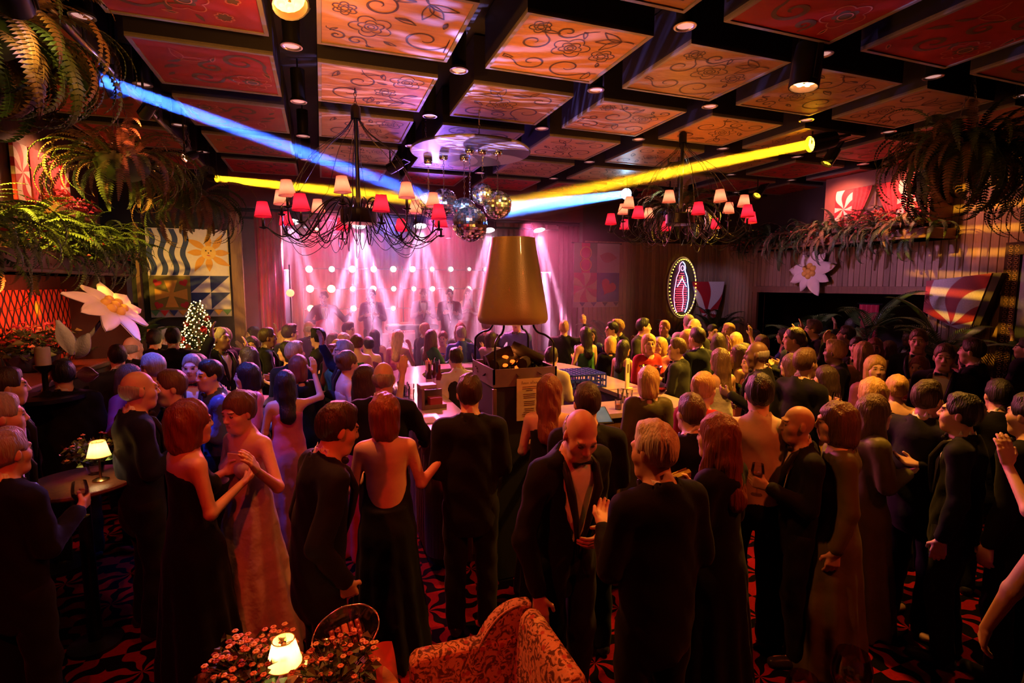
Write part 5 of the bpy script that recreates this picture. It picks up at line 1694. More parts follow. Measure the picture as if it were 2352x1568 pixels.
for i in range(14): gl.ball((R.uniform(-.15, .1), R.uniform(-.15, .15), z1 + R.uniform(-.02, .06)), R.uniform(.01, .022), 7, 5, (1.5, 1, .8))
gl.obj('embers', glow('ember', (1, .13, .01), 2.2), kio, smooth=True)['kind'] = 'stuff'
m_log = mat('charred_log', (.022, .009, .006), .85, bump=1.0, bscale=12)
for i, (p0, p1, rr) in enumerate((((-.2, -.12, .03), (.12, .1, .10), .05), ((.02, -.16, .04), (.22, .12, .05), .045), ((.0, .02, .16), (.23, -.1, .05), .045), ((-.2, .15, .04), (.05, .16, .08), .04), ((-.22, 0, .05), (-.02, -.02, .13), .055))):
    q0, q1 = Vector(p0) + Vector((0, 0, z1 - .03)), Vector(p1) + Vector((0, 0, z1 - .03))
    lg = MB().tube([q0 + (q1 - q0) * t for t in (0, .3, .6, 1)], [rr, rr * 1.08, rr * .98, rr * .9], 9).obj('log', m_log, kio, smooth='auto')
point('ember_light', (0, -.02, z1 + .10), (1, .3, .05), 5, .05, kio)
# menu card on the kiosk front
mn = empty('menu_card', (KX0 + .29, KY0 - .012, 1.2), 0, 'tall cream menu card with a script heading on the kiosk front', 'menu card')
MB().box((-.105, -.004, 0), (.105, .004, .33)).obj('card', mat('menu_paper', (.55, .40, .26), .7, var=.08), mn)
b = MB()
R = random.Random(2)
for i in range(17):
    wl = R.uniform(.025, .06)
    z = .265 - i * .0145
    if i in (3, 7, 11): continue
    b.box((-wl, -.0055, z), (wl, -.0045, z + .0028))
b.obj('menu_lines', m_line_d, mn)
# script heading drawn as flat strokes
hd_ = MB()
x_ = -.068
for ch in range(8):
    if ch == 4: x_ += .012
    up = .022 if ch in (0, 5) else .011
    pts = [(x_ + .006 * math.sin(t * 2 * PI) + .014 * t, .289 + up * math.sin(t * PI) ** .8) for t in [i / 10 for i in range(11)]]
    hd_.ribbon(pts, .0022, Matrix.Translation((0, -.0055, 0)) @ Matrix.Rotation(PI / 2, 4, 'X'))
    x_ += .0155
hd_.obj('menu_heading', m_line_d, mn)
# hood
hood = empty('grill_hood', (kc[0] + .0, kc[1], 1.62), 0, 'big tapered copper-brown hood over the grill tray', 'hood')
HZ = .32
m_copper = mat('copper_enamel', (.42, .25, .11), .38, metal=.15, var=.18, scale=5, bump=.12, bscale=140, coat=.2)
prof = [(.245, 0), (.272, .006), (.287, .03), (.288, .06), (.275, .14), (.245, .31), (.215, .47), (.185, .64), (.178, .69), (.170, .69), (.18, .57), (.24, .3), (.27, .1), (.262, .03), (.24, .012)]
MB().lathe([(a, z + HZ) for a, z in prof], 48, cap=False).obj('shell', m_copper, hood, smooth='auto')
MB().lathe([(0, HZ + .685), (.172, HZ + .685)], 40, cap=False).obj('cap', m_copper, hood)
for sx_, sy_ in ((-1, -1), (1, -1), (1, 1), (-1, 1)):
    ex, ey = sx_ * (hx - .02), sy_ * (hy - .02)
    MB().tube(arc_pts([(ex, ey, -.09), (ex, ey, .13), (ex * .97, ey * .97, .19), (ex * .8, ey * .8, .235), (ex * .62, ey * .62, .255), (ex * .52, ey * .52, .30), (ex * .52, ey * .52, .34)], 6), .0085, 8).obj('rod', m_metal_blk, hood, smooth=True)
# ------------------------------------------------------------------ bar island
bar = empty('bar_island', (2.05, 5.8, 0), 0, 'curved bar island with a pale worktop around the kiosk', 'bar')
TOPH[bar.name] = 1.09
BX0, BX1, BY0, BY1, CW = .72, 3.42, 4.05, 7.55, .46
def ring(off, z):
    P = []
    x0, x1, y0, y1, rad = BX0 + off, BX1 - off, BY0 + off, BY1 - off, max(.9 - off, .25)
    for cx2, cy2, a0, rr in ((x1 - .15, y0 + .15, -PI / 2, .15), (x1 - rad, y1 - rad, 0, rad), (x0 + rad, y1 - rad, PI / 2, rad), (x0 + .15, y0 + .15, PI, .15)):
        for i in range(9): P.append((cx2 + rr * math.cos(a0 + PI / 2 * i / 8) - 2.05, cy2 + rr * math.sin(a0 + PI / 2 * i / 8) - 5.8, z))
    return P
def ring_solid(b, o0, o1, z0, z1):
    A, B_, C, D = ring(o0, z0), ring(o1, z0), ring(o1, z1), ring(o0, z1)
    n = len(A)
    b.add(A + B_ + C + D, [q for i in range(n) for j in [(i + 1) % n] for q in ((i, j, n + j, n + i), (n + i, n + j, 2 * n + j, 2 * n + i), (2 * n + i, 2 * n + j, 3 * n + j, 3 * n + i), (3 * n + i, 3 * n + j, j, i))])
    return b
m_top = mat('pale_bar_top', (.45, .33, .30), .18, var=.3, scale=5, coat=.4)
ring_solid(MB(), 0, CW, 1.05, 1.09).obj('worktop', m_top, bar)
ring_solid(MB(), .05, .09, 0, 1.05).obj('bar_front', m_dark, bar)
ring_solid(MB(), CW - .08, CW - .04, .0, 1.05).obj('inner_front', m_black, bar)
ring_solid(MB(), .02, .06, 0.96, 1.0).obj('moulding', m_post, bar)
sl_me = MB().bbox((0, 0, .49), (.05, .025, .9), b=.005).mesh('bar_slat', m_plank_d)
P = ring(.045, 0)
for i in range(len(P)):
    a, c = Vector(P[i]), Vector(P[(i + 1) % len(P)])
    L = (c - a).length
    n = max(1, int(L / .09))
    for k in range(n):
        q = a + (c - a) * ((k + .5) / n)
        link('bar_slat', sl_me, bar, q + Vector((0, 0, .02)), (0, 0, math.atan2((c - a).y, (c - a).x)))
ZT = 1.09
def on_bar(px, py, z=ZT): 
    p = at_z(px, py, z)
    return (p[0], p[1], ZT)
m_glass = glass_mat('clear_glass', (.97, .95, .95))
m_liq_r, m_liq_a = mat('red_drink', (.25, .015, .02), .1), mat('amber_drink', (.55, .22, .03), .1)
def bottle(loc, label, m, h=.31):
    r = empty('bottle', loc, rnd.uniform(0, 6), label, 'bottle', 'bottles on the bar')
    MB().lathe([(0, 0), (.036, 0), (.038, .01), (.038, h * .58), (.03, h * .66), (.014, h * .74), (.013, h * .97), (.015, h * .97), (.015, h), (0, h)], 18).obj('glass', m, r, smooth='auto')
    MB().lathe([(.0386, h * .2), (.0386, h * .48)], 18, cap=False).obj('label', m_cream, r, smooth=True)
    MB().tube([(0, 0, h), (0, 0, h + .03), (.012, 0, h + .06)], [.009, .006, .004], 6).obj('pourer', m_chrome, r)
m_bdark = mat('dark_bottle', (.05, .01, .012), .08, coat=.5)
bottle(on_bar(987, 900), 'dark bottle with a pourer standing nearest the straw tubs', m_bdark)
bottle(on_bar(998, 897), 'dark bottle with a white label between two others on the bar', m_bdark)
bottle(on_bar(1010, 903), 'reddish dark bottle closest to the kiosk', mat('red_bottle', (.18, .015, .02), .08, coat=.5))
def straw_tub(loc, m, label):
    r = empty('straw_tub', loc, 0, label, 'straw holder')
    MB().lathe([(0, 0), (.04, 0), (.046, .12), (.042, .12), (.036, .01), (0, .01)], 18).obj('tub', m_glass, r, smooth='auto')
    b = MB()
    R = random.Random(4)
    for i in range(34):
        a, q = R.uniform(0, 6.3), .03 * math.sqrt(R.random())
        b.tube([(q * math.cos(a), q * math.sin(a), .012), (q * 1.5 * math.cos(a), q * 1.5 * math.sin(a), R.uniform(.23, .25))], .0028, 5)
    b.obj('straws', m, r)['kind'] = 'stuff'
tu = on_bar(985, 872); straw_tub((tu[0], tu[1], ZT), mat('straw_tan', (.7, .42, .2), .6), 'tub of tan straws on the bar beside the bottles')
tu = on_bar(1003, 874); straw_tub((tu[0], tu[1], ZT), mat('straw_black', (.03, .025, .03), .5), 'tub of black straws on the bar beside the tan ones')
bx = on_bar(962, 938)
r = empty('napkin_caddy', (bx[0] + .08, bx[1], ZT), .1, 'brown napkin and straw caddy on the near end of the bar', 'caddy')
MB().bbox((-.06, 0, .1), (.03, .16, .2), b=.004).bbox((.06, 0, .02), (.22, .16, .04), b=.004).bbox((.06, .07, .09), (.22, .015, .14), b=.003).obj('case', mat('caddy_brown', (.16, .09, .08), .5), r)
MB().bbox((.0, 0, .215), (.16, .14, .035), b=.004).obj('lid', mat('caddy_lid', (.3, .18, .17), .5), r)
MB().bbox((.07, -.02, .07), (.12, .1, .07), b=.003).obj('napkins', mat('napkin_stack', (.3, .03, .05), .8), r)
dm = on_bar(968, 966)
MB().bbox((0, 0, .004), (.30, .34, .008), b=.003).obj('bar_mat', mat('pale_mat', (.72, .55, .52), .25, var=.4, scale=14), None, (dm[0] + .02, dm[1] + .05, ZT + .001))
tag(bpy.data.objects['bar_mat'], 'pale shiny mat lying on the corner of the bar', 'bar mat')
def tumbler(loc, label, h=.10, r_=.038, drink=None, ice=False, group='glasses on the bar', sc_=1.0):
    r = empty('drinking_glass', loc, 0, label, 'glass', group)
    MB().lathe([(0, 0), (r_ * .8, 0), (r_, h), (r_ * .95, h), (r_ * .74, .008), (0, .008)], 20).obj('glass', m_glass, r, smooth='auto')
    if drink: MB().lathe([(0, .009), (r_ * .74, .009), (r_ * .84, h * .5), (0, h * .5)], 18).obj('drink', drink, r, smooth='auto')
    return r
for i, (px, py) in enumerate(((905, 905), (915, 900), (925, 896), (935, 899), (945, 892), (930, 888), (920, 886), (945, 905))):
    tumbler(on_bar(px, py + 12), 'empty tumbler on the left arm of the bar, %s of the cluster' % ORD[i], .11, .036)
cr_ = empty('glass_crystal', on_bar(912, 895), 0, 'tall cut-glass vase glittering on the bar behind the grey-haired man', 'vase')
b = MB().lathe([(0, 0), (.06, 0), (.03, .04), (.03, .08), (.08, .2), (.11, .26), (.10, .26), (.07, .2), (.02, .09), (0, .09)], 14)
b.obj('vase', m_glass, cr_)
rc = at_z(1330, 862, 1.2)
rack = empty('glass_rack', (rc[0], rc[1], ZT), .0, 'blue glass-washer rack standing on the bar right of the hood', 'crate')
m_rack = mat('rack_blue', (.02, .05, .42), .35)
b = MB()
S_, Hh = .46, .16
for i in range(8):
    t = -S_ / 2 + S_ * i / 7
    b.box((t - .006, -S_ / 2, Hh - .012), (t + .006, S_ / 2, Hh)); b.box((-S_ / 2, t - .006, Hh - .012), (S_ / 2, t + .006, Hh))
    b.box((t - .006, -S_ / 2, 0), (t + .006, -S_ / 2 + .01, Hh)); b.box((t - .006, S_ / 2 - .01, 0), (t + .006, S_ / 2, Hh))
    b.box((-S_ / 2, t - .006, 0), (-S_ / 2 + .01, t + .006, Hh)); b.box((S_ / 2 - .01, t - .006, 0), (S_ / 2, t + .006, Hh))
for z in (0, .07, .14):
    for lo, hi in (((-S_ / 2, -S_ / 2, z), (S_ / 2, -S_ / 2 + .012, z + .02)), ((-S_ / 2, S_ / 2 - .012, z), (S_ / 2, S_ / 2, z + .02)), ((-S_ / 2, -S_ / 2, z), (-S_ / 2 + .012, S_ / 2, z + .02)), ((S_ / 2 - .012, -S_ / 2, z), (S_ / 2, S_ / 2, z + .02))): b.box(lo, hi)
b.obj('lattice', m_rack, rack)
tb = on_bar(1402, 962)
t_ = empty('tablet', (tb[0] - .05, tb[1] + .12, ZT), -.2, 'tablet with a blue-lit screen lying on the bar', 'tablet')
Mt = Matrix.Rotation(.35, 4, 'X')
MB().bbox((0, 0, .012), (.20, .26, .012), Mt, b=.004).obj('case', m_black, t_)
MB().box((-.088, -.115, .0185), (.088, .115, .0195), Mt).obj('screen', mat('tablet_screen', (.06, .12, .18), .2, var=.6, scale=9, emit=(.10, .28, .45), estr=.25), t_)
def wine_glass(loc, label, drink=m_liq_r, s_=1.0, coupe=False, group=None, rot_=(0, 0, 0)):
    r = empty('wine_glass', loc, 0, label, 'glass', group)
    r.rotation_euler = rot_
    r.scale = (s_,) * 3
    if coupe: prof_ = [(0, 0), (.034, 0), (.034, .003), (.004, .008), (.0035, .09), (.02, .1), (.046, .125), (.05, .15), (.048, .15), (.043, .126), (.018, .104), (0, .1)]
    else: prof_ = [(0, 0), (.036, 0), (.036, .003), (.004, .008), (.004, .085), (.025, .1), (.042, .135), (.043, .165), (.035, .215), (.033, .215), (.04, .165), (.039, .137), (.022, .104), (0, .098)]
    MB().lathe(prof_, 26).obj('glass', m_glass, r, smooth='auto')
    if drink:
        MB().lathe([(0, .102), (.021, .105), (.041, .127), (.045, .14), (0, .14)] if coupe else [(0, .1), (.021, .105), (.037, .135), (.038, .15), (0, .15)], 20).obj('drink', drink, r, smooth='auto')
    return r
cg = on_bar(1515, 935)
wine_glass((cg[0], cg[1], ZT), 'coupe glass of dark drink on the right end of the bar', m_liq_r, 1.3, True)
cb_ = on_bar(1500, 905)
r = empty('champagne_bowl', (cb_[0] + .1, cb_[1] + .2, ZT), 0, 'wide glass ice bowl on the right end of the bar', 'bowl')
MB().lathe([(0, 0), (.09, 0), (.11, .25), (.13, .27), (.12, .27), (.1, .24), (.08, .01), (0, .01)], 28).obj('bowl', m_glass, r, smooth='auto')
cb_ = on_bar(1466, 905)
r = empty('table_menu', (cb_[0] + .05, cb_[1] + .3, ZT), .6, 'slim upright card holder on the right end of the bar', 'menu holder')
MB().bbox((0, 0, .17), (.10, .012, .34), b=.003).bbox((0, 0, .006), (.12, .09, .012), b=.003).obj('card', mat('card_cream', (.6, .5, .36), .6), r)
MB().box((-.02, -.0075, .18), (.02, -.0065, .28)).obj('card_print', m_line_d, r)
for i, (px, py) in enumerate(((1425, 905), (1435, 915), (1445, 908), (1420, 930), (1440, 926))):
    tumbler(on_bar(px, py + 10), 'short tumbler behind the tablet on the bar, %s of the cluster' % ORD[i], .1, .036, m_liq_a if i % 2 else None)
rd = on_bar(1160, 985)
r = empty('card_reader', (1.17, 4.2, ZT), 0, 'small box with a pink-lit side beside the kiosk', 'box')
MB().bbox((0, 0, .06), (.09, .10, .12), b=.006).obj('case', mat('pinkish_box', (.4, .16, .18), .4), r)
# ------------------------------------------------------------------ table lamps and tables
m_shade_y = lamp_cloth('shade_cream', (.75, .55, .25), (1.0, .72, .30))
def table_lamp(loc, label, s_=1.0, tilt=(0, 0), watts=2.0):
    r = empty('table_lamp', loc, 0, label, 'table lamp')
    r.scale = (s_,) * 3
    r.rotation_euler = (tilt[0], tilt[1], 0)
    b = MB()
    n = 40
    for rr0, z0_, rr1, z1_ in ((.062, .16, .038, .255),):
        V = [((rr0 if j == 0 else rr1) * (1 + .018 * (i % 2)) * math.cos(2 * PI * i / n), (rr0 if j == 0 else rr1) * (1 + .018 * (i % 2)) * math.sin(2 * PI * i / n), z0_ if j == 0 else z1_) for j in range(2) for i in range(n)]
        b.add(V, [(i, (i + 1) % n, n + (i + 1) % n, n + i) for i in range(n)])
    b.tube([(.063 * math.cos(2 * PI * i / n), .063 * math.sin(2 * PI * i / n), .16) for i in range(n)], .002, 4, closed=True)
    b.tube([(.039 * math.cos(2 * PI * i / n), .039 * math.sin(2 * PI * i / n), .255) for i in range(n)], .002, 4, closed=True)
    b.obj('lamp_shade', m_shade_y, r)
    br = MATS.get('lamp_brass') or mat('lamp_brass', (.55, .35, .15), .25, metal=1.0)
    MB().lathe([(0, 0), (.045, 0), (.045, .008), (.03, .016), (.008, .02), (.0065, .10), (.0065, .22), (.0, .22)], 24).obj('base', br, r, smooth='auto')
    b = MB()
    for a in (0, 2.1, 4.2): b.tube([(0, 0, .235), (.038 * math.cos(a), .038 * math.sin(a), .245)], .0015, 4)
    b.lathe([(0, .245), (.01, .243), (.01, .232), (0, .232)], 10).obj('finial', br, r)
    MB().ball((0, 0, .205), .009, 10, 8, (1, 1, 1.4)).obj('bulb', glow('lamp_bulb', (1, .75, .4), 12), r, smooth=True)
    point('lamp_light', (0, 0, .205), (1, .64, .26), watts, .02, r)
    return r
def round_table(loc, rad, h_, label, m=None):
    r = empty('round_table', loc, 0, label, 'table')
    TOPH[r.name] = h_
    MB().lathe([(0, h_ - .03), (rad - .01, h_ - .03), (rad, h_ - .02), (rad, h_ - .006), (rad - .008, h_), (0, h_)], 48).obj('tabletop', m or m_plank_d, r, smooth='auto')
    MB().lathe([(0, 0), (rad * .5, 0), (rad * .5, .02), (.04, .04), (.035, h_ - .04), (.1, h_ - .03), (0, h_ - .03)], 28).obj('pedestal', m_metal_blk, r, smooth='auto')
l2 = at_z(232, 1103, 1.02)
round_table((l2[0] - .12, l2[1] + .05, 0), .30, 1.02, 'tall round table with a lit lamp among the guests at left', wood('walnut_table', (.14, .06, .03), .3))
table_lamp((l2[0], l2[1], 1.02), 'small lit pleated table lamp on the tall table at left', 1.0, watts=3)
def posy(loc, label, n=40, s_=1.0, seed=1):
    r = empty('flower_vase', loc, 0, label, 'flowers')
    r.scale = (s_,) * 3
    MB().lathe([(0, 0), (.035, 0), (.045, .05), (.03, .1), (.026, .1), (.04, .05), (.03, .008), (0, .008)], 18).obj('vase', m_glass, r, smooth='auto')
    R = random.Random(seed)
    b = MB()
    heads = {0: MB(), 1: MB(), 2: MB()}
    for i in range(n):
        a, q = R.uniform(0, 6.3), math.sqrt(R.random())
        tip = Vector((.15 * q * math.cos(a), .15 * q * math.sin(a), .20 - .06 * q + R.uniform(-.03, .05)))
        b.tube([(0, 0, .05), tip * .6 + Vector((0, 0, .03)), tip], .0014, 4)
        k = R.randrange(3)
        for j in range(6):
            aa = j * 1.05
            heads[k].ball(tip + Vector((.0062 * math.cos(aa), .0062 * math.sin(aa), 0)), .0047, 5, 4, (1.3, 1.3, .6))
        heads[k].ball(tip + Vector((0, 0, .003)), .0045, 6, 4)
    b.obj('stems', m_leaf[0], r)
    leafy('leaves', r, (-.12, -.12, .08), (.12, .12, .2), 150, (m_leaf[0], m_fern[0]), .035, seed + 3)
    for k, m in enumerate((mat('bloom_peach', (.78, .40, .22), .7), mat('bloom_cream', (.80, .62, .28), .7), mat('bloom_rust', (.34, .09, .05), .7))):
        heads[k].obj('blooms', m, r, smooth=True)['kind'] = 'stuff'
    return r
posy((l2[0] - .08, l2[1] + .16, 1.02), 'sprig of small flowers behind the lamp on the tall table', 16, 1.15, 5)
l3 = at_z(568, 925, 1.05)
round_table((l3[0], l3[1] + .1, 0), .30, 1.05, 'small round table with a lamp left of the bar among the crowd')
table_lamp((l3[0], l3[1], 1.05), 'small lit pleated table lamp left of the bar among the crowd', 1.0, watts=3.0)
# foreground table
FT = .60
round_table((-.15, 1.98, 0), .40, FT, 'round wooden cocktail table at the bottom of the picture', wood('oak_table', (.40, .17, .06), .35, grain=(2, 12, 2)))
lf = at_z(658, 1612, FT)
table_lamp((lf[0], lf[1], FT), 'bright pleated table lamp in the foreground beside the flowers', 1.05, watts=8.0)
f1 = at_z(585, 1605, FT)
posy((f1[0], f1[1], FT), 'bunch of peach and cream meadow flowers left of the foreground lamp', 120, 1.15, 7)
f2 = at_z(775, 1610, FT)
posy((f2[0], f2[1], FT), 'bunch of dark red and peach flowers in front of the cut-glass dish', 70, 1.1, 9)
dsh = at_z(797, 1482, FT + .13)
r = empty('glass_dish', (dsh[0], dsh[1], FT), .0, 'oval cut-glass dish of chocolates tilted up on the foreground table', 'dish')
r.scale = (.86, .86, 1)
dT = Matrix.Translation((0, 0, .17)) @ Matrix.Rotation(.25, 4, 'Z') @ Matrix.Rotation(.60, 4, 'X') @ Matrix.Rotation(-.18, 4, 'Y') @ Matrix.Translation((0, 0, -.06))
MBp = MB()
n = 40
rings_ = [(.0, .055), (.07, .055), (.10, .07), (.128, .10), (.135, .108), (.128, .108), (.098, .077), (.0, .063)]
V, F = [], []
for (q, z) in rings_:
    for i in range(n):
        a = 2 * PI * i / n
        k = 1 + (.03 * math.sin(12 * a) if q > .11 else 0)
        V.append(dT @ Vector((q * 1.18 * k * math.cos(a), q * .82 * k * math.sin(a), z)))
for j in range(len(rings_) - 1):
    for i in range(n): F.append((j * n + i, j * n + (i + 1) % n, (j + 1) * n + (i + 1) % n, (j + 1) * n + i))
MBp.add(V, F).obj('dish', glass_mat('cut_glass', (1, .95, .9), .08, .5), r, smooth='auto')
MB().tube([dT @ Vector((.134 * 1.18 * math.cos(a), .134 * .82 * math.sin(a), .108 + .003 * math.sin(9 * a))) for a in [2 * PI * i / 48 for i in range(48)]], .004, 6, closed=True).obj('rim', mat('cut_rim', (.95, .8, .65), .2, metal=.9), r, smooth=True)
MB().lathe([(0, 0), (.06, 0), (.05, .012), (.012, .03), (.012, .15), (.04, .165), (0, .17)], 18).obj('foot', m_glass, r, smooth='auto')
ch = MB().bbox((0, 0, .008), (.024, .1, .016), b=.004).mesh('chocolate_bar', mat('chocolate', (.22, .05, .03), .35))
ch2 = MB().bbox((0, 0, .008), (.024, .1, .016), b=.004).mesh('biscuit_bar', mat('biscuit', (.62, .26, .12), .6, bump=.6, bscale=90))
nub = MB().ball((0, 0, 0), .0065, 8, 6, (1, 1, 1.3)).mesh('cream_drop', mat('cream_drop', (.8, .5, .35), .5), True)
for i in range(5):
    o = link('chocolate_bar' if i != 2 else 'biscuit_bar', ch if i != 2 else ch2, r)
    o.matrix_local = dT @ Matrix.Translation((-.062 + i * .031, 0, .064)) @ Matrix.Diagonal((1, 1, 1, 1) if i != 2 else (1.2, 1, 1.3, 1))
    if i != 2:
        for k in range(4): link('cream_drop', nub, r, dT @ Vector((-.062 + i * .031, -.036 + .024 * k, .084)))
gl_ = at_z(447, 1640, FT)
wine_glass((-.47, 2.05, FT), 'empty wine glass at the left of the foreground lamp', None, 1.0)
# red cloth thrown over the far edge of the foreground table
V, F = [], []
nu, nv = 16, 10
c0, c1, c2, c3 = (Vector(at_z(*q)) for q in ((838, 1500, FT + .03), (900, 1472, FT + .05), (915, 1560, FT - .10), (872, 1600, FT + .01)))
for l_ in (0, 1):
    for j in range(nv + 1):
        for i in range(nu + 1):
            u, v_ = i / nu, j / nv
            p_ = (c0 * (1 - u) + c1 * u) * (1 - v_) + (c3 * (1 - u) + c2 * u) * v_
            V.append(p_ + Vector((0, 0, .022 * math.sin(u * 7 + v_ * 2) * math.sin(PI * v_) + .02 * math.sin(PI * u) - .006 * l_)))
o_ = (nu + 1) * (nv + 1)
for j in range(nv):
    for i in range(nu):
        a0 = j * (nu + 1) + i
        F += [(a0, a0 + nu + 1, a0 + nu + 2, a0 + 1), (o_ + a0, o_ + a0 + 1, o_ + a0 + nu + 2, o_ + a0 + nu + 1)]
o = MB().add(V, F).obj('red_napkin', mat('scarlet_linen', (.42, .012, .012), .8, sheen=.3), None, smooth=True)
tag(o, 'red cloth thrown over the foreground table beside the cut-glass dish', 'napkin')
# low table with two glasses, bottom right
round_table((1.70, 1.14, 0), .29, FT, 'low dark round table with two goblets at lower right', m_dark)
m_ice = glass_mat('ice', (.9, .6, .5), .1, .9)
def goblet(loc, label, s_):
    r = empty('goblet', loc, 0, label, 'glass')
    r.scale = (s_,) * 3
    MB().lathe([(0, 0), (.04, 0), (.04, .004), (.006, .01), (.006, .05), (.035, .07), (.056, .12), (.055, .16), (.044, .2), (.042, .2), (.053, .16), (.053, .12), (.032, .074), (0, .065)], 30).obj('glass', glass_mat('tinted_glass', (1, .95, .92), .02, .12), r, smooth='auto')
    MB().lathe([(0, .068), (.028, .074), (.04, .09), (.042, .098), (0, .098)], 22).obj('drink', m_liq_r, r, smooth='auto')
    R = random.Random(3)
    for i in range(4): MB().bbox((R.uniform(-.022, .022), R.uniform(-.022, .022), .125 + .012 * (i % 2)), (.024, .024, .024), b=.004).obj('ice_cube', m_ice, r)
goblet((1.86, 1.30, FT), 'stemmed goblet with ice on the low table at lower right', 1.25)
goblet((1.61, 1.30, FT), 'smaller goblet cut by the bottom edge at lower right', 1.1)
# ------------------------------------------------------------------ floral wing chair
def chintz_floral():
    m = bpy.data.materials.new('floral_chintz')
    nt, N, L, b_ = nodes_of(m)
    tc = N.new('ShaderNodeTexCoord')
    vo = N.new('ShaderNodeTexNoise'); vo.inputs['Scale'].default_value = 16; vo.inputs['Detail'].default_value = 4; vo.inputs['Distortion'].default_value = 2.5
    L.new(tc.outputs['Object'], vo.inputs['Vector'])
    cr2 = N.new('ShaderNodeValToRGB')
    el = cr2.color_ramp.elements
    el[0].position, el[0].color = .40, (.10, .045, .02, 1)
    el[1].position, el[1].color = .52, (.66, .40, .24, 1)
    e = el.new(.46); e.color = (.24, .10, .04, 1)
    e = el.new(.62); e.color = (.66, .34, .17, 1)
    L.new(vo.outputs['Fac'], cr2.inputs[0])
    v2 = N.new('ShaderNodeTexVoronoi'); v2.inputs['Scale'].default_value = 13; L.new(tc.outputs['Object'], v2.inputs['Vector'])
    c3 = N.new('ShaderNodeValToRGB'); c3.color_ramp.elements[0].position = .16; c3.color_ramp.elements[0].color = (1, 1, 1, 1); c3.color_ramp.elements[1].position = .24; c3.color_ramp.elements[1].color = (0, 0, 0, 1)
    L.new(v2.outputs['Distance'], c3.inputs[0])
    mx = N.new('ShaderNodeMix'); mx.data_type = 'RGBA'; L.new(c3.outputs[0], mx.inputs['Factor']); L.new(cr2.outputs[0], mx.inputs['A']); mx.inputs['B'].default_value = (.45, .08, .05, 1)
    L.new(mx.outputs['Result'], b_.inputs['Base Color']); b_.inputs['Roughness'].default_value = .85
    return m
m_flor = chintz_floral()
m_pipe = mat('cream_piping', (.6, .38, .22), .8)
ac = empty('wing_armchair', (.62, 1.88, FZ), .02, 'floral chintz wing armchair in the foreground under the bald man', 'armchair')
ac.scale = (.74, .82, .81)
# chair faces local -x
MB().bbox((-.05, 0, .22), (.62, .62, .2), b=.03).obj('base', m_flor, ac)
MB().bbox((-.08, 0, .40), (.60, .50, .16), b=.045).obj('seat_cushion', m_flor, ac, smooth='auto')
b = MB().prism([(.14, .30), (.30, .30), (.40, 1.0), (.37, 1.06), (.30, 1.07), (.25, 1.02)], .58, Matrix.Translation((0, -.29, 0)))
bk_ = b.obj('backrest', m_flor, ac)
md = bk_.modifiers.new('bevel', 'BEVEL'); md.width = .035; md.segments = 3
for s_ in (-1, 1):
    y0 = s_ * .36
    q = MB().prism([(-.42, .14), (.20, .14), (.26, .88), (-.38, .90), (-.42, .86)], .11, Matrix.Translation((0, y0 - .055, 0))).obj('arm', m_flor, ac)
    md = q.modifiers.new('bevel', 'BEVEL'); md.width = .035; md.segments = 3
    P = [(-.02, .84)] + [(-.02 + .17 * t + .12 * t * t, .84 + .23 * math.sin(t * PI / 2)) for t in [i / 8 for i in range(1, 9)]] + [(.37, 1.06), (.30, .70)]
    q = MB().prism(P, .09, Matrix.Translation((0, y0 - .045, 0))).obj('wing', m_flor, ac)
    md = q.modifiers.new('bevel', 'BEVEL'); md.width = .03; md.segments = 3
    MB().tube([(x, y0 - s_ * .05, z) for x, z in P[:-2]], .006, 6).obj('piping', m_pipe, ac, smooth=True)
for sx_ in (-.32, .22):
    for s_ in (-1, 1): MB().tube([(sx_, s_ * .28, .13), (sx_, s_ * .30, 0)], [.025, .016], 8).obj('leg', m_plank_d, ac)
# track lights on the pipe at left
tp = empty('lighting_pipe', (-1.43, 5.5, 3.84), 0, 'black pipe with clamps running under the ceiling at left', 'pipe')
MB().tube([(0, -2.2, 0), (0, 3.4, 0)], .024, 10).obj('tube', m_steel, tp, smooth=True)
for y_ in (-1.9, -.6, .5, 1.6, 2.8): MB().bbox((0, y_, .02), (.07, .05, .08), b=.01).tube([(0, y_, .05), (0, y_, ZC - 3.84)], .008, 6).obj('clamp', m_metal_blk, tp)
# ------------------------------------------------------------------ the show rig
def hanger(loc, up=None):
    r_ = (up or ZC) - loc[2]
    return r_
def fixture(loc, target, col, watts, deg, label, **k):
    if loc[1] < 1.5:                             # hung behind the viewer: its light alone matters
        return spot('lamp', loc, target, col, watts, deg, k.get('blend', .6), .05)
    r = par_can(loc, target, col, watts, deg, label, **k)
    top = ZC if loc[1] < YF + .1 else (3.53 if loc[1] < 10.8 else 3.56)
    if top - loc[2] > .05: MB().tube([(0, 0, .0), (0, 0, top - loc[2])], .01, 6).obj('yoke_rod', m_metal_blk, r)
    return r
BALLS = Vector((1.62, 5.8, 3.12))
def haze_column(name, a, b_, r0, r1, dens, label):
    m = bpy.data.materials.new(name)
    nt, N, L, b = nodes_of(m); N.remove(b)
    v = N.new('ShaderNodeVolumeScatter'); v.inputs['Density'].default_value = dens; v.inputs['Anisotropy'].default_value = .0
    L.new(v.outputs[0], N['Material Output'].inputs['Volume'])
    a, b_ = Vector(a), Vector(b_)
    o = MB().tube([a, b_], [r0, r1], 20).obj(name, m)
    tag(o, label, 'haze', kind='stuff')
    return o
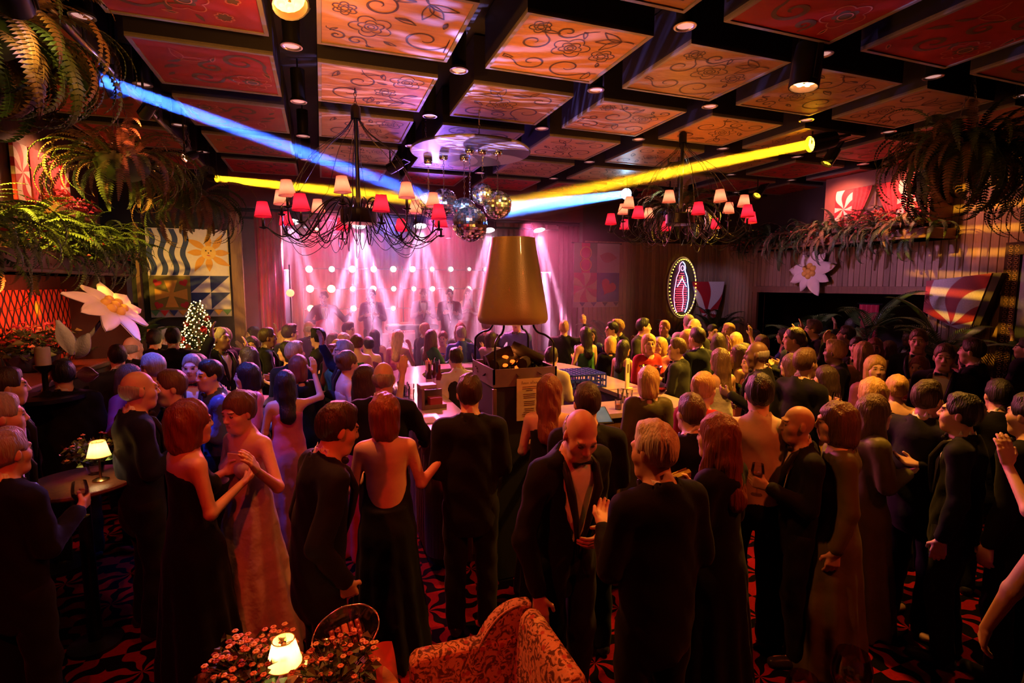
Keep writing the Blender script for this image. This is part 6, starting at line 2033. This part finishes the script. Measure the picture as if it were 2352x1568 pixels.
def beam(loc, target, col, watts, deg, label, r0, r1, dens, hz_label, scale=1.0, lens=30, short=0.0, lens_col=None):
    fixture(loc, target, col, watts, deg, label, scale=scale, lens=lens, light=False, lens_col=lens_col)
    a, t = Vector(loc), Vector(target)
    d = (t - a).normalized()
    l = bpy.data.lights.new('beam_lamp', 'AREA'); l.shape = 'DISK'; l.size = r0 * 1.5; l.spread = math.radians(deg); l.energy = watts; l.color = col
    lo = bpy.data.objects.new('beam_lamp', l); COL.objects.link(lo); lo.location = a + d * .05 * scale; aim(lo, target)
    haze_column('haze', a + d * .04, t - d * short, r0, r1, dens, hz_label)
bl = Vector(at_d(200, 172, 3.7)); beam(bl, (1.25, 5.95, 3.2), BLUE, 34, 2.0, 'black moving-head lamp in the left ferns throwing the blue beam', .06, .13, .22, 'haze glowing in the long blue beam from the left ferns', 1.5, lens_col=(.1, .2, 1))
yl = Vector(at_d(498, 410, 7.3)); beam(yl, (1.2, 5.99, 3.2), YEL, 20, 2.0, 'lamp behind the left ferns throwing the amber beam', .06, .13, .22, 'haze glowing in the amber beam over the harlequin banner', .8, lens=2)
yr = Vector(at_d(1865, 330, 6.0)); beam(yr, (1.95, 5.73, 3.14), YEL, 21, 2.0, 'round black lamp under the ceiling throwing the yellow beam', .07, .14, .22, 'haze glowing in the yellow beam across the ceiling at right', 1.4, lens=60)
br_ = Vector(at_d(1440, 445, 8.6)); beam(br_, (1.97, 5.73, 3.1), (.05, .22, 1), 48, 2.0, 'lamp beyond the mirror balls throwing the icy blue beam', .08, .17, .30, 'haze glowing in the icy blue beam that hits the mirror balls', 1.4, lens=80, lens_col=(.4, .75, 1))
# stage heads on the truss
STG = [(670, 505, (.7, .14, .95), 200), (825, 515, (1, .12, .34), 560), (965, 515, (.95, .14, .50), 380), (1122, 525, (1, .13, .42), 340), (1238, 525, (1, .12, .40), 320)]
ordn = ('first', 'second', 'third', 'fourth', 'fifth')
for i, (px, py, c_, w_) in enumerate(STG):
    p = Vector(at_y(px, py, 10.0)); p.z = min(p.z, 3.44)
    fixture(p, (p.x + (.25 if i == 4 else 0), 8.9, 0), c_, w_ * .5, 46, '%s big white-pink stage head on the truss counted from the red curtain' % ordn[i], scale=1.9, lens=70, lens_col=(1, .85, .95), blend=.7)
    for k, dx in enumerate((-1.1, -.35, .4, 1.1)):
        l = bpy.data.lights.new('lamp_ray', 'AREA'); l.shape = 'DISK'; l.size = .10; l.spread = math.radians(9); l.energy = w_ * .05; l.color = (1, .40, .72)
        lo = bpy.data.objects.new('lamp_ray', l); COL.objects.link(lo); lo.location = p + Vector((dx * .03, -.06, -.16)); aim(lo, (p.x + dx, 10.0 + .25 * (k % 2), 0))
for i, (px, py) in enumerate(((703, 520), (768, 536), (905, 542), (1030, 545))):
    p = Vector(at_y(px, py, 11.5)); p.z = min(p.z, 3.46)
    fixture(p, (p.x, 11.2, 0), (.55, .5, 1), 260, 26, '%s small violet-white head on the rear bar' % ordn[i], scale=1.0, lens=40, lens_col=(.75, .75, 1))
for i, (px, py) in enumerate(((727, 525), (873, 533), (940, 536), (1005, 538))):
    p = Vector(at_y(px, py, 11.55)); p.z = min(p.z, 3.46)
    fixture(p, (-.85, 10.1, 1.4) if i == 0 else (p.x, 12.8, 1.5), (1, .05, .05) if i == 0 else (1, .12, .06), 420 if i == 0 else 160, 60, '%s small red head on the rear bar' % ordn[i], scale=.9, lens=30, lens_col=(1, .2, .08))
# pink washes out over the dancers
for x, tx in ((.2, .3), (2.0, 2.2), (3.9, 4.2)):
    spot('wash', (x, 9.9, 3.46), (tx, 6.6, 1.2), (1, .11, .28), 1700, 70, .8, .15)
spot('wash', (1.2, 9.9, 3.46), (.6, 6.2, 1.2), (.30, .22, 1), 900, 65, .8, .15)
# amber washes on the right crowd, blue on the left, red over the foreground
w1 = Vector(at_z(1847, 192, 3.76)); fixture(w1, (3.1, 3.2, 0.6), (1, .40, .05), 500, 95, 'black can with glowing orange lenses under the painted ceiling', scale=1.5, lens=22, lens_col=(1, .36, .10))
fixture((5.9, 4.9, 3.75), (4.6, 5.4, 1.4), (1, .50, .03), 1700, 66, 'amber can hidden beside the right corner fern', lens=2)
fixture((6.9, 7.0, 3.75), (4.6, 6.6, 1.4), (1, .50, .03), 1300, 66, 'amber can over the far right dancers', lens=2)
fixture((5.3, 2.6, 3.78), (3.4, 3.2, 1.3), (1, .40, .04), 180, 66, 'dim amber can over the near right dancers', lens=8)
fixture((-1.43, 5.0, 3.72), (-.7, 5.4, 1.3), (.06, .12, 1), 460, 56, 'blue can clamped on the ceiling pipe at left', lens=10)
fixture((-1.43, 3.4, 3.72), (-.6, 3.4, 1.3), (.08, .10, 1), 9, 60, 'deep blue can over the near left guests', lens=6)
o1 = Vector(at_z(665, 4, 3.80)); fixture(o1, (.55, 2.2, 1.2), (1, .19, .035), 170, 75, 'flaring orange lamp at the top edge of the picture', scale=1.4, lens=9, lens_col=(1, .38, .06))
point('flare_lamp', o1 + Vector((0, 0, -.16)), (1, .34, .05), 55, .06)
fixture((2.9, .4, 3.72), (1.6, 2.0, 1.2), (1, .10, .014), 170, 70, 'red-orange can behind the viewer at right', lens=8)
fixture((-.9, .3, 3.72), (-.5, 2.6, 1.1), (1, .03, .010), 190, 70, 'red can behind the viewer at left', lens=8)
fixture((2.5, .9, 3.78), (1.46, 4.0, 2.3), (1, .46, .12), 110, 15, 'added warm lamp brightening the copper hood', lens=6)  # unseen lamp added to brighten the front of the hood
fixture((.3, 1.2, 3.78), (1.55, 5.8, 3.1), (.28, .48, 1), 20000, 5.5, 'added blue-white pin spot brightening the mirror balls', scale=.7, lens=6)  # unseen lamp added to put a cool glare on the balls
fixture((3.2, 1.0, 3.78), (1.75, 5.8, 3.1), (1, .60, .12), 10000, 5.5, 'added amber pin spot brightening the mirror balls', scale=.7, lens=6)  # amber counterpart, likewise added to brighten the balls
# accents on the greenery and the alcove
fixture((-2.9, 4.9, 3.85), (-2.55, 6.2, 2.6), (1, .55, .06), 1100, 78, 'yellow can aimed at the ledge ferns', lens=14)
p = Vector(at_d(35, 6, 2.4)); p.z = min(p.z, 3.9); fixture(p, (-1.6, 4.6, 3.2), (1, .62, .10), 20, 50, 'small yellow lamp in the extreme upper left corner', lens=20)
p = Vector(at_z(332, 262, 3.70)); fixture(p, (-1.9, 6.1, 3.35), (1, .20, .08), 60, 50, 'thin red-lit lamp hanging from the pipe above the left fern', scale=.7, lens=30, lens_col=(1, .2, .06))
p = Vector(at_z(425, 362, 3.62)); fixture(p, (-1.8, 6.3, 3.3), (1, .55, .12), 60, 60, 'tiny lamp on the pipe over the banner', scale=.7, lens=20, lens_col=(1, .3, .15))
spot('alcove_lamp', (-2.42, 6.6, 2.30), (-3.0, 7.3, 1.5), (1, .13, .03), 60, 120, .8, .08)
spot('alcove_lamp', (-2.42, 5.3, 2.30), (-2.9, 6.0, 1.4), (1, .10, .04), 40, 120, .8, .08)
for y_ in (5.15, 6.25): spot('sill_lamp', (7.45, y_, 3.88), (7.93, y_, 3.3), (1, .30, .20), 90, 120, .8, .05)
spot('sill_lamp', (-2.55, 7.85, 3.92), (-3.05, 7.8, 3.3), (1, .40, .20), 110, 120, .8, .05)
fixture((5.6, 7.6, 3.7), (8.25, 9.4, 2.0), (.6, .45, 1), 120, 26, 'added lilac can brightening the small striped shield', lens=6)  # extra can put in to lift the dark shield
fixture((4.7, 6.2, 3.2), (8.4, 6.4, 2.45), (.62, .30, .72), 320, 60, 'added lilac can brightening the paper edelweiss over the doorway', lens=6)  # made-up fixture hung here to light the flower from the front
fixture((.6, 1.2, 3.78), tuple(fl_c), (1, .40, .22), 800, 12, 'added pale pink lamp warming the leaning paper edelweiss', lens=6)  # unseen lamp added to give the flower a peach tone
fixture((.9, 7.2, 3.78), (-2.0, 9.5, 2.4), (.8, .6, .8), 120, 40, 'white can aimed at the harlequin banner', lens=6)
fixture((4.6, 6.3, 3.78), (5.3, 9.5, 2.3), (.8, .5, .6), 60, 40, 'white can aimed at the rings banner', lens=6)
# gobo stripes of amber light on the plank wall
g = spot('gobo_lamp', (4.9, 4.9, 3.7), (8.5, 4.15, 2.75), (1, .50, .03), 900, 46, .4, .01)
g.data.use_nodes = True
nt = g.data.node_tree
tc = nt.nodes.new('ShaderNodeTexCoord'); sp_ = nt.nodes.new('ShaderNodeSeparateXYZ'); nt.links.new(tc.outputs['Normal'], sp_.inputs[0])
s1 = math_node(nt.nodes, nt.links, 'SINE', math_node(nt.nodes, nt.links, 'MULTIPLY', math_node(nt.nodes, nt.links, 'DIVIDE', sp_.outputs['Y'], sp_.outputs['Z']), 75.0))
s1 = math_node(nt.nodes, nt.links, 'MULTIPLY', math_node(nt.nodes, nt.links, 'MAXIMUM', math_node(nt.nodes, nt.links, 'SUBTRACT', s1, .2), 0.0), 1.3)
em = nt.nodes['Emission']; nt.links.new(s1, em.inputs['Strength'])
# unseen lamps added to tint the ceiling: orange above the hood, violet near the truss
spot('added_ceiling_wash', (kc[0], kc[1], 2.72), (2.2, 4.6, 4.0), (1, .32, .05), 90, 150, .6, .1)
spot('added_ceiling_wash', (1.9, 9.4, 3.2), (1.8, 7.2, 4.0), (.32, .14, 1), 260, 62, .9, .1)
fl = spot('mirror_ball_flare', (1.42, 5.55, 3.02), (1.35, 5.0, 4.0), (.40, .32, 1), 420, 150, .5, .01)
fl.data.use_nodes = True
nt = fl.data.node_tree
tc = nt.nodes.new('ShaderNodeTexCoord'); mp = nt.nodes.new('ShaderNodeMapping'); mp.inputs['Scale'].default_value = (5, 34, 5); mp.inputs['Rotation'].default_value = (0, 0, .5)
nz = nt.nodes.new('ShaderNodeTexNoise'); nz.inputs['Scale'].default_value = 1.0; nz.inputs['Detail'].default_value = 2
nt.links.new(tc.outputs['Normal'], mp.inputs[0]); nt.links.new(mp.outputs[0], nz.inputs['Vector'])
g1 = math_node(nt.nodes, nt.links, 'MULTIPLY', math_node(nt.nodes, nt.links, 'MAXIMUM', math_node(nt.nodes, nt.links, 'SUBTRACT', nz.outputs['Fac'], .5), 0.0), 5.0)
nt.links.new(g1, nt.nodes['Emission'].inputs['Strength'])
# ------------------------------------------------------------------ haze on the stage
m = bpy.data.materials.new('stage_haze'); nt, N, L, b = nodes_of(m); N.remove(b)
v = N.new('ShaderNodeVolumeScatter'); v.inputs['Density'].default_value = .09; v.inputs['Anisotropy'].default_value = .15; v.inputs['Color'].default_value = (1, .9, .95, 1)
L.new(v.outputs[0], N['Material Output'].inputs['Volume'])
o = MB().box((SX0 - .2, YF + .16, SZ + .02), (SX1 + .6, SY1 - .3, 4.05)).obj('haze', m)
tag(o, 'pink haze hanging over the stage', 'haze', kind='stuff')
m2 = bpy.data.materials.new('front_haze'); nt, N, L, b = nodes_of(m2); N.remove(b)
v = N.new('ShaderNodeVolumeScatter'); v.inputs['Density'].default_value = .05; v.inputs['Anisotropy'].default_value = .15
L.new(v.outputs[0], N['Material Output'].inputs['Volume'])
o = MB().box((SX0, 7.6, .5), (SX1, YF + .14, 3.5)).obj('haze', m2)
tag(o, 'thin haze drifting over the dancers before the stage', 'haze', kind='stuff')
# ------------------------------------------------------------------ who stands where
PEOPLE = []                                      # (x, y) of everyone placed
def place(px, py, Ht, f, kw):
    """ground point, heading and scale that put the crown of the head at a photo point, at a real height"""
    s_ = Ht / 1.778
    t = head_top_local(kw)
    w = at_z(px, py, t[2] * s_ + FZ)
    az = math.atan2(px - CX, FPX)
    rz = math.radians(f - 20.0) - az
    c, n = math.cos(rz), math.sin(rz)
    return (w[0] - s_ * (c * t[0] - n * t[1]), w[1] - s_ * (n * t[0] + c * t[1]), FZ), rz, s_
def who(px, py, Ht, f, label, q='mid', z=0.0, **kw):
    loc, rz, s_ = place(px, py, Ht, f, kw)
    o = person(q, loc=loc, rz=rz, scale=s_, **kw)
    PEOPLE.append((loc[0], loc[1]))
    return tag(o, label, 'person')
# --- foreground
chair_hand = ((.13, .10, -.27), (.10, .22, -.52), (.05, .35, -1), (-.5, -.7, -.2), .3)
who(1335, 935, 1.80, 218, 'bald man in an open dinner jacket leaning over the floral armchair', 'fg', sex='m', top='open_suit', hair='bald', hairmat=H_GREY, lean=.22, roll=.06, hpitch=.30, hyaw=-.25, ra=chair_hand, la='belly', bow=True, skin=SKIN[0])
who(1507, 968, 1.77, 40, 'white-haired man in black seen from behind, facing the bald man', 'fg', sex='m', top='suit', hair='short', hairmat=H_WHITE, hpitch=.1, hyaw=.25, ra='belly', la='chat', main=C_BLACK)
who(882, 905, 1.69, 2, 'red-haired woman in a strapless black dress, bare back to us, arms raised', 'fg', sex='f', top='gown', hair='bob', hairmat=H_AUB, ra=((.07, .02, -.27), (.27, .10, -.08), (.25, .1, 1), (-.8, .5, 0), .2), la='chat', main=C_BLACK, open_back=.9)
who(772, 925, 1.78, -72, 'dark-haired man in a black suit bending to the red-haired woman', 'fg', sex='m', top='suit', hair='short', hairmat=H_DARK, lean=.12, hpitch=.15, ra='pocket', la='down')
who(1078, 860, 1.77, 5, 'tall man in a black suit, broad back to us, before the kiosk', 'fg', sex='m', top='suit', hair='short', hairmat=H_DARK, ra='belly', la='belly')
who(1262, 862, 1.69, -4, 'woman with long auburn hair and bare shoulders seen from behind at the kiosk', 'fg', sex='f', top='gown', hair='long', hairmat=H_AUB, ra='chat', la='chat', main=C_BLACK)
who(1350, 880, 1.75, 12, 'dark-haired guest in black standing just behind the bald man', 'mid', sex='m', top='suit', hair='short', hairmat=H_DARK, ra='drink', la='belly')
who(312, 850, 1.80, -78, 'balding man in a dark suit in profile, blue light on his collar', 'fg', sex='m', top='suit', hair='bald', hairmat=H_GREY, ra='drink', la='down', main=C_NAVY)
who(392, 850, 1.74, 100, 'man facing the balding man, half hidden behind the auburn bob', 'mid', sex='m', top='suit', hair='short', hairmat=H_BROWN, ra='chat', la='down')
who(432, 920, 1.72, -70, 'woman with an auburn bob in a black dress raising a card', 'fg', sex='f', top='gown', hair='bob', hairmat=H_AUB, ra='chat', la='drink', main=C_BLACK)
who(548, 900, 1.70, 130, 'woman in a pale shimmering gown facing the auburn bob', 'fg', sex='f', top='gown', hair='updo', hairmat=H_BROWN, hpitch=.15, ra='chat', la='side', main=C_SILVER, skirt=.34)
who(5, 985, 1.66, -55, 'guest with a bright blue-lit collar cut by the left edge', 'fg', sex='m', top='suit', hair='short', hairmat=H_GREY, ra='drink', la='down', bow=False)
who(-8, 905, 1.76, -85, 'pale-faced man in profile cut by the left edge', 'mid', sex='m', top='suit', hair='short', hairmat=H_GREY, main=C_CHAR)
who(142, 826, 1.74, 3, 'broad-backed man in black at left in front of the white candle', 'mid', sex='m', top='suit', hair='short', hairmat=H_BLACK, ra='belly', la='belly')
who(8, 845, 1.80, -88, 'blue-lit man at the left edge above the pale-faced man', 'mid', sex='m', top='suit', hair='short', hairmat=H_DARK)
who(302, 772, 1.78, -45, 'old man with thin grey hair below the leaning paper flower', 'mid', sex='m', top='suit', hair='bald', hairmat=H_GREY, ra='chat')
who(268, 792, 1.74, 5, 'dark-haired man with his back to us left of the thin-haired old man', 'mid', sex='m', top='suit', hair='short', hairmat=H_BLACK)
who(396, 752, 1.83, 0, 'man in a black suit with a white collar, back to us by the Christmas tree', 'mid', sex='m', top='suit', hair='short', hairmat=H_BLACK, ra='belly', la='down')
who(353, 757, 1.77, -20, 'curly-haired man with a white collar left of the Christmas tree', 'mid', sex='m', top='suit', hair='quiff', hairmat=H_BLACK)
who(880, 830, 1.79, -12, 'grey-haired man in black, back to us, reaching over the bar mat', 'fg', sex='m', top='suit', hair='bald', hairmat=H_GREY, ra=((.10, .14, -.22), (.08, .36, -.34), (0, .8, -.5), (0, -.4, -1), .3), la='belly', lean=.1)
who(1047, 799, 1.67, 25, 'bartender in a white shirt left of the grill kiosk', 'mid', sex='m', top='waistcoat', hair='short', hairmat=H_DARK, ra='chat', la='belly', main=C_CHAR, hpitch=.3)
who(1266, 797, 1.66, -15, 'bartender in a cream shirt right of the grill kiosk', 'mid', sex='m', top='shirt', hair='short', hairmat=H_DARK, ra='chat', la='chat', shirt=C_CREAM, hpitch=.2, bow=False)
who(1747, 860, 1.79, 8, 'man in a tan shirt seen from behind right of the bar', 'fg', sex='m', top='shirt', hair='short', hairmat=H_BLACK, ra='belly', la='chat', shirt=C_CREAM, bow=False)
who(1652, 952, 1.68, 62, 'long-haired woman in black holding a golden clutch', 'fg', sex='f', top='gown', hair='wavy', hairmat=H_AUB, ra='drink', la='drink', main=C_BLACK, sleeves=True)
who(1617, 856, 1.70, -28, 'curly blonde woman in a red jacket beside the tan-shirted man', 'mid', sex='f', top='blouse', hair='updo', hairmat=H_BLOND, ra='chat', la='chat', main=C_RED)
who(1490, 842, 1.66, 10, 'blond-haired guest at the bar by the slim card holder', 'mid', sex='f', top='dress', hair='bob', hairmat=H_BLOND, main=C_OLIVE, sleeves=True)
who(1985, 785, 1.72, 8, 'woman with long straight blonde hair, back to us', 'mid', sex='f', top='dress', hair='long', hairmat=H_BLOND, main=C_GOLD, sleeves=True)
who(2172, 790, 1.79, 168, 'pink-faced man in a dinner jacket facing us at right', 'mid', sex='m', top='suit', hair='short', hairmat=H_BROWN, hyaw=.2)
who(2238, 778, 1.80, 78, 'tall red-lit man in profile talking to the pink-faced man', 'mid', sex='m', top='suit', hair='short', hairmat=H_DARK)
who(2112, 756, 1.86, 175, 'man with a yellow-lit bow tie beneath the tilted striped board', 'mid', sex='m', top='suit', hair='short', hairmat=H_BROWN)
who(2132, 874, 1.72, -30, 'dark-haired man in black, head turned away, at right', 'fg', sex='m', top='suit', hair='short', hairmat=H_DARK, ra='drink')
who(2216, 905, 1.70, 82, 'man in profile facing left, lips and nose lit amber', 'fg', sex='m', top='suit', hair='short', hairmat=H_BLACK, ra='chat', hpitch=-.1)
who(2298, 872, 1.66, 20, 'tall dark-haired man at right, back turned, beside the raised red arm', 'mid', sex='m', top='suit', hair='short', hairmat=H_BLACK)
who(1838, 930, 1.63, 110, 'shaven-headed man in shadow turned to the amber-cheeked woman', 'fg', sex='m', top='suit', hair='none', ra='chat', la='drink', skin=SKIN[1])
who(1925, 925, 1.66, 100, 'woman with an amber-lit cheek next to the shaven-headed man', 'fg', sex='f', top='dress', hair='bob', hairmat=H_BROWN, ra='chat', main=C_OLIVE, sleeves=True)
who(2010, 908, 1.62, -60, 'tousle-haired guest in an olive silk wrap', 'fg', sex='f', top='gown', hair='wavy', hairmat=H_BROWN, ra='chat', la='chat', main=C_OLIVE, sleeves=True)
who(2005, 868, 1.66, 30, 'blond head right of the long straight blonde hair', 'mid', sex='f', top='dress', hair='bob', hairmat=H_BLOND, main=C_BLACK, sleeves=True)
who(2062, 862, 1.60, 10, 'blonde woman with a hair ornament next to the dark-haired man', 'mid', sex='f', top='dress', hair='updo', hairmat=H_BLOND, main=C_BLACK)
who(2590, 1000, 1.66, 60, 'woman at the right edge raising a jewelled red-lit arm', 'fg', sex='f', top='gown', hair='updo', hairmat=H_BLACK, ra='chat', la=((.20, .16, -.08), (.12, .34, .10), (0, .2, 1), (-.3, .9, 0), .3), main=C_PURP)
who(2570, 1060, 1.70, 10, 'woman at the lower right corner, her bangled arm hanging into view', 'fg', sex='f', top='gown', hair='bob', hairmat=H_BROWN, la=((.10, .02, -.28), (.16, .10, -.52), (.1, .3, -1), (-.9, .1, 0), .35), main=C_BLACK)
who(1590, 905, 1.68, 30, 'man in shadow between the white hair and the long-haired woman', 'mid', sex='m', top='suit', hair='short', hairmat=H_BROWN)
who(1850, 800, 1.80, -40, 'man in a black suit with a white collar in the amber light', 'mid', sex='m', top='suit', hair='short', hairmat=H_BROWN, ra='drink')
who(2375, 905, 1.74, 60, 'man in black at the right edge beside the raised arm', 'mid', sex='m', top='suit', hair='short', hairmat=H_BLACK)
# --- things in hands
def hand_of(sub_, side):
    for o in bpy.data.objects:
        if o.name in HANDS and sub_ in str(o.get('label', '')):
            c, n = math.cos(o.rotation_euler.z), math.sin(o.rotation_euler.z)
            h_ = HANDS[o.name][side] * o.scale[0]
            return Vector((o.location.x + c * h_[0] - n * h_[1], o.location.y + n * h_[0] + c * h_[1], o.location.z + h_[2])), o
hp, o = hand_of('golden clutch', 1)
cl_ = empty('clutch_bag', hp - Vector((0, 0, .07)), o.rotation_euler.z, 'golden clutch bag held by the long-haired woman in black', 'bag')
MB().bbox((0, 0, .07), (.20, .035, .12), b=.012).obj('bag', mat('gold_leather', (.62, .36, .07), .3, metal=.7), cl_, smooth='auto')
MB().bbox((0, .02, .115), (.19, .008, .035), b=.003).obj('flap', mat('gold_flap', (.5, .28, .05), .35, metal=.7), cl_)
hp, o = hand_of('raising a card', -1)
MB().bbox((0, 0, 0), (.10, .004, .13), b=.001).obj('cream_card', mat('cream_card', (.7, .5, .3), .7), None, hp + Vector((0, 0, .03)), (.2, .1, o.rotation_euler.z + .6))
tag(bpy.data.objects['cream_card'], 'cream card held up by the woman with the auburn bob', 'card')
for sub_, side, lab in (('balding man in a dark suit in profile', 1, 'flute glass held by the balding man in profile'), ('cut by the left edge', 1, 'glass in the fist of the blue-collared guest at the left edge'), ('shaven-headed man in shadow', -1, 'glass held by the shaven-headed man'), ('man in a black suit with a white collar in the amber', 1, 'glass held by the white-collared man in the amber light')):
    hp, o = hand_of(sub_, side)
    wine_glass(hp - Vector((0, 0, .09)), lab, m_liq_a, .9, False)
# --- the band, on the stage
def band(px, y, f, label, **kw):
    x = at_y(px, 700, y)[0]
    o = person('mid', loc=(x, y, SZ), rz=math.radians(f - 20) - math.atan2(px - CX, FPX), **kw)
    return tag(o, label, 'person')
gt = band(745, 11.05, 180, 'guitarist in black at the left of the stage', sex='m', top='suit', hair='quiff', hairmat=H_BLACK, ra='guitar_r', la='guitar_l', scale=.97)
guitar((gt.location.x, gt.location.y - .24, SZ + 1.05), 0.35, PI - .45, 'red electric guitar held by the guitarist').rotation_euler = (0, 0, .2)
band(855, 11.15, 180, 'singer with short hair at a microphone beside the guitarist', sex='m', top='suit', hair='short', hairmat=H_DARK, ra='chat', la='chat', main=C_PURP)
band(972, 11.6, 185, 'musician in a plum jacket behind the keyboard', sex='m', top='suit', hair='short', hairmat=H_BROWN, ra='chat', la='chat', main=C_PURP)
band(1032, 11.0, 190, 'hatless musician at the microphone near the copper hood', sex='m', top='suit', hair='short', hairmat=H_BLACK, ra='drink', la='chat')
band(1075, 12.0, 175, 'backing singer in a red dress deep on the stage', sex='f', top='gown', hair='wavy', hairmat=H_BROWN, main=C_RED, ra='chat', la='chat')
# --- the crowd: a few figures, copied and dressed differently
CPROTO = [dict(sex='m', top='suit', hair='short', ra='drink', la='down'), dict(sex='m', top='suit', hair='short', ra='chat', la='chat', hyaw=.5), dict(sex='m', top='suit', hair='quiff', ra='pocket', la='drink', hyaw=-.4), dict(sex='m', top='suit', hair='bald', ra='belly', la='drink', hpitch=.1),
          dict(sex='m', top='shirt', hair='short', ra='side', la='chat', hyaw=.3), dict(sex='m', top='suit', hair='short', ra='raise', la='chat', hpitch=-.1),
          dict(sex='f', top='dress', hair='long', ra='drink', la='chat', knee=True), dict(sex='f', top='gown', hair='updo', ra='chat', la='down', hyaw=.4), dict(sex='f', top='dress', hair='bob', ra='chat', la='chat', sleeves=True, hyaw=-.4), dict(sex='f', top='gown', hair='wavy', ra='raise', la='chat'),
          dict(sex='f', top='blouse', hair='wavy', ra='side', la='drink', hyaw=.3), dict(sex='f', top='gown', hair='long', ra='chin', la='belly', hpitch=.1)]
protos = []
for kw in CPROTO:
    protos.append((person('crowd', **kw), kw))
note_children()
HAIRN = {'m': [(H_DARK, 'dark-haired'), (H_BROWN, 'brown-haired'), (H_BLACK, 'black-haired'), (H_GREY, 'grey-haired'), (H_BLOND, 'fair-haired')], 'f': [(H_DARK, 'dark-haired'), (H_BROWN, 'brown-haired'), (H_BLOND, 'blonde'), (H_AUB, 'auburn-haired'), (H_BLACK, 'black-haired')]}
DRESS = [(C_BLACK, 'black'), (C_RED, 'red'), (C_PINK, 'pink'), (C_GREEN, 'green'), (C_BLUE, 'blue sequin'), (C_GOLD, 'gold'), (C_SILVER, 'silver'), (C_PURP, 'plum')]
SUITS = [(C_BLACK, 'black'), (C_BLACK, 'black'), (C_NAVY, 'navy'), (C_CHAR, 'charcoal')]
STYLE = {'short': 'short-cut', 'quiff': 'quiffed', 'bald': 'balding', 'long': 'long-haired', 'updo': 'hair-up', 'bob': 'bobbed', 'wavy': 'wavy-haired'}
R = random.Random(41)
def in_bar(x, y, m=.30): return BX0 - m < x < BX1 + m and BY0 - m < y < BY1 + m
fixed = [(1.46, 4.02, .6), (-1.66, 8.35, .75), (-2.35, 8.4, .35), (7.6, 4.45, .6), (7.6, 5.45, .5), (7.7, 6.6, .6), (7.75, 8.8, .6), (5.2, 8.9, .4), (6.75, 8.85, .4), (l2[0] - .12, l2[1] + .05, .42), (l3[0], l3[1] + .1, .42)]
spots_ = []
tries = 0
while tries < 60000 and len(spots_) < 185:
    tries += 1
    x, y = R.uniform(-2.25, 7.9), R.uniform(3.3, 9.15)
    if in_bar(x, y) or (x < -1.9 and y < 7.4): continue
    if .3 < x < 3.6 and y < BY0: continue
    dep = .9348 * y + .3386 * x
    if dep > 8.9 or (x < .3 and dep < 4.15) or (x > 3.4 and dep < 4.2): continue
    if x > 4.6 and dep > 7.9 and R.random() < .85: continue
    if any((x - a) ** 2 + (y - b_) ** 2 < .46 ** 2 for a, b_ in PEOPLE): continue
    if any((x - a) ** 2 + (y - b_) ** 2 < q * q for a, b_, q in fixed): continue
    # keep the named heads in view: nobody directly in front of them
    spots_.append((x, y)); PEOPLE.append((x, y))
made = []
for x, y in spots_:
    k = R.randrange(len(protos))
    pr, kw = protos[k]
    first = not any(m_[0] is pr for m_ in made)
    o = pr if first else copy_tree(pr)
    fem = kw['sex'] == 'f'
    hm, hn = R.choice(HAIRN[kw['sex']])
    if kw['hair'] == 'bald': hm, hn = H_GREY, 'balding'
    dm, dn = R.choice(DRESS if fem else SUITS)
    kidz = list(CH[pr.name]) if first else list(o.children)
    if kw['top'] == 'shirt': dm, dn = R.choice([(C_WHITE, 'white'), (C_CREAM, 'cream'), (C_BLUE, 'blue')])
    sk = R.choices(SKIN, (6, 3, 1))[0]
    def setm(ob, m_):
        ob.material_slots[0].link = 'OBJECT'; ob.material_slots[0].material = m_
    setm(o, sk)
    for c in kidz:
        n_ = c.name.split('.')[0]
        if n_ == 'hair': setm(c, hm)
        elif n_ in ('jacket', 'dress', 'blouse') or (n_ == 'shirt' and kw['top'] == 'shirt'): setm(c, dm)
    Ht = R.uniform(1.58, 1.72) if fem else R.uniform(1.68, 1.86)
    o.location = (x, y, FZ)
    o.scale = (Ht / 1.778,) * 3
    f = R.gauss(0, .7) if R.random() < .6 else R.uniform(-PI, PI)
    if x > 3.8 and R.random() < .4: f = PI / 2 + R.gauss(0, .7)
    o.rotation_euler = (0, 0, f)
    zone = 'blue-lit crowd at left' if x < .2 and y < 7.2 else ('amber-lit crowd at right' if x > 3.3 and y < 8.2 else 'pink-lit crowd before the stage')
    garment = {'suit': 'suit', 'shirt': 'shirt', 'dress': 'dress', 'gown': 'gown', 'blouse': 'blouse'}[kw['top']]
    lab = '%s%s in %s %s in the %s' % (hn + ' ', 'woman' if fem else 'man', dn, garment, zone)
    c_ = RW.T @ (np.array([x, y, 1.7]) - np.array([0, 0, CAM_H]))
    made.append((pr, o, lab, zone, CX - FPX * c_[0] / c_[2]))
by = {}
for m_ in made: by.setdefault(m_[2], []).append(m_)
NUM = ('first', 'second', 'third', 'fourth', 'fifth', 'sixth', 'seventh', 'eighth', 'ninth', 'tenth', 'eleventh', 'twelfth')
for lab, L_ in by.items():
    L_.sort(key=lambda m_: m_[4])
    for i, m_ in enumerate(L_):
        tag(m_[1], lab if len(L_) == 1 else '%s, %s from left' % (lab, NUM[min(i, 11)]), 'person', 'the ' + m_[3])
for pr, kw in protos:
    if not any(m_[0] is pr for m_ in made):
        for c in list(pr.children): bpy.data.objects.remove(c)
        bpy.data.objects.remove(pr)
# ------------------------------------------------------------------ stand everything on the carpet
for n_, h_ in TOPH.items():
    o = bpy.data.objects[n_]
    o.location.z = FZ
    o.scale.z = (h_ - FZ) / h_
